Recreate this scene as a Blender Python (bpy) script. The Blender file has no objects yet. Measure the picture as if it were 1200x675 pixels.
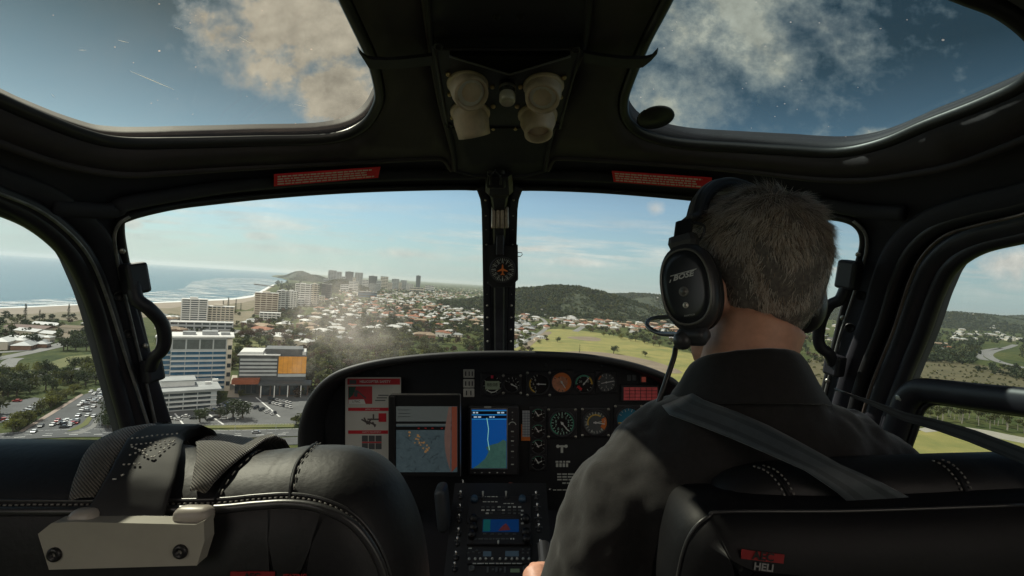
import bpy, bmesh, math, random
import numpy as np
from mathutils import Vector, Matrix, geometry
from mathutils.bvhtree import BVHTree
PI = math.pi
rnd = random.Random(7)
S = bpy.context.scene
COL = S.collection
# ------------------------------------------------------------------ frames
ALT = 90.0                                   # height of the helicopter above the ground
FOC = 600.0
ROLL = math.radians(3.66); PITCH = math.radians(0.24)
M3 = (Matrix.Rotation(-PITCH, 4, 'X') @ Matrix.Rotation(-ROLL, 4, 'Y'))
CM = Matrix.Translation((0, 0, ALT)) @ M3    # the banked helicopter's frame -> world
def ray(px, py): return M3.to_3x3() @ Vector(((px-600)/FOC, 1.0, (337.5-py)/FOC))
def G(px, py, z=0.0):
    r = ray(px, py)
    t = (z-ALT)/r.z if r.z < -1e-4 else 4e4
    t = min(t, 4e4)
    p = Vector((0, 0, ALT)) + r*t
    p.z = z
    return p
def P(px, py, d): return Vector(((px-600)/FOC*d, d, (337.5-py)/FOC*d))
def lin(r, g, b):
    f = lambda c: (c/255/12.92) if c/255 <= .04045 else ((c/255+.055)/1.055)**2.4
    return (f(r), f(g), f(b))
# ------------------------------------------------------------------ materials
MATS = {}
def mat(name, col=(.5,.5,.5), rough=.6, metal=0., var=0., vscale=8., bump=0., bscale=60., bdist=.002, spec=.5,
        col2=None, objrand=0., emit=None, estr=1., trans=0., detail=4., sheen=0.):
    if name in MATS: return MATS[name]
    m = bpy.data.materials.new(name); m.use_nodes = True
    nt = m.node_tree; N = nt.nodes; L = nt.links
    b = N['Principled BSDF']
    b.inputs['Base Color'].default_value = (*col, 1); b.inputs['Roughness'].default_value = rough
    b.inputs['Metallic'].default_value = metal; b.inputs['Specular IOR Level'].default_value = spec
    if sheen: b.inputs['Sheen Weight'].default_value = sheen; b.inputs['Sheen Roughness'].default_value = .4
    tc = N.new('ShaderNodeTexCoord')
    src = None
    if var or col2:
        n = N.new('ShaderNodeTexNoise'); n.inputs['Scale'].default_value = vscale; n.inputs['Detail'].default_value = detail
        n.inputs['Roughness'].default_value = .65
        L.new(tc.outputs['Object'], n.inputs['Vector'])
        cr = N.new('ShaderNodeValToRGB'); cr.color_ramp.elements[0].position = .32; cr.color_ramp.elements[1].position = .68
        c2 = col2 if col2 else tuple(min(1, c*(1+var)) for c in col)
        c1 = col if col2 else tuple(c*(1-var) for c in col)
        cr.color_ramp.elements[0].color = (*c1, 1); cr.color_ramp.elements[1].color = (*c2, 1)
        L.new(n.outputs['Fac'], cr.inputs['Fac']); src = cr.outputs['Color']
    if objrand:
        oi = N.new('ShaderNodeObjectInfo'); hs = N.new('ShaderNodeHueSaturation')
        mr = N.new('ShaderNodeMapRange'); mr.inputs['To Min'].default_value = 1-objrand; mr.inputs['To Max'].default_value = 1+objrand
        L.new(oi.outputs['Random'], mr.inputs['Value']); L.new(mr.outputs['Result'], hs.inputs['Value'])
        if src: L.new(src, hs.inputs['Color'])
        else: hs.inputs['Color'].default_value = (*col, 1)
        src = hs.outputs['Color']
    if src: L.new(src, b.inputs['Base Color'])
    if bump:
        n2 = N.new('ShaderNodeTexNoise'); n2.inputs['Scale'].default_value = bscale; n2.inputs['Detail'].default_value = 5
        L.new(tc.outputs['Object'], n2.inputs['Vector'])
        bp = N.new('ShaderNodeBump'); bp.inputs['Strength'].default_value = bump; bp.inputs['Distance'].default_value = bdist
        L.new(n2.outputs['Fac'], bp.inputs['Height']); L.new(bp.outputs['Normal'], b.inputs['Normal'])
    if emit:
        b.inputs['Emission Color'].default_value = (*emit, 1); b.inputs['Emission Strength'].default_value = estr
    if trans:
        tr = N.new('ShaderNodeBsdfTranslucent'); mx = N.new('ShaderNodeMixShader'); mx.inputs['Fac'].default_value = trans
        if src: L.new(src, tr.inputs['Color'])
        else: tr.inputs['Color'].default_value = (*col, 1)
        L.new(b.outputs['BSDF'], mx.inputs[1]); L.new(tr.outputs['BSDF'], mx.inputs[2])
        L.new(mx.outputs['Shader'], N['Material Output'].inputs['Surface'])
    MATS[name] = m
    return m
# ------------------------------------------------------------------ mesh building
class MB:
    def __init__(s): s.v = []; s.f = []; s.m = []; s.s = []
    def add(s, vf, m=0, smooth=False, X=None):
        v, f = vf; o = len(s.v)
        s.v += [tuple(X @ Vector(p)) for p in v] if X is not None else [tuple(p) for p in v]
        s.f += [tuple(o+i for i in q) for q in f]
        s.m += [m]*len(f); s.s += [smooth]*len(f)
        return s
    def build(s, name, mats, parent=None, base=None):
        me = bpy.data.meshes.new(name)
        b = Vector(base) if base is not None else (Vector(parent['_b']) if parent is not None and '_b' in parent else Vector())
        me.from_pydata([(x-b.x, y-b.y, z-b.z) for x, y, z in s.v], [], s.f)
        if not isinstance(mats, (list, tuple)): mats = [mats]
        for k in mats: me.materials.append(k)
        me.polygons.foreach_set('material_index', s.m); me.polygons.foreach_set('use_smooth', s.s)
        me.update()
        o = bpy.data.objects.new(name, me); COL.objects.link(o)
        if parent is not None:
            o.parent = parent
            if '_b' in parent: o['_b'] = parent['_b']
        return o
def tag(o, label=None, cat=None, group=None, kind=None):
    if label: o['label'] = label
    if cat: o['category'] = cat
    if group: o['group'] = group
    if kind: o['kind'] = kind
    return o
def cabin_thing(name, label, cat, base, group=None):
    o = bpy.data.objects.new(name, None); COL.objects.link(o)
    o.matrix_world = CM @ Matrix.Translation(base); o['_b'] = tuple(base); o.empty_display_size = .05
    return tag(o, label, cat, group)
def cabin_mesh(mb, name, mats, label, cat, base, group=None):
    o = mb.build(name, mats, None, base); o.matrix_world = CM @ Matrix.Translation(base)
    return tag(o, label, cat, group)
def empty(name, label, cat, loc, rz=0, group=None):
    o = bpy.data.objects.new(name, None); COL.objects.link(o); o.location = loc; o.rotation_euler = (0, 0, rz)
    return tag(o, label, cat, group)
def box(c, s, X=None):
    c = Vector(c); v = [Vector((c.x+sx*s[0]/2, c.y+sy*s[1]/2, c.z+sz*s[2]/2)) for sx in (-1,1) for sy in (-1,1) for sz in (-1,1)]
    if X is not None: v = [X @ p for p in v]
    return v, [(0,1,3,2),(4,6,7,5),(0,4,5,1),(2,3,7,6),(0,2,6,4),(1,5,7,3)]
def rbox(c, s, r=.004, seg=2, X=None):
    bm = bmesh.new(); bmesh.ops.create_cube(bm, size=1)
    for v in bm.verts: v.co = Vector((v.co.x*s[0], v.co.y*s[1], v.co.z*s[2]))
    bmesh.ops.bevel(bm, geom=bm.edges[:], offset=min(r, min(s)*.49), segments=seg, affect='EDGES', profile=.5)
    bm.verts.index_update(); c = Vector(c)
    v = [(p.co+c) for p in bm.verts]
    if X is not None: v = [X @ p for p in v]
    f = [[q.index for q in p.verts] for p in bm.faces]; bm.free()
    return v, f
def frames(path, closed=False):
    n = len(path); T = []
    for i in range(n):
        a = path[(i-1) % n] if closed or i > 0 else path[i]; b = path[(i+1) % n] if closed or i < n-1 else path[i]
        t = (b-a); T.append(t.normalized() if t.length > 1e-9 else Vector((0,0,1)))
    return T
def tube(path, r, n=10, closed=False, ref=None, flat=1., caps=True, prof=None):
    """swept tube; ref: fixed reference (centre point the inner side looks at) ; flat scales the second axis"""
    path = [Vector(p) for p in path]; T = frames(path, closed); k = len(path)
    rr = r if isinstance(r, (list, tuple)) else [r]*k
    v = []; U = None
    for i in range(k):
        t = T[i]
        if ref is not None:
            w = (Vector(ref)-path[i]) if not callable(ref) else ref(path[i])
            w = (w - t*w.dot(t)).normalized(); u = t.cross(w).normalized()
        else:
            if U is None:
                U = t.orthogonal().normalized()
            U = (U - t*U.dot(t)).normalized(); u = U; w = t.cross(u)
        for j in range(n):
            if prof: a, b = prof[j]; v.append(path[i]+u*a*rr[i]+w*b*rr[i])
            else:
                a = 2*PI*j/n; v.append(path[i]+u*math.cos(a)*rr[i]+w*math.sin(a)*rr[i]*flat)
    f = []
    for i in range(k if closed else k-1):
        i2 = (i+1) % k
        for j in range(n):
            j2 = (j+1) % n; f.append((i*n+j, i*n+j2, i2*n+j2, i2*n+j))
    if caps and not closed: f.append(tuple(reversed(range(n)))); f.append(tuple((k-1)*n+j for j in range(n)))
    return v, f
SQ = [(-1,-1),(1,-1),(1,1),(-1,1)]
RSQ = [(-.7,-1),(.7,-1),(1,-.7),(1,.7),(.7,1),(-.7,1),(-1,.7),(-1,-.7)]
def lathe(prof, n=24, X=None, cap=True):
    v = []; f = []
    for r, z in prof:
        for j in range(n): v.append(Vector((r*math.cos(2*PI*j/n), r*math.sin(2*PI*j/n), z)))
    for i in range(len(prof)-1):
        for j in range(n):
            j2 = (j+1) % n; f.append((i*n+j, i*n+j2, (i+1)*n+j2, (i+1)*n+j))
    if cap: f.append(tuple(reversed(range(n)))); f.append(tuple((len(prof)-1)*n+j for j in range(n)))
    if X is not None: v = [X @ p for p in v]
    return v, f
def sphere(c, r, n=14, m=9, X=None):
    v = []; f = []; c = Vector(c); r = r if isinstance(r, (tuple, list)) else (r, r, r)
    for i in range(m+1):
        a = PI*i/m
        for j in range(n):
            b = 2*PI*j/n; v.append(Vector((c.x+r[0]*math.sin(a)*math.cos(b), c.y+r[1]*math.sin(a)*math.sin(b), c.z+r[2]*math.cos(a))))
    for i in range(m):
        for j in range(n): f.append((i*n+j, (i+1)*n+j, (i+1)*n+(j+1) % n, i*n+(j+1) % n))
    if X is not None: v = [X @ p for p in v]
    return v, f
def loft(rings, closed_ends=True):
    n = len(rings[0]); v = [Vector(p) for r in rings for p in r]; f = []
    for i in range(len(rings)-1):
        for j in range(n): f.append((i*n+j, i*n+(j+1) % n, (i+1)*n+(j+1) % n, (i+1)*n+j))
    if closed_ends: f.append(tuple(reversed(range(n)))); f.append(tuple((len(rings)-1)*n+j for j in range(n)))
    return v, f
def ribbon(A, B, th=0.0, n=None):
    """strip between two polylines, given thickness th along its own normal"""
    A = [Vector(p) for p in A]; B = [Vector(p) for p in B]; k = len(A); v = []; f = []
    for i in range(k):
        t = (A[min(i+1,k-1)]-A[max(i-1,0)]); w = (B[i]-A[i]); nn = t.cross(w)
        nn = nn.normalized() if nn.length > 1e-12 else Vector((0,0,1))
        v += [A[i], B[i], B[i]+nn*th, A[i]+nn*th]
    for i in range(k-1):
        for j in range(4): f.append((i*4+j, i*4+(j+1) % 4, i*4+4+(j+1) % 4, i*4+4+j))
    f.append((3,2,1,0)); f.append(tuple((k-1)*4+j for j in range(4)))
    return v, f
def prism(poly, X, th):
    """2-D outline in frame X (xy plane), extruded to z = th"""
    n = len(poly); v = [X @ Vector((p[0], p[1], 0)) for p in poly]+[X @ Vector((p[0], p[1], th)) for p in poly]
    tris = geometry.tessellate_polygon([[Vector((p[0], p[1], 0)) for p in poly]])
    f = []
    for t in tris: f.append(tuple(t)); f.append(tuple(n+i for i in reversed(t)))
    f += [(i, (i+1) % n, n+(i+1) % n, n+i) for i in range(n)]
    return v, f
def cr(pts, closed=False, k=8):
    """Catmull-Rom through the points"""
    n = len(pts); out = []; D = len(pts[0])
    for i in range(n if closed else n-1):
        g = lambda q: pts[q % n] if closed else pts[max(0, min(n-1, q))]
        p0, p1, p2, p3 = g(i-1), g(i), g(i+1), g(i+2)
        for j in range(k):
            t = j/k
            out.append(tuple(.5*((2*p1[d])+(-p0[d]+p2[d])*t+(2*p0[d]-5*p1[d]+4*p2[d]-p3[d])*t*t+(-p0[d]+3*p1[d]-3*p2[d]+p3[d])*t**3) for d in range(D)))
    if not closed: out.append(tuple(pts[-1]))
    return out
def frame3(o, x, y):
    x = Vector(x).normalized(); y = Vector(y); y = (y-x*y.dot(x)).normalized(); z = x.cross(y)
    return Matrix(((x.x,y.x,z.x,o[0]),(x.y,y.y,z.y,o[1]),(x.z,y.z,z.z,o[2]),(0,0,0,1)))
def axis(o, z):
    z = Vector(z).normalized(); x = z.orthogonal().normalized()
    if abs(z.z) < .9: x = Vector((0,0,1)).cross(z).normalized()
    y = z.cross(x); return Matrix(((x.x,y.x,z.x,o[0]),(x.y,y.y,z.y,o[1]),(x.z,y.z,z.z,o[2]),(0,0,0,1)))
def text_geo(s, size, X, align='CENTER', shear=0., bold=0.):
    cu = bpy.data.curves.new('t', 'FONT'); cu.body = s; cu.size = size; cu.align_x = align; cu.align_y = 'CENTER'; cu.shear = shear; cu.offset = bold
    cu.resolution_u = 2
    o = bpy.data.objects.new('t', cu); COL.objects.link(o)
    dg = bpy.context.evaluated_depsgraph_get(); me = o.evaluated_get(dg).to_mesh()
    v = [X @ p.co for p in me.vertices]; f = [tuple(p.vertices) for p in me.polygons]
    o.evaluated_get(dg).to_mesh_clear(); bpy.data.objects.remove(o); bpy.data.curves.remove(cu)
    return v, f
def inside(p, poly):
    x, y = p[0], p[1]; c = False; n = len(poly); j = n-1
    for i in range(n):
        xi, yi = poly[i][0], poly[i][1]; xj, yj = poly[j][0], poly[j][1]
        if (yi > y) != (yj > y) and x < (xj-xi)*(y-yi)/(yj-yi)+xi: c = not c
        j = i
    return c
def bvh_of(o):
    """ray-cast tree of a cabin part, in cabin coordinates"""
    b = Vector(o['_b']) if '_b' in o else Vector()
    dg = bpy.context.evaluated_depsgraph_get(); ev = o.evaluated_get(dg); me = ev.to_mesh()
    t = BVHTree.FromPolygons([v.co+b for v in me.vertices], [tuple(p.vertices) for p in me.polygons]); ev.to_mesh_clear(); return t
def hit(tree, px, py, off=.001, dflt=.6):
    d = P(px, py, 1).normalized(); r = tree.ray_cast(Vector(), d)
    if r[0] is None: return P(px, py, dflt), -d
    n = r[1] if r[1].dot(d) < 0 else -r[1]
    return r[0]+n*off, n
def mod_solid(o, th, off=-1):
    m = o.modifiers.new('Solidify', 'SOLIDIFY'); m.thickness = th; m.offset = off; return m
def mod_sub(o, l=1):
    m = o.modifiers.new('Subdivision', 'SUBSURF'); m.levels = l; m.render_levels = l; return m
def resample(pts, k):
    pts = [Vector(p) for p in pts]; L = [0]
    for a, b in zip(pts, pts[1:]): L.append(L[-1]+(b-a).length)
    out = []; j = 0
    for i in range(k):
        t = L[-1]*i/(k-1)
        while j < len(L)-2 and L[j+1] < t: j += 1
        s = (t-L[j])/max(1e-9, L[j+1]-L[j]); out.append(pts[j].lerp(pts[j+1], min(1, s)))
    return out
# ------------------------------------------------------------------ look
TINT_L = (.52,.56,.51); TINT_R = (.42,.54,.55)
SUN_AZ, SUN_EL, SUN_STR = -50.0, 43.0, 5.0
SKY_STR, SKY_SAT, SKY_TINT = .10, .74, (.74,.87,.90)
CLOUD_DARK, CLOUD_LIGHT = (3.0,2.55,2.2), (8.0,6.8,5.7)
HZ_AMT, HZ_COL = .66, (4.7,5.6,5.75)
UP_DARK = .25
HAZE, EXPO = .00004, .50
# clouds: where (photo pixel), half sizes, amount, edge gain
BLOBS = [(345,35,135,100,1.,1.7),(390,105,85,55,1.,1.7),(300,20,60,30,1.,1.4),(850,0,230,150,1.,1.1),(775,120,95,75,1.,1.1),(700,-40,200,60,1.,1.),(1045,164,48,16,1.,1.6),(768,245,10,9,.5,.9),(155,262,18,8,.7,1.6),(305,277,26,6,.6,1.4),(480,298,70,9,.7,1.2),(690,308,60,8,.7,1.3),(310,290,90,7,.5,1.),(640,322,80,6,.4,1.),(40,262,90,18,.6,1.),(1180,308,60,26,.95,1.4),(1190,335,50,10,.6,1.),(20,278,90,12,.5,.8)]
REAR_CLOUD_FILL = 2.6   # added brightness of the unseen clouds behind the camera, to fill the cabin
# ================================================================== HELICOPTER CABIN
m_lin = mat('dark cabin lining', (.024,.0235,.032), .7, var=.25, vscale=6, bump=.25, bscale=420, bdist=.0006)
m_head = mat('headliner vinyl', (.050,.041,.046), .68, var=.22, vscale=5, bump=.3, bscale=380, bdist=.0006)
m_rub = mat('black window rubber', (.018,.018,.019), .42, bump=.1, bscale=90)
m_frm = mat('satin black frame paint', (.019,.0185,.024), .45, var=.3, vscale=14, bump=.12, bscale=150, bdist=.0005)
m_strip = mat('worn grey retainer strip', (.26,.26,.25), .4, .6, var=.4, vscale=40)
m_blk = mat('black plastic', (.014,.014,.015), .4, bump=.1, bscale=200, bdist=.0004)
m_steel = mat('zinc screw', (.55,.52,.46), .35, .9)
m_brass = mat('brass screw', (.62,.47,.28), .35, .9)
m_white = mat('white lettering paint', (.75,.75,.73), .6)
SA, SB, SC, SY, SZ, SN = .85, 1.6, .78, .1, -.30, 2.6
def shell_t(d):
    lo, hi = 0., 4.
    for _ in range(34):
        t = (lo+hi)/2
        F = abs(d.x*t/SA)**SN + abs((d.y*t-SY)/SB)**SN + abs((d.z*t-SZ)/SC)**SN
        if F > 1: hi = t
        else: lo = t
    return lo
def SH(px, py, k=1.):
    d = Vector(((px-600)/FOC, 1., (337.5-py)/FOC)); return d*shell_t(d)*k
def to2(d):
    d = d.normalized(); th = math.acos(max(-1, min(1, d.y))); ph = math.atan2(d.z, d.x); return (th*math.cos(ph), th*math.sin(ph))
def from2(a):
    th = math.hypot(*a)
    if th < 1e-9: return Vector((0,1,0))
    s = math.sin(th)/th; return Vector((a[0]*s, math.cos(th), a[1]*s))
def px2(px, py): return to2(Vector(((px-600)/FOC, 1., (337.5-py)/FOC)))
def poly2(pts, k=6): return [px2(*p) for p in cr(pts, True, k)]
def grow(poly, d):
    """offset a closed 2-D polygon outward by d"""
    n = len(poly); A = sum(poly[i][0]*poly[(i+1) % n][1]-poly[(i+1) % n][0]*poly[i][1] for i in range(n)); s = 1 if A > 0 else -1
    out = []
    for i in range(n):
        a, b = poly[i-1], poly[(i+1) % n]; t = Vector((b[0]-a[0], b[1]-a[1])); t = t.normalized() if t.length else Vector((1,0))
        out.append((poly[i][0]+t.y*d*s, poly[i][1]-t.x*d*s))
    return out
# window outlines, traced and put on the cabin's curved skin
W_ROOF_L = [(-30,97),(0,113),(50,135),(100,154),(140,162.5),(200,163),(300,160.5),(385,157.5),(422,144),(438,122),(440,104),(431,68),(414,30),(396,-10),(372,-75),(345,-160),(290,-235),(180,-262),(50,-235),(-40,-150),(-75,-40),(-65,50)]
W_ROOF_R = [(735,118),(742,94),(760,50),(783,5),(806,-45),(840,-120),(890,-160),(960,-140),(1040,-60),(1085,-18),(1125,0),(1168,17),(1203,44),(1213,67),(1200,92),(1152,116),(1085,142),(1035,163),(985,173.5),(925,171.5),(870,168.5),(800,163.5),(757,153),(738,137)]
W_WS_L = [(144,268),(152,257),(200,245),(250,238.5),(320,231.5),(400,226),(480,223),(555,222.5),(565,229),(566,300),(567,411),(566,500),(556,528),(470,538),(350,548),(240,572),(210,566),(196,512),(185,455),(165,372),(151,312)]
W_WS_R = [(605,229),(612,223),(700,225.5),(800,233.5),(850,240),(950,254),(988,259),(1004,268),(1009,283),(1004,306),(986,362),(969,432),(955,490),(944,520),(920,545),(800,550),(620,528),(604,500),(599,411),(602,300)]
W_DR_L = [(-420,200),(-200,200),(-60,222),(0,241),(40,262),(70,288),(90,318),(110,368),(132,450),(147,506),(160,570),(150,640),(100,660),(-100,660),(-420,640),(-560,560),(-560,300)]
W_DR_R = [(1620,236),(1400,244),(1280,262),(1200,279),(1150,292),(1118,314),(1101,345),(1084,392),(1064,440),(1046,492),(1034,560),(1050,620),(1120,640),(1300,650),(1620,640),(1760,560),(1760,320)]
WINS = [W_ROOF_L, W_ROOF_R, W_WS_L, W_WS_R, W_DR_L, W_DR_R]
W2 = [poly2(w) for w in WINS]
def rear(s): return [to2(Vector((s*.8, y, z))) for y, z in cr([(-.06,-.50),(-.03,-.05),(-.05,.30),(-.20,.46),(-.75,.46),(-1.0,.20),(-1.05,-.20),(-.95,-.48),(-.45,-.56)], True, 5)]
W2 += [rear(-1), rear(1)]
def dens(poly, step=.016):
    out = []
    for i in range(len(poly)):
        a, b = poly[i], poly[(i+1) % len(poly)]; l = math.hypot(b[0]-a[0], b[1]-a[1]); k = max(1, int(l/step))
        for j in range(k): out.append((a[0]+(b[0]-a[0])*j/k, a[1]+(b[1]-a[1])*j/k))
    return out
def skin(outer, holes, step, k=1.):
    """triangulated piece of the cabin skin: outer polygon minus holes (2-D azimuthal coordinates)"""
    loops = [dens(outer, step)] + [dens(h, step) for h in holes]
    V = []; E = []
    for lp in loops:
        o = len(V); V += lp; E += [(o+i, o+(i+1) % len(lp)) for i in range(len(lp))]
    B = np.array(V); xs = [p[0] for p in outer]; ys = [p[1] for p in outer]
    y = min(ys)
    row = 0
    while y < max(ys):
        x = min(xs)+(row % 2)*step/2
        while x < max(xs):
            big = math.hypot(x, y) > 1.35
            if not (big and (row % 3 or int(x/step) % 3)):
                if ((B-np.array((x, y)))**2).sum(1).min() > (step*.6)**2 and inside((x, y), outer) and not any(inside((x, y), h) for h in holes): V.append((x, y))
            x += step
        y += step*.87; row += 1
    r = geometry.delaunay_2d_cdt([Vector(p) for p in V], E, [], 0, 1e-7)
    vv = [tuple(p) for p in r[0]]; F = []
    for t in r[2]:
        c = (sum(vv[i][0] for i in t)/3, sum(vv[i][1] for i in t)/3)
        if inside(c, outer) and not any(inside(c, h) for h in holes): F.append(tuple(t))
    pts = [from2(p) for p in vv]; pts = [d*shell_t(d)*k for d in pts]
    # normals towards the camera side (inside)
    out = []
    for t in F:
        a, b, c = (pts[i] for i in t); n = (b-a).cross(c-a)
        out.append(t if n.dot(a+Vector((0,0,.0))) < 0 else (t[0], t[2], t[1]))
    return pts, out
cab = cabin_thing('helicopter_cabin', 'dark interior of a helicopter cabin with roof windows, split windscreen and side door windows', 'helicopter', (0,.6,-1.0))
circ = [(3.0*math.cos(2*PI*i/90), 3.0*math.sin(2*PI*i/90)) for i in range(90)]
sh = MB().add(skin(circ, W2, .035), 0, True).build('cabin_wall', m_lin, cab); mod_solid(sh, .035)
back = MB().add(lathe([(.05,0),(.55,0)], 24, axis((0,-1.36,-.3), (0,1,0))), 0, False).build('rear_bulkhead', m_lin, cab)
fl = MB().add(rbox((0,.25,-1.03), (1.5,2.6,.03), .01), 0).build('cabin_floor', m_blk, cab)
# --- glass
def glass(name, tint, film=0., filmcol=(.6,.5,.4), specks=0., smear=None, scr=0., gl=.035):
    m = bpy.data.materials.new(name); m.use_nodes = True; nt = m.node_tree; N = nt.nodes; L = nt.links
    N.remove(N['Principled BSDF']); out = N['Material Output']
    tr = N.new('ShaderNodeBsdfTransparent'); tr.inputs['Color'].default_value = (*tint, 1)
    g = N.new('ShaderNodeBsdfGlossy'); g.inputs['Roughness'].default_value = .03; g.inputs['Color'].default_value = (.9,.95,1,1)
    mx = N.new('ShaderNodeMixShader'); mx.inputs['Fac'].default_value = gl
    L.new(tr.outputs[0], mx.inputs[1]); L.new(g.outputs[0], mx.inputs[2]); cur = mx.outputs[0]
    tc = N.new('ShaderNodeTexCoord')
    def math_(op, a, b=None, clamp=False):
        n = N.new('ShaderNodeMath'); n.operation = op; n.use_clamp = clamp
        for i, q in enumerate((a, b)):
            if q is None: continue
            if isinstance(q, (int, float)): n.inputs[i].default_value = q
            else: L.new(q, n.inputs[i])
        return n.outputs[0]
    fac = None
    def addf(x):
        nonlocal fac
        fac = x if fac is None else math_('ADD', fac, x, True)
    def noise(sc, det=3, rough=.6, vec=None):
        n = N.new('ShaderNodeTexNoise'); n.inputs['Scale'].default_value = sc; n.inputs['Detail'].default_value = det; n.inputs['Roughness'].default_value = rough
        L.new(vec if vec is not None else tc.outputs['Object'], n.inputs['Vector']); return n.outputs['Fac']
    if film:
        addf(math_('MULTIPLY', math_('SUBTRACT', noise(5, 5), .25, True), film*2))
    if specks:
        for sc, th, am in ((38, .060, .55), (75, .085, .35)):
            v = N.new('ShaderNodeTexVoronoi'); v.inputs['Scale'].default_value = sc; L.new(tc.outputs['Object'], v.inputs['Vector'])
            sel = N.new('ShaderNodeSeparateColor'); L.new(v.outputs['Color'], sel.inputs[0])
            keep = math_('GREATER_THAN', sel.outputs[0], 1-specks)
            dot = math_('LESS_THAN', v.outputs['Distance'], th)
            addf(math_('MULTIPLY', math_('MULTIPLY', keep, dot), am))
    if smear:
        for c, r, am in smear:
            mp = N.new('ShaderNodeVectorMath'); mp.operation = 'SUBTRACT'; mp.inputs[1].default_value = c; L.new(tc.outputs['Object'], mp.inputs[0])
            sc = N.new('ShaderNodeVectorMath'); sc.operation = 'DIVIDE'; sc.inputs[1].default_value = r; L.new(mp.outputs[0], sc.inputs[0])
            ln = N.new('ShaderNodeVectorMath'); ln.operation = 'LENGTH'; L.new(sc.outputs[0], ln.inputs[0])
            d = math_('SUBTRACT', 1.15, math_('ADD', ln.outputs['Value'], math_('MULTIPLY', math_('SUBTRACT', noise(14, 5, .6), .5), 1.3)), True)
            addf(math_('MULTIPLY', math_('MULTIPLY', d, d), am))
    if fac is not None:
        df = N.new('ShaderNodeBsdfTranslucent'); df.inputs['Color'].default_value = (*filmcol, 1)
        d2 = N.new('ShaderNodeBsdfDiffuse'); d2.inputs['Color'].default_value = (*filmcol, 1)
        m1 = N.new('ShaderNodeMixShader'); m1.inputs['Fac'].default_value = .3; L.new(df.outputs[0], m1.inputs[1]); L.new(d2.outputs[0], m1.inputs[2])
        m2 = N.new('ShaderNodeMixShader'); L.new(fac, m2.inputs['Fac']); L.new(cur, m2.inputs[1]); L.new(m1.outputs[0], m2.inputs[2]); cur = m2.outputs[0]
    L.new(cur, out.inputs['Surface']); return m
smc = SH(398,362)-Vector(cab['_b']); smc2 = SH(425,400)-Vector(cab['_b'])
g_roofl = glass('smoked roof glass, dusty', TINT_L, .05, (.55,.45,.36), .10)
g_roofr = glass('smoked blue roof glass', TINT_R, .012, (.5,.5,.5), .16)
g_ws = glass('clear windscreen', (.64,.70,.70), .004, (.90,.86,.80), 0, [(smc, (.20,.5,.19), .15), (smc2, (.24,.5,.11), .11)], gl=.02)
g_wsr = glass('clear windscreen right', (.64,.70,.71), .004, (.6,.6,.55), 0, gl=.02)
g_dr = glass('door glass', (.58,.65,.67), .004, (.6,.6,.55), 0, gl=.02)
g_rear = glass('clear rear glass', (.95,.96,.96), .004, (.6,.6,.55), 0, gl=.02)
panes = {}
for key, w, gm, nm in (('rl', 0, g_roofl, 'roof_window_pane'), ('rr', 1, g_roofr, 'roof_window_pane'), ('wl', 2, g_ws, 'windscreen_pane'), ('wr', 3, g_wsr, 'windscreen_pane'), ('dl', 4, g_dr, 'door_window_pane'), ('dr', 5, g_dr, 'door_window_pane'), ('bl', 6, g_rear, 'rear_window_pane'), ('br', 7, g_rear, 'rear_window_pane')):
    panes[key] = MB().add(skin(grow(W2[w], .004), [], .05, 1.012), 0, True).build(nm, gm, cab)
# scratches on the left roof window: fine bright scores in the glass
for a, b, w in (((152,83),(204,105),.5),((138,47),(151,50),.35),((92,58.5),(101,59),.35),((345,122),(358,125),.3),((205,32),(214,35),.25),((280,43),(293,50),.3),((60,110),(64,114),.2)):
    A = [SH(a[0]+(b[0]-a[0])*t, a[1]+(b[1]-a[1])*t, 1.008) for t in (0,.5,1)]
    MB().add(tube(A, [w*.0003, w*.0012, w*.0003], 4)).build('scratch', mat('scored glass', (.95,.93,.9), .5, trans=.8), panes['rl'])
# --- headliner: padded panels on either side of the spine, holes for the roof windows
HL = [(-330,110),(-200,120),(-80,140),(0,168),(70,192),(140,204),(200,202),(267,197.5),(400,190.5),(500,185.5),(520,187),(529,199),(532,190),(529,170),(516,120),(505,55),(498,0),(486,-120),(470,-260),(380,-420),(200,-480),(-60,-420),(-260,-250),(-360,-60)]
HR = [(1560,100),(1400,112),(1280,128),(1200,163),(1120,193),(1040,208),(1000,211),(950,209),(880,201),(800,194),(700,187),(660,185),(648,187),(642,199),(640,190),(643,170),(657,120),(683,55),(690,0),(700,-120),(716,-260),(800,-400),(960,-440),(1240,-400),(1460,-200),(1570,-40)]
for poly, win in ((HL, 0), (HR, 1)):
    o2 = poly2(poly, 4); h2 = grow(W2[win], .017)
    h = MB().add(skin(o2, [h2], .03, .972), 0, True).build('headliner_panel', m_head, cab); mod_solid(h, .022)
    rim = [from2(p) for p in dens(o2, .02)]; rim = [d*shell_t(d)*.974 for d in rim]
    MB().add(tube(rim, .0065, 8, True), 0, True).build('headliner_piping', m_head, h)
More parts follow.
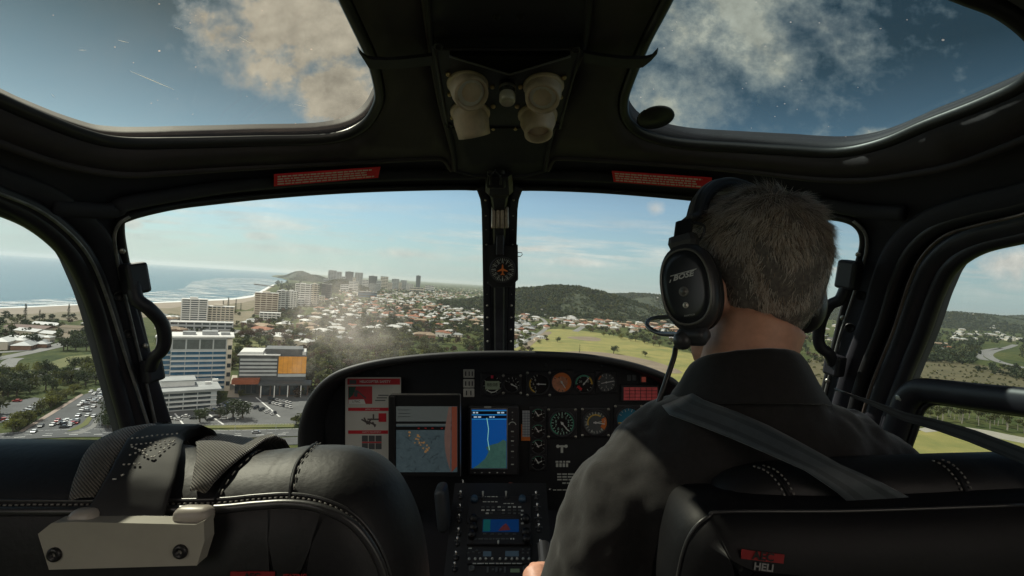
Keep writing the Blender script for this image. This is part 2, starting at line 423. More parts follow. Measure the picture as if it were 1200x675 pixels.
# --- rubber frames round every window, with a thin inner lip
for w, r, k, nm in ((0,.011,.985,'window_frame'),(1,.011,.985,'window_frame'),(2,.008,.992,'windscreen_seal'),(3,.008,.992,'windscreen_seal'),(4,.013,.985,'door_window_frame'),(5,.013,.985,'door_window_frame')):
    pts = [from2(p) for p in dens(grow(W2[w], .007 if w < 2 else .004), .02)]
    path = [d*shell_t(d)*k for d in pts]
    MB().add(tube(path, r, 10, True, ref=(0,.3,-.2), flat=.8), 0, True).build(nm, m_rub if w < 4 else m_frm, cab)
    if w < 2:
        pts = [from2(p) for p in dens(grow(W2[w], .0015), .02)]
        MB().add(tube([d*shell_t(d)*.995 for d in pts], .0022, 6, True), 0, True).build('window_lip', m_strip, cab)
def rib(pts, r, k, nm, m, n=10, flat=.7, prof=None, kk=6):
    path = [SH(p[0], p[1], k) for p in cr(pts, False, kk)]
    return MB().add(tube(path, r, n if not prof else len(prof), False, ref=(0,.3,-.2), flat=flat, prof=prof), 0, not prof).build(nm, m, cab)
# door frames: stepped ribs following the doors' edges
rib([(-400,160),(-200,178),(-60,206),(0,227),(45,246),(80,272),(105,302),(124,345),(148,420),(168,480),(186,540),(200,620)], .0026, .966, 'door_edge_strip', m_strip)
rib([(-400,176),(-200,190),(-60,214),(0,235),(42,254),(76,281),(98,311),(117,356),(140,432),(158,494),(172,560)], .022, .985, 'door_frame', m_frm, flat=.4)
rib([(-400,140),(-200,158),(-60,190),(0,210),(55,230),(98,260),(122,292),(140,340),(163,415),(184,480),(203,545),(215,620)], .018, .990, 'door_pillar_trim', m_lin, flat=.35)
rib([(1600,180),(1400,196),(1280,226),(1200,251),(1150,263),(1110,275),(1083,298),(1066,330),(1046,390),(1020,455),(1004,520),(1000,600)], .0026, .962, 'door_edge_strip', mat('worn brown edge strip', (.13,.10,.085), .4, .3, var=.3, vscale=30))
rib([(1600,200),(1400,214),(1280,244),(1200,266),(1150,278),(1117,293),(1094,317),(1079,352),(1060,405),(1036,465),(1018,530)], .022, .984, 'door_frame', m_frm, flat=.4)
rib([(1600,158),(1400,174),(1280,202),(1200,230),(1140,243),(1090,260),(1058,286),(1040,320),(1022,376),(998,440),(982,500),(972,570)], .022, .989, 'door_pillar_trim', m_lin, flat=.35)
rib([(1600,168),(1400,184),(1280,213),(1200,240),(1146,252),(1100,267),(1070,292),(1052,326),(1034,382),(1009,447),(993,510)], .011, .986, 'door_seal', m_rub, flat=.5)
# thin bright retainer strips beside the windscreen, with their screws
def strip(pts, scr, m=m_strip, r=.003):
    s = rib(pts, r, .974, 'retainer_strip', m)
    for p in scr:
        c = SH(p[0], p[1], .975); n = (Vector((0,.3,-.2))-c).normalized()
        MB().add(lathe([(.0050,0),(.0050,.003),(.003,.0045),(.0006,.0045)], 12, axis(c, n)), 0, True).build('screw', m_steel, s)
strip([(152,254),(140,262),(134,278),(138,308),(146,345),(158,395),(172,452),(184,505),(196,560)], [(143,294),(150,325),(157,352),(170,405),(178,440)])
strip([(1000,259),(1012,270),(1016,286),(1011,312),(999,350),(984,395),(973,437),(962,480)], [(1006,298),(1002,316),(988,372),(974,425),(970,446)])
for a in ((139,347),(150,391)):   # sunk fasteners on the left pillar
    c = SH(a[0], a[1], .985); MB().add(lathe([(.010,0),(.010,.003),(.007,.004),(.006,.001),(.001,.001)], 16, axis(c, Vector((0,.3,-.2))-c)), 0, True).build('fastener', m_blk, cab)
for a in ((1009,346),(996,384)):
    c = SH(a[0], a[1], .985); MB().add(lathe([(.010,0),(.010,.003),(.007,.004),(.006,.001),(.001,.001)], 16, axis(c, Vector((0,.3,-.2))-c)), 0, True).build('fastener', m_blk, cab)
# --- windscreen header: rounded beam over the windscreen
rib([(60,243),(130,247),(150,238),(250,221),(320,214),(400,208),(480,205),(585,204),(700,207),(800,214),(880,224),(950,236),(1010,247),(1060,250)], .014, .985, 'windscreen_header', m_lin, 12, .6)
# --- centre post between the windscreens
ys = [196,206,216,224,236,250,280,320,360,400,430,470]
post = MB().add(tube([SH(585, y, .975) for y in ys], [.030,.034,.036,.024,.020,.0185,.018,.0175,.017,.0165,.016,.016], 8, False, ref=(0,.3,0), prof=RSQ), 0, False).build('windscreen_post', m_frm, cab)
for sx, x0, x1 in ((-1, 569, 572), (1, 602, 598)):
    pts = [SH(x0+(x1-x0)*(y-224)/200 - sx*(-1)*max(0, (236-y))*.35*1, y, .982) for y in (218,224,232,245,280,320,360,400,430,470)]
    fl_ = MB().add(tube(pts, [.014]*10, 8, False, ref=(0,.3,0), prof=[(a*.85, b*.35) for a, b in RSQ]), 0, False).build('post_flange', m_frm, post)
    for y in (234,252,268,286,344,358,372,386,400):
        c = SH(x0+(x1-x0)*(y-224)/200, y, .9785); MB().add(lathe([(.0042,0),(.0036,.002),(.0008,.003)], 10, axis(c, -c)), 0, True).build('rivet', m_steel, fl_)
sl = MB(); c = SH(581, 209, .945)
sl.add(rbox((0,0,0), (.048,.012,.05), .008, 3, frame3(c, (1,0,0), (0,-.25,1)) @ Matrix.Rotation(PI/2, 4, 'X')), 0, True)
lp = sl.build('latch_bezel', m_blk, cab)
lt = MB().add(rbox((0,0,.009), (.024,.012,.032), .004, 2, frame3(c, (1,0,0), (0,-.25,1)) @ Matrix.Rotation(PI/2, 4, 'X')), 0, True)
lt.add(tube([c+Vector((-.012,-.012,-.018)), c+Vector((-.013,-.02,.0)), c+Vector((.0,-.024,.016)), c+Vector((.013,-.02,0)), c+Vector((.012,-.012,-.018))], .003, 8), 0, True)
lt.build('latch', m_frm, lp)
# --- grab handles on the two front pillars
def handle(top, path, bot, bs=1.):
    pts = [SH(p[0], p[1], p[2]) for p in cr(path, False, 6)]
    h = MB().add(tube(pts, .0125, 12, flat=.9), 0, True).build('grab_handle', m_frm, cab)
    for p, s in ((top, (.029,.040,.058)), (bot, (.027,.036,.046))):
        c = SH(p[0], p[1], .955); X = frame3(c, Vector((1,.35*p[2],0)), Vector((.24*p[2],-.1,1)))
        b = MB().add(rbox((0,0,0), (s[0],s[2],s[1]), .006, 2, X), 0, False)
        b.build('handle_bracket', m_frm, h)
handle((158,326,-1), [(156,330,.95),(160,350,.935),(175,362,.92),(189,378,.915),(193,396,.915),(190,410,.92),(181,419,.935),(176,432,.95)], (178,434,-1))
handle((995,322,1), [(993,330,.95),(985,350,.935),(972,358,.92),(963,374,.915),(959,394,.915),(962,407,.92),(971,414,.935),(976,425,.95)], (978,428,1))
# --- sliding vent window in the right door: heavy rounded frame
rib([(1560,498),(1400,491),(1290,482),(1200,471),(1140,464),(1100,459),(1078,458),(1064,468),(1056,488),(1046,520),(1038,560),(1040,600)], .022, .955, 'vent_window_frame', m_frm, 12, .6, kk=8)
rib([(1560,516),(1400,508),(1290,497),(1200,485),(1140,477),(1105,472),(1090,473),(1080,482),(1072,505),(1062,535),(1056,570)], .0055, .965, 'vent_window_seal', m_rub, 8, .8, kk=8)
c = SH(1057,466,.95); MB().add(rbox((0,0,0), (.02,.012,.012), .003, 2, frame3(c, (1,.3,0), (0,0,1))), 0).add(tube([c, c+Vector((.008,-.012,.002)), c+Vector((.016,-.012,.01))], .003, 8), 0, True).build('vent_window_catch', m_steel, cab)
# --- red warning placards over the windscreen
m_red = mat('red placard', (.95,.015,.032), .45, var=.08, vscale=30)
m_cream = mat('placard print', (.95,.75,.68), .6)
def placard(q, seed, ragged):
    a, b, c_, d = [SH(p[0], p[1], .966) for p in q]   # TL TR BR BL
    w = ((b-a).length+(c_-d).length)/2; hh = ((d-a).length+(c_-b).length)/2
    X = frame3((a+b+c_+d)/4, (b+c_-a-d), (a+b-c_-d))
    pl = MB().add(rbox((0,0,0), (w,hh,.002), .0006, 1, X)).build('warning_placard', m_red, cab)
    t = MB(); r = random.Random(seed)
    for li in range(4):
        x = -w/2+.007; end = w/2-ragged[li]*w
        yy = hh/2-hh*(.19+.205*li)
        while x < end:
            l = r.uniform(.004, .014); l = min(l, end-x)
            t.add(box((x+l/2, yy, .0014), (l, hh*.095, .0008), X)); x += l+.0022
    t.build('lettering', m_cream, pl)
placard([(320.5,204.5),(444,195.5),(445,208),(321.5,218)], 3, (.09,.14,.13,.05))
placard([(718.5,200),(835,208.5),(833,221.5),(717.5,213)], 5, (.09,.15,.14,.04))
# --- spine fairing down the middle of the roof
sp = [(498,-260),(498,-120),(499,-40),(501,0),(507,55),(518,120),(528,160),(533,185),(534,200),(560,206),(612,206),(638,200),(640,185),(646,160),(657,120),(684,55),(690,0),(692,-40),(694,-120),(694,-260)]
spn = MB().add(skin([px2(*p) for p in sp], [], .03, .958), 0, True).build('roof_spine', m_lin, cab); mod_solid(spn, .035)
pth = [d*shell_t(d)*.960 for d in [from2(p) for p in dens([px2(*p) for p in sp], .02)]]
MB().add(tube(pth, .005, 8, True), 0, True).build('spine_piping', m_lin, spn)
for x in (582, 610):
    c = SH(x, 20, .955); MB().add(lathe([(.006,0),(.006,.002),(.0035,.003),(.003,.001),(.0005,.001)], 12, axis(c, -c)), 0, True).build('screw', m_blk, spn)
# --- overhead console: plate with four eyeball vents, a lamp and brass screws
q = [SH(508,56,.925), SH(682,56,.925), SH(656,150,.925), SH(524,150,.925)]
cX = frame3((q[0]+q[1]+q[2]+q[3])/4, (q[1]-q[0]), (q[0]+q[1]-q[2]-q[3]))
iX = cX.inverted(); qq = [iX @ p for p in q]
m_con = mat('console crackle paint', (.034,.034,.044), .5, var=.2, vscale=20, bump=.3, bscale=500, bdist=.0004)
con = MB().add(prism([(p.x, p.y) for p in qq], cX @ Matrix.Translation((0,0,-.045)), .045)).build('overhead_console', m_con, cab)
bv = con.modifiers.new('Bevel', 'BEVEL'); bv.width = .004; bv.segments = 2
rimp = [cX @ Vector((p.x*.985, p.y*.985, .001)) for p in qq]; rimp = [rimp[i].lerp(rimp[(i+1) % 4], t/6) for i in range(4) for t in range(6)]
MB().add(tube(rimp, .003, 8, True), 0, True).build('console_rim', m_frm, con)
def onc(px, py, h=0.):
    d = P(px, py, 1); o = cX.translation; n = cX.to_3x3() @ Vector((0,0,1)); t = o.dot(n)/d.dot(n); return d*t+n*h
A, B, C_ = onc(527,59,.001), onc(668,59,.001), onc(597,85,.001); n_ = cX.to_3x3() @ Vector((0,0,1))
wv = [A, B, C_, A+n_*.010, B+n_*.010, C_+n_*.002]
MB().add((wv, [(3,5,4),(0,2,5,3),(1,4,5,2),(0,3,4,1),(0,1,2)])).add(tube([A+n_*.010, C_+n_*.003, B+n_*.010], .0022, 6), 1, True).build('shaded_wedge', [mat('wedge shade black', (.004,.004,.004), .95, spec=.1), mat('pale edge grey', (.12,.12,.125), .5)], con)  # down-facing facet: its shade put in as black, edge drawn in paler tube
m_vent = mat('aged beige vent plastic', (.66,.52,.41), .42, var=.22, vscale=18, bump=.06, bscale=60)
m_vin = mat('vent inside', (.10,.08,.065), .6)
m_disc = mat('closed vent flap', (.75,.72,.70), .5)
for px, py, r, tilt, op in ((548,98,.036,(.25,-.55,-.55),False),(637,100,.036,(-.1,-.5,-.75),False),(551,131,.038,(.16,.35,-.8),None),(630,134,.038,(.03,-.35,-.95),True)):
    c = onc(px, py, .0); dn = Vector(tilt).normalized()
    v = MB().add(lathe([(r*1.04,-.002),(r*1.04,.004),(r*.96,.008)], 28, axis(c, n_)), 0, True)
    v.add(sphere(c+n_*.006, r*.92, 24, 14), 0, True)
    vo = v.build('air_vent', m_vent, con)
    ln = .040 if op is not False else .030; rr = r*(.72 if op else .84)
    noz = MB().add(lathe([(r*.9,.0),(r*.93,.012),(rr*1.04,ln*.72),(rr*1.02,ln),(rr*.86,ln),(rr*.82,ln*.55),(.001,ln*.5)], 28, axis(c+n_*.008, dn), cap=False), 0, True)
    noz.build('vent_nozzle', m_vent, vo)
    if op is False:
        MB().add(lathe([(rr*.80,ln*.80),(rr*.5,ln*.90),(.001,ln*.92)], 24, axis(c+n_*.008, dn), cap=False), 0, True).build('vent_flap', m_disc, vo)
    else: MB().add(lathe([(rr*.8,ln*.6),(rr*.8,ln*.5),(.001,ln*.5)], 24, axis(c+n_*.008, dn), cap=False), 0, True).build('vent_throat', m_vin, vo)
c = onc(594.5, 98, 0); dl = Vector((0,-.25,-.95)).normalized()
lam = MB().add(lathe([(.014,0),(.015,.012),(.0135,.014),(.0135,.022)], 20, axis(c, dl)), 0, True).build('map_lamp', m_blk, con)
MB().add(lathe([(.0132,.020),(.0145,.024),(.0145,.036),(.012,.040),(.010,.036),(.001,.036)], 20, axis(c, dl), cap=False), 0, True).build('lamp_lens', mat('frosted lens', (.62,.58,.52), .25, .1), lam)
MB().add(lathe([(.0152,.008),(.0155,.011),(.0152,.014)], 20, axis(c, dl), cap=False), 0, True).build('lamp_ring', m_steel, lam)
for px, py in ((525,86),(577,101),(610,101),(661,90),(527,110),(578,124),(606,124),(657,113),(530,137),(578,150),(604,150),(650,139)):
    MB().add(sphere(onc(px, py, .001), (.0048,.0048,.0048), 10, 6), 0, True).build('screw', m_brass, con)
for px, py in ((514,53),(675,57),(526,146),(653,146)):
    MB().add(lathe([(.008,0),(.008,.003),(.005,.005),(.004,.002),(.0005,.002)], 12, axis(onc(px, py, 0), n_)), 0, True).build('corner_screw', m_blk, con)
# --- sun visor clips reaching out from the console
for pts, tip in (([(506,66),(480,69),(455,71),(432,70),(424,63),(419,56)], 1), ([(684,66),(705,70),(730,73),(752,73),(762,70),(770,61)], -1)):
    c1 = [SH(x, y-4+(2 if i > 3 else 0), .945-.004*i) for i, (x, y) in enumerate(pts)]; c2 = [SH(x, y+7-(4.5 if i > 3 else 0), .945-.004*i) for i, (x, y) in enumerate(pts)]
    o = MB().add(ribbon(resample(c1, 14), resample(c2, 14), .006), 0, False).build('visor_clip', m_frm, cab)
# --- black suction disc on the right roof window (a thing of its own)
c = SH(768,137,1.0); nn = (Vector((.1,.2,-.5))-c).normalized(); nn = Vector((.0,-.30,-.95)).normalized()
d_ = MB().add(lathe([(.038,0),(.039,.003),(.034,.005),(.020,.006),(.012,.008),(.001,.009)], 32, axis(c, nn)), 0, True)
cabin_mesh(d_, 'suction_disc', m_blk, 'black round suction disc stuck low on the tinted right roof window', 'suction disc', c)
# ================================================================== INSTRUMENT PANEL
m_pan = mat('panel black crackle', (.017,.018,.021), .55, var=.2, vscale=12, bump=.25, bscale=480, bdist=.0004)
m_hood = mat('glareshield vinyl', (.020,.020,.022), .6, var=.2, vscale=10, bump=.3, bscale=260, bdist=.0008)
m_dial = mat('dial face black', (.010,.010,.012), .35)
m_dgrey = mat('dial face grey', (.10,.11,.115), .4)
m_tick = mat('dial markings', (.62,.64,.60), .5)
m_green = mat('green dial arc', (.10,.42,.28), .5)
m_yel = mat('yellow dial arc', (.75,.50,.08), .5)
m_orange = mat('orange marking', (.80,.22,.05), .5)
m_redm = mat('red marking', (.65,.04,.04), .5)
m_rim = mat('anodised bezel', (.05,.05,.055), .35, .3)
m_alu = mat('brushed aluminium edge', (.45,.45,.44), .35, .8)
DP = 1.5
ip = cabin_thing('instrument_panel', 'black helicopter instrument panel with round gauges under an arched glareshield', 'instrument panel', (0,1.5,-.7))
out = cr([(352,620),(349,560),(347,520),(349,496),(358,470),(376,447),(402,432),(450,420.5),(520,413.5),(600,411.5),(680,414.5),(738,424),(780,438),(800,452),(809,472),(813,500),(812,560),(808,620)], False, 5)
fr = [P(x, y, 1.385) for x, y in out]
T = frames(fr); Nn = [Vector((t.z, 0, -t.x)).normalized() for t in T]   # points inward (down / centre)
hood = MB(); rings = []
for p, n in zip(fr, Nn):
    o, i = p, p+n*.020
    rings.append([o+n*.034+Vector((0,.205,0)), o+Vector((0,.012,0)), o+n*.003+Vector((0,.003,0)), o+n*.010, i-n*.003+Vector((0,.003,0)), i+Vector((0,.012,0)), i+n*.016+Vector((0,.125,0)), o+n*.040+Vector((0,.205,0))])
k = len(rings[0]); v = [p for r in rings for p in r]; f = [(a*k+j, (a+1)*k+j, (a+1)*k+(j+1) % k, a*k+(j+1) % k) for a in range(len(rings)-1) for j in range(k)]
hood.add((v, f), 0, True); hood.build('glareshield', m_hood, ip)
face = [(p.x, p.z) for p in [q+n*.018 for q, n in zip(fr, Nn)]]
XP = Matrix(((1,0,0,0),(0,0,-1,DP),(0,1,0,0),(0,0,0,1)))     # panel plane: x right, y up, z to the viewer
MB().add(prism(face, XP @ Matrix.Translation((0,0,-.03)), .03)).build('panel_face', m_pan, ip)
for x, y in ((442,437),(386,448),(537,432),(640,428),(705,428),(760,440)):
    MB().add(lathe([(.005,0),(.005,.002),(.003,.003),(.0005,.003)], 12, axis(P(x,y,DP), (0,-1,0))), 0, True).build('screw', m_rim, ip)
def pp(px, py, h=0.): p = P(px, py, DP); return Vector((p.x, p.z, h))
def disc(r, c, h, n=28): return lathe([(r, h-.0012), (r, h), (.0005, h)], n, XP @ Matrix.Translation((c.x, c.y, 0)), cap=False)
def arc(c, r0, r1, a0, a1, h, n=16):
    v = []; f = []
    for i in range(n+1):
        a = math.radians(a0+(a1-a0)*i/n); d = Vector((math.sin(a), math.cos(a), 0))
        v += [XP @ Vector((c.x+d.x*r0, c.y+d.y*r0, h)), XP @ Vector((c.x+d.x*r1, c.y+d.y*r1, h))]
    for i in range(n): f.append((2*i, 2*i+1, 2*i+3, 2*i+2))
    return v, f
def tick(c, a, r0, r1, w, h):
    a = math.radians(a); d = Vector((math.sin(a), math.cos(a), 0)); p = Vector((d.y, -d.x, 0)); o = Vector((c.x, c.y, h))
    return [XP @ (o+d*r0-p*w/2), XP @ (o+d*r0+p*w/2), XP @ (o+d*r1+p*w/2), XP @ (o+d*r1-p*w/2)], [(0,1,2,3)]
def gauge(px, py, r_px, face=m_dial, ticks=12, a0=0, a1=330, needle=None, arcs=(), nums=None, screws=False, nm='gauge', hub=True, major=m_tick, two=None, tw=.0016, square=True):
    c = pp(px, py); r = r_px/FOC*DP
    g = MB()
    if square: g.add(rbox((c.x, c.y, .002), (r*2.5, r*2.5, .006), .004, 2, XP), 0)
    g.add(lathe([(r*1.13,.004),(r*1.16,.010),(r*1.06,.0125),(r*1.0,.010),(r*.99,.005)], 32, XP @ Matrix.Translation((c.x, c.y, 0)), cap=False), 0, True)
    go = g.build(nm, m_rim, ip)
    MB().add(disc(r, c, .0062), 0).build('dial', face, go)
    t = MB(); ms = [major, m_green, m_yel, m_redm, m_orange]
    for i in range(ticks+1):
        a = a0+(a1-a0)*i/ticks; t.add(tick(c, a, r*.78 if i % 2 else r*.70, r*.95, tw, .0068), 0)
    for (mi, b0, b1, f0, f1) in arcs: t.add(arc(c, r*f0, r*f1, b0, b1, .0070), mi)
    if nums:
        for s, a, rr in nums:
            d = Vector((math.sin(math.radians(a)), math.cos(math.radians(a)), 0))*r*rr
            t.add(text_geo(s, r*.34, XP @ Matrix.Translation((c.x+d.x, c.y+d.y, .0072))), 0)
    t.build('dial_markings', ms, go)
    for nd, w in ((needle, .0028), (two, .0022)):
        if nd is None: continue
        n = MB().add(tick(c, nd[0], -r*.2, r*nd[1], w, .0085), 0)
        if hub: n.add(disc(r*.11, c, .0088, 12), 0)
        n.build('needle', m_white, go)
    if screws:
        for sx in (-1,1):
            for sy in (-1,1): MB().add(lathe([(.0042,.004),(.0042,.0065),(.0006,.0072)], 10, XP @ Matrix.Translation((c.x+sx*r*1.13, c.y+sy*r*1.13, 0))), 0, True).build('screw', m_steel, go)
    return go
def plate(px0, py0, px1, py1, h, th, m, name, parent, r=.002):
    a, b = pp(px0, py1), pp(px1, py0)
    return MB().add(rbox(((a.x+b.x)/2, (a.y+b.y)/2, h+th/2), (abs(b.x-a.x), abs(b.y-a.y), th), r, 2, XP)).build(name, m, parent)
def scribble(mb, px0, py0, px1, rows, dy, hpx, h, seed, wmin=2, wmax=7, m=0):
    """rows of word-length bars for print too small to read"""
    r = random.Random(seed)
    for i in range(rows):
        x = px0
        while x < px1-1:
            w = min(r.uniform(wmin, wmax), px1-x); a, b = pp(x, py0+i*dy), pp(x+w, py0+i*dy)
            mb.add(box(((a.x+b.x)/2, a.y, h), (b.x-a.x, hpx/FOC*DP, .0006), XP), m); x += w+1.2
# three white selector placards, left of the gauges
for i, y in enumerate((437.5, 449, 460)):
    o = plate(543, y-5, 556, y+5, .001, .004, mat('ivory switch plate', (.62,.60,.55), .5, var=.1, vscale=60), 'switch_plate', ip)
    t = MB()
    for x in ((546,550,553.6) if i < 2 else (547,552)):
        a = pp(x, y); t.add(box((a.x, a.y, .0056), (.0028,.013,.002), XP), 0)
    t.build('switch_marks', m_dial, o)
# digital clock with a red bug
g = gauge(577, 450.5, 11, m_dial, 8, 0, 300, None, square=True)
plate(568.5, 446, 585.5, 456, .0068, .001, mat('clock display', (.12,.145,.10), .4, emit=(.10,.12,.08), estr=.12), 'clock_display', g)
t = MB().add(text_geo('88:08', .014, XP @ Matrix.Translation(pp(577, 450.5, .0082))), 0).build('clock_digits', m_dial, g)
plate(575.5, 439, 578.5, 442.5, .0125, .001, mat('red bug', (.7,.05,.10), .4), 'bug', g, .0005)
MB().add(arc(pp(577,451), .0185, .0215, 130, 230, .0082), 0).build('clock_arc', m_tick, g)
# small scale
gauge(600, 450, 9, m_dial, 6, -60, 130, (118,.8), (), [('1',-50,.5),('3',20,.5),('5',90,.5)], True)
g = gauge(631, 449.5, 11.5, m_dial, 7, 200, 350, (92,.75), [(2,205,300,.83,.95)], [('2',220,.52),('6',270,.52),('8',320,.52)], True)
o = MB(); scribble(o, 619, 462.5, 642, 1, 3, 2, .001, 2, 2, 3.2); o.build('gauge_caption', m_tick, g)
gauge(658, 447.5, 11.5, mat('sun patch dial face', (.62,.27,.16), .4, var=.35, vscale=40), 10, -60, 200, (148,.7), [(4,-50,160,.6,.98)], [('4',-30,.55),('7',60,.55)], False, major=m_dial)  # sunlight falling on this dial is put into its orange face colour
gauge(684, 449, 10.5, m_dial, 10, -150, 150, (40,.8), [(1,-95,40,.80,.97),(2,40,95,.78,.97),(3,200,250,.55,.85)], [('20',-60,.45),('80',60,.45)])
gauge(710, 447.5, 10.5, m_dgrey, 12, 0, 330, (80,.85), [(4,-70,-40,.82,.97)], [('0',0,.5),('5',180,.5)], two=(258,.6))
# warning annunciator: red lit block
ann = plate(727, 450, 772, 470, .001, .010, m_rim, 'warning_panel', ip, .003)
plate(730, 453, 769, 468, .011, .001, mat('red warning lens', (.30,.06,.055), .35, var=.5, vscale=26, emit=(.32,.05,.05), estr=.16), 'warning_lens', ann, .0005)
t = MB()
for i in range(1, 6): a = pp(730+39*i/6, 460.5); t.add(box((a.x, a.y, .0124), (.0016,.036,.0005), XP), 0)
for y in (456.8, 460.6, 464.4): a = pp(749.5, y); t.add(box((a.x, a.y, .0124), (.095,.0014,.0005), XP), 0)
t.build('lens_grid', m_dial, ann)
f_ = plate(749, 438.5, 758, 449, .001, .008, m_rim, 'fire_light', ip); plate(751, 441, 756, 447, .009, .001, mat('fire lens', (.5,.10,.07), .3, emit=(.4,.08,.05), estr=.12), 'fire_lens', f_)
for x in (737, 743): plate(x-2.5, 439, x+2.5, 446, .001, .004, m_dgrey, 'warning_light', ip)
# flight instruments
gauge(658.5, 495.5, 14, m_dial, 20, 0, 342, (140,.80), [(1,20,130,.90,.98),(1,200,330,.90,.98)], [(str(i), i*36, .55) for i in range(10)], True, major=mat('pale green markings', (.45,.68,.58), .5), tw=.0022)
gauge(697.5, 494.5, 13.5, m_dgrey, 20, 0, 342, (98,.8), [(4,60,130,.55,.97),(2,-110,40,.62,.72)], [(str(i*2), i*60+20, .8) for i in range(5)], True, two=(80,.55))
ai = gauge(736, 491, 13.5, mat('attitude sky blue', (.03,.22,.36), .35), 6, -60, 60, None, (), None, True, nm='attitude_indicator')
c = pp(736, 491); t = MB().add(box((c.x-.018, c.y-.009, .0085), (.026,.0026,.001), XP), 0).add(box((c.x+.018, c.y-.009, .0085), (.026,.0026,.001), XP), 0); t.build('aircraft_symbol', m_yel, ai)
MB().add(arc(c, .0003, .0325, 112, 248, .0066), 0).build('horizon_ground', mat('attitude ground brown', (.16,.09,.045), .4), ai)
gauge(779, 487.5, 9, m_dgrey, 10, 0, 324, (40,.7), square=True)
# column of four small twin-needle engine gauges
for y in (486, 504.5, 522, 541):
    gauge(630.5, y, 8, m_dial, 6, -110, 110, (-35,.75), [(1,-60,40,.85,.97)], [('5',-60,.55),('0',60,.55)], two=(70,.6), tw=.0012)
# check list card with an orange edge
ck = plate(612, 481, 625, 511.5, .001, .003, mat('check list card', (.55,.57,.60), .55), 'check_list', ip, .0005)
plate(611.2, 511.5, 625, 516, .001, .0035, m_orange, 'orange_tab', ck, .0004); plate(610.6, 497, 612, 516, .001, .0035, m_orange, 'orange_tab', ck, .0004)
t = MB()
for i in range(9): a = pp(618.5, 484+3.1*i); t.add(box((a.x, a.y, .0044), (.032,.0011,.0005), XP), 0)
for x in (615.2, 618.5, 621.8): a = pp(x, 496); t.add(box((a.x, a.y, .0045), (.0010,.074,.0005), XP), 0)
t.build('check_grid', mat('blue grey ruling', (.10,.12,.17), .6), ck)
# satellite display with bezel keys
efd = plate(549, 473.5, 608, 554.5, .001, .022, m_rim, 'map_display', ip, .006)
plate(552.2, 476.2, 595.2, 546.6, .023, .0015, m_alu, 'screen_edge', efd, .001)
m_sea = mat('screen sea', (.006,.06,.22), .25, emit=(.005,.085,.34), estr=.32); m_lan = mat('screen land', (.05,.12,.09), .25, var=.6, vscale=40, emit=(.05,.13,.11), estr=.26)
scr_ = plate(553.6, 477.6, 593.8, 545.2, .0245, .001, m_sea, 'screen', efd, .0003)
def spoly(pts, h): v = [XP @ pp(x, y, h) for x, y in pts]; ts = geometry.tessellate_polygon([[Vector((p[0], p[1], 0)) for p in pts]]); return v, [tuple(t) for t in ts]
MB().add(spoly([(555,545),(561,541),(569,534),(573,526),(570,521),(576,518),(584,516),(590,512),(593.6,514),(593.6,545)], .0262)).build('map_land', m_lan, scr_)
t = MB().add(ribbon([XP @ pp(x-.35, y, .0266) for x, y in ((571,487),(573,500),(572,512),(574,524))], [XP @ pp(x+.35, y, .0266) for x, y in ((571,487),(573,500),(572,512),(574,524))], .0003))
t.build('track_line', mat('track green', (.2,.5,.3), .4, emit=(.25,.6,.5), estr=.5), scr_)
t = MB()
for y in (478.8, 483.4, 488.6): a = pp(573.7, y); t.add(box((a.x, a.y, .0264), (.1,.0018,.0006), XP), 0)
a = pp(573.7, 481); t.add(box((a.x, a.y, .0262), (.1,.009,.0004), XP), 1); a = pp(573.7, 486); t.add(box((a.x, a.y, .0262), (.1,.007,.0004), XP), 1)
scribble(t, 555, 481, 563, 1, 3, 1.6, .0267, 4, 2, 4, 2); scribble(t, 583, 481, 592, 1, 3, 1.6, .0267, 5, 2, 4, 2); scribble(t, 556, 486, 566, 1, 3, 1.4, .0267, 6, 2, 4, 2); scribble(t, 574, 486, 580, 1, 3, 1.4, .0267, 7, 2, 4, 2)
t.build('data_bar', [mat('screen line', (.02,.2,.35), .3, emit=(.03,.25,.5), estr=.4), mat('screen bar', (.01,.015,.03), .3), mat('screen text', (.5,.6,.7), .3, emit=(.4,.5,.6), estr=.5)], scr_)
a = pp(572, 474.8); MB().add(box((a.x, a.y, .0236), (.020,.003,.0008), XP)).build('maker_plate', m_tick, efd)
for i, y in enumerate((481,485,489,496,503,509,514,519,526,533,541)):
    a = pp(600.5, y)
    if i == 3: MB().add(arc(a, .009, .0115, -80, 80, .0252), 0).build('key', m_tick, efd)
    else: MB().add(rbox((a.x, a.y, .0235), (.0085 if i > 3 else .004, .0035, .002), .0008, 1, XP)).build('key', m_dgrey if i % 2 else m_tick, efd)
for x in (557, 565, 574, 583, 591): a = pp(x, 550.5); MB().add(rbox((a.x, a.y, .0235), (.005,.003,.003), .001, 1, XP)).build('key', m_tick, efd)
# small placards right of the engine gauges
t = MB(); a = pp(658.5, 524.5); t.add(box((a.x, a.y+.004, .001), (.022,.005,.001), XP)).add(box((a.x, a.y-.004, .001), (.007,.022,.001), XP))
for sx in (-1, 1): t.add(lathe([(.005,.001),(.0005,.0016)], 10, XP @ Matrix.Translation((a.x+sx*.012, a.y+.004, 0))), 0)
t.build('gear_symbol', m_tick, ip); t = MB(); scribble(t, 651, 541, 668, 1, 3, 2, .001, 9, 2, 5); scribble(t, 651.5, 545, 667, 1, 3, 4.2, .001, 10, 2.2, 3.2)
scribble(t, 653, 555.5, 674, 3, 3.2, 1.6, .001, 11, 2, 8); scribble(t, 659, 566, 671, 1, 3, 1.6, .001, 12, 2, 6); scribble(t, 648, 574, 672, 1, 3, 1.3, .001, 13, 3, 6)
t.build('panel_lettering', m_tick, ip)
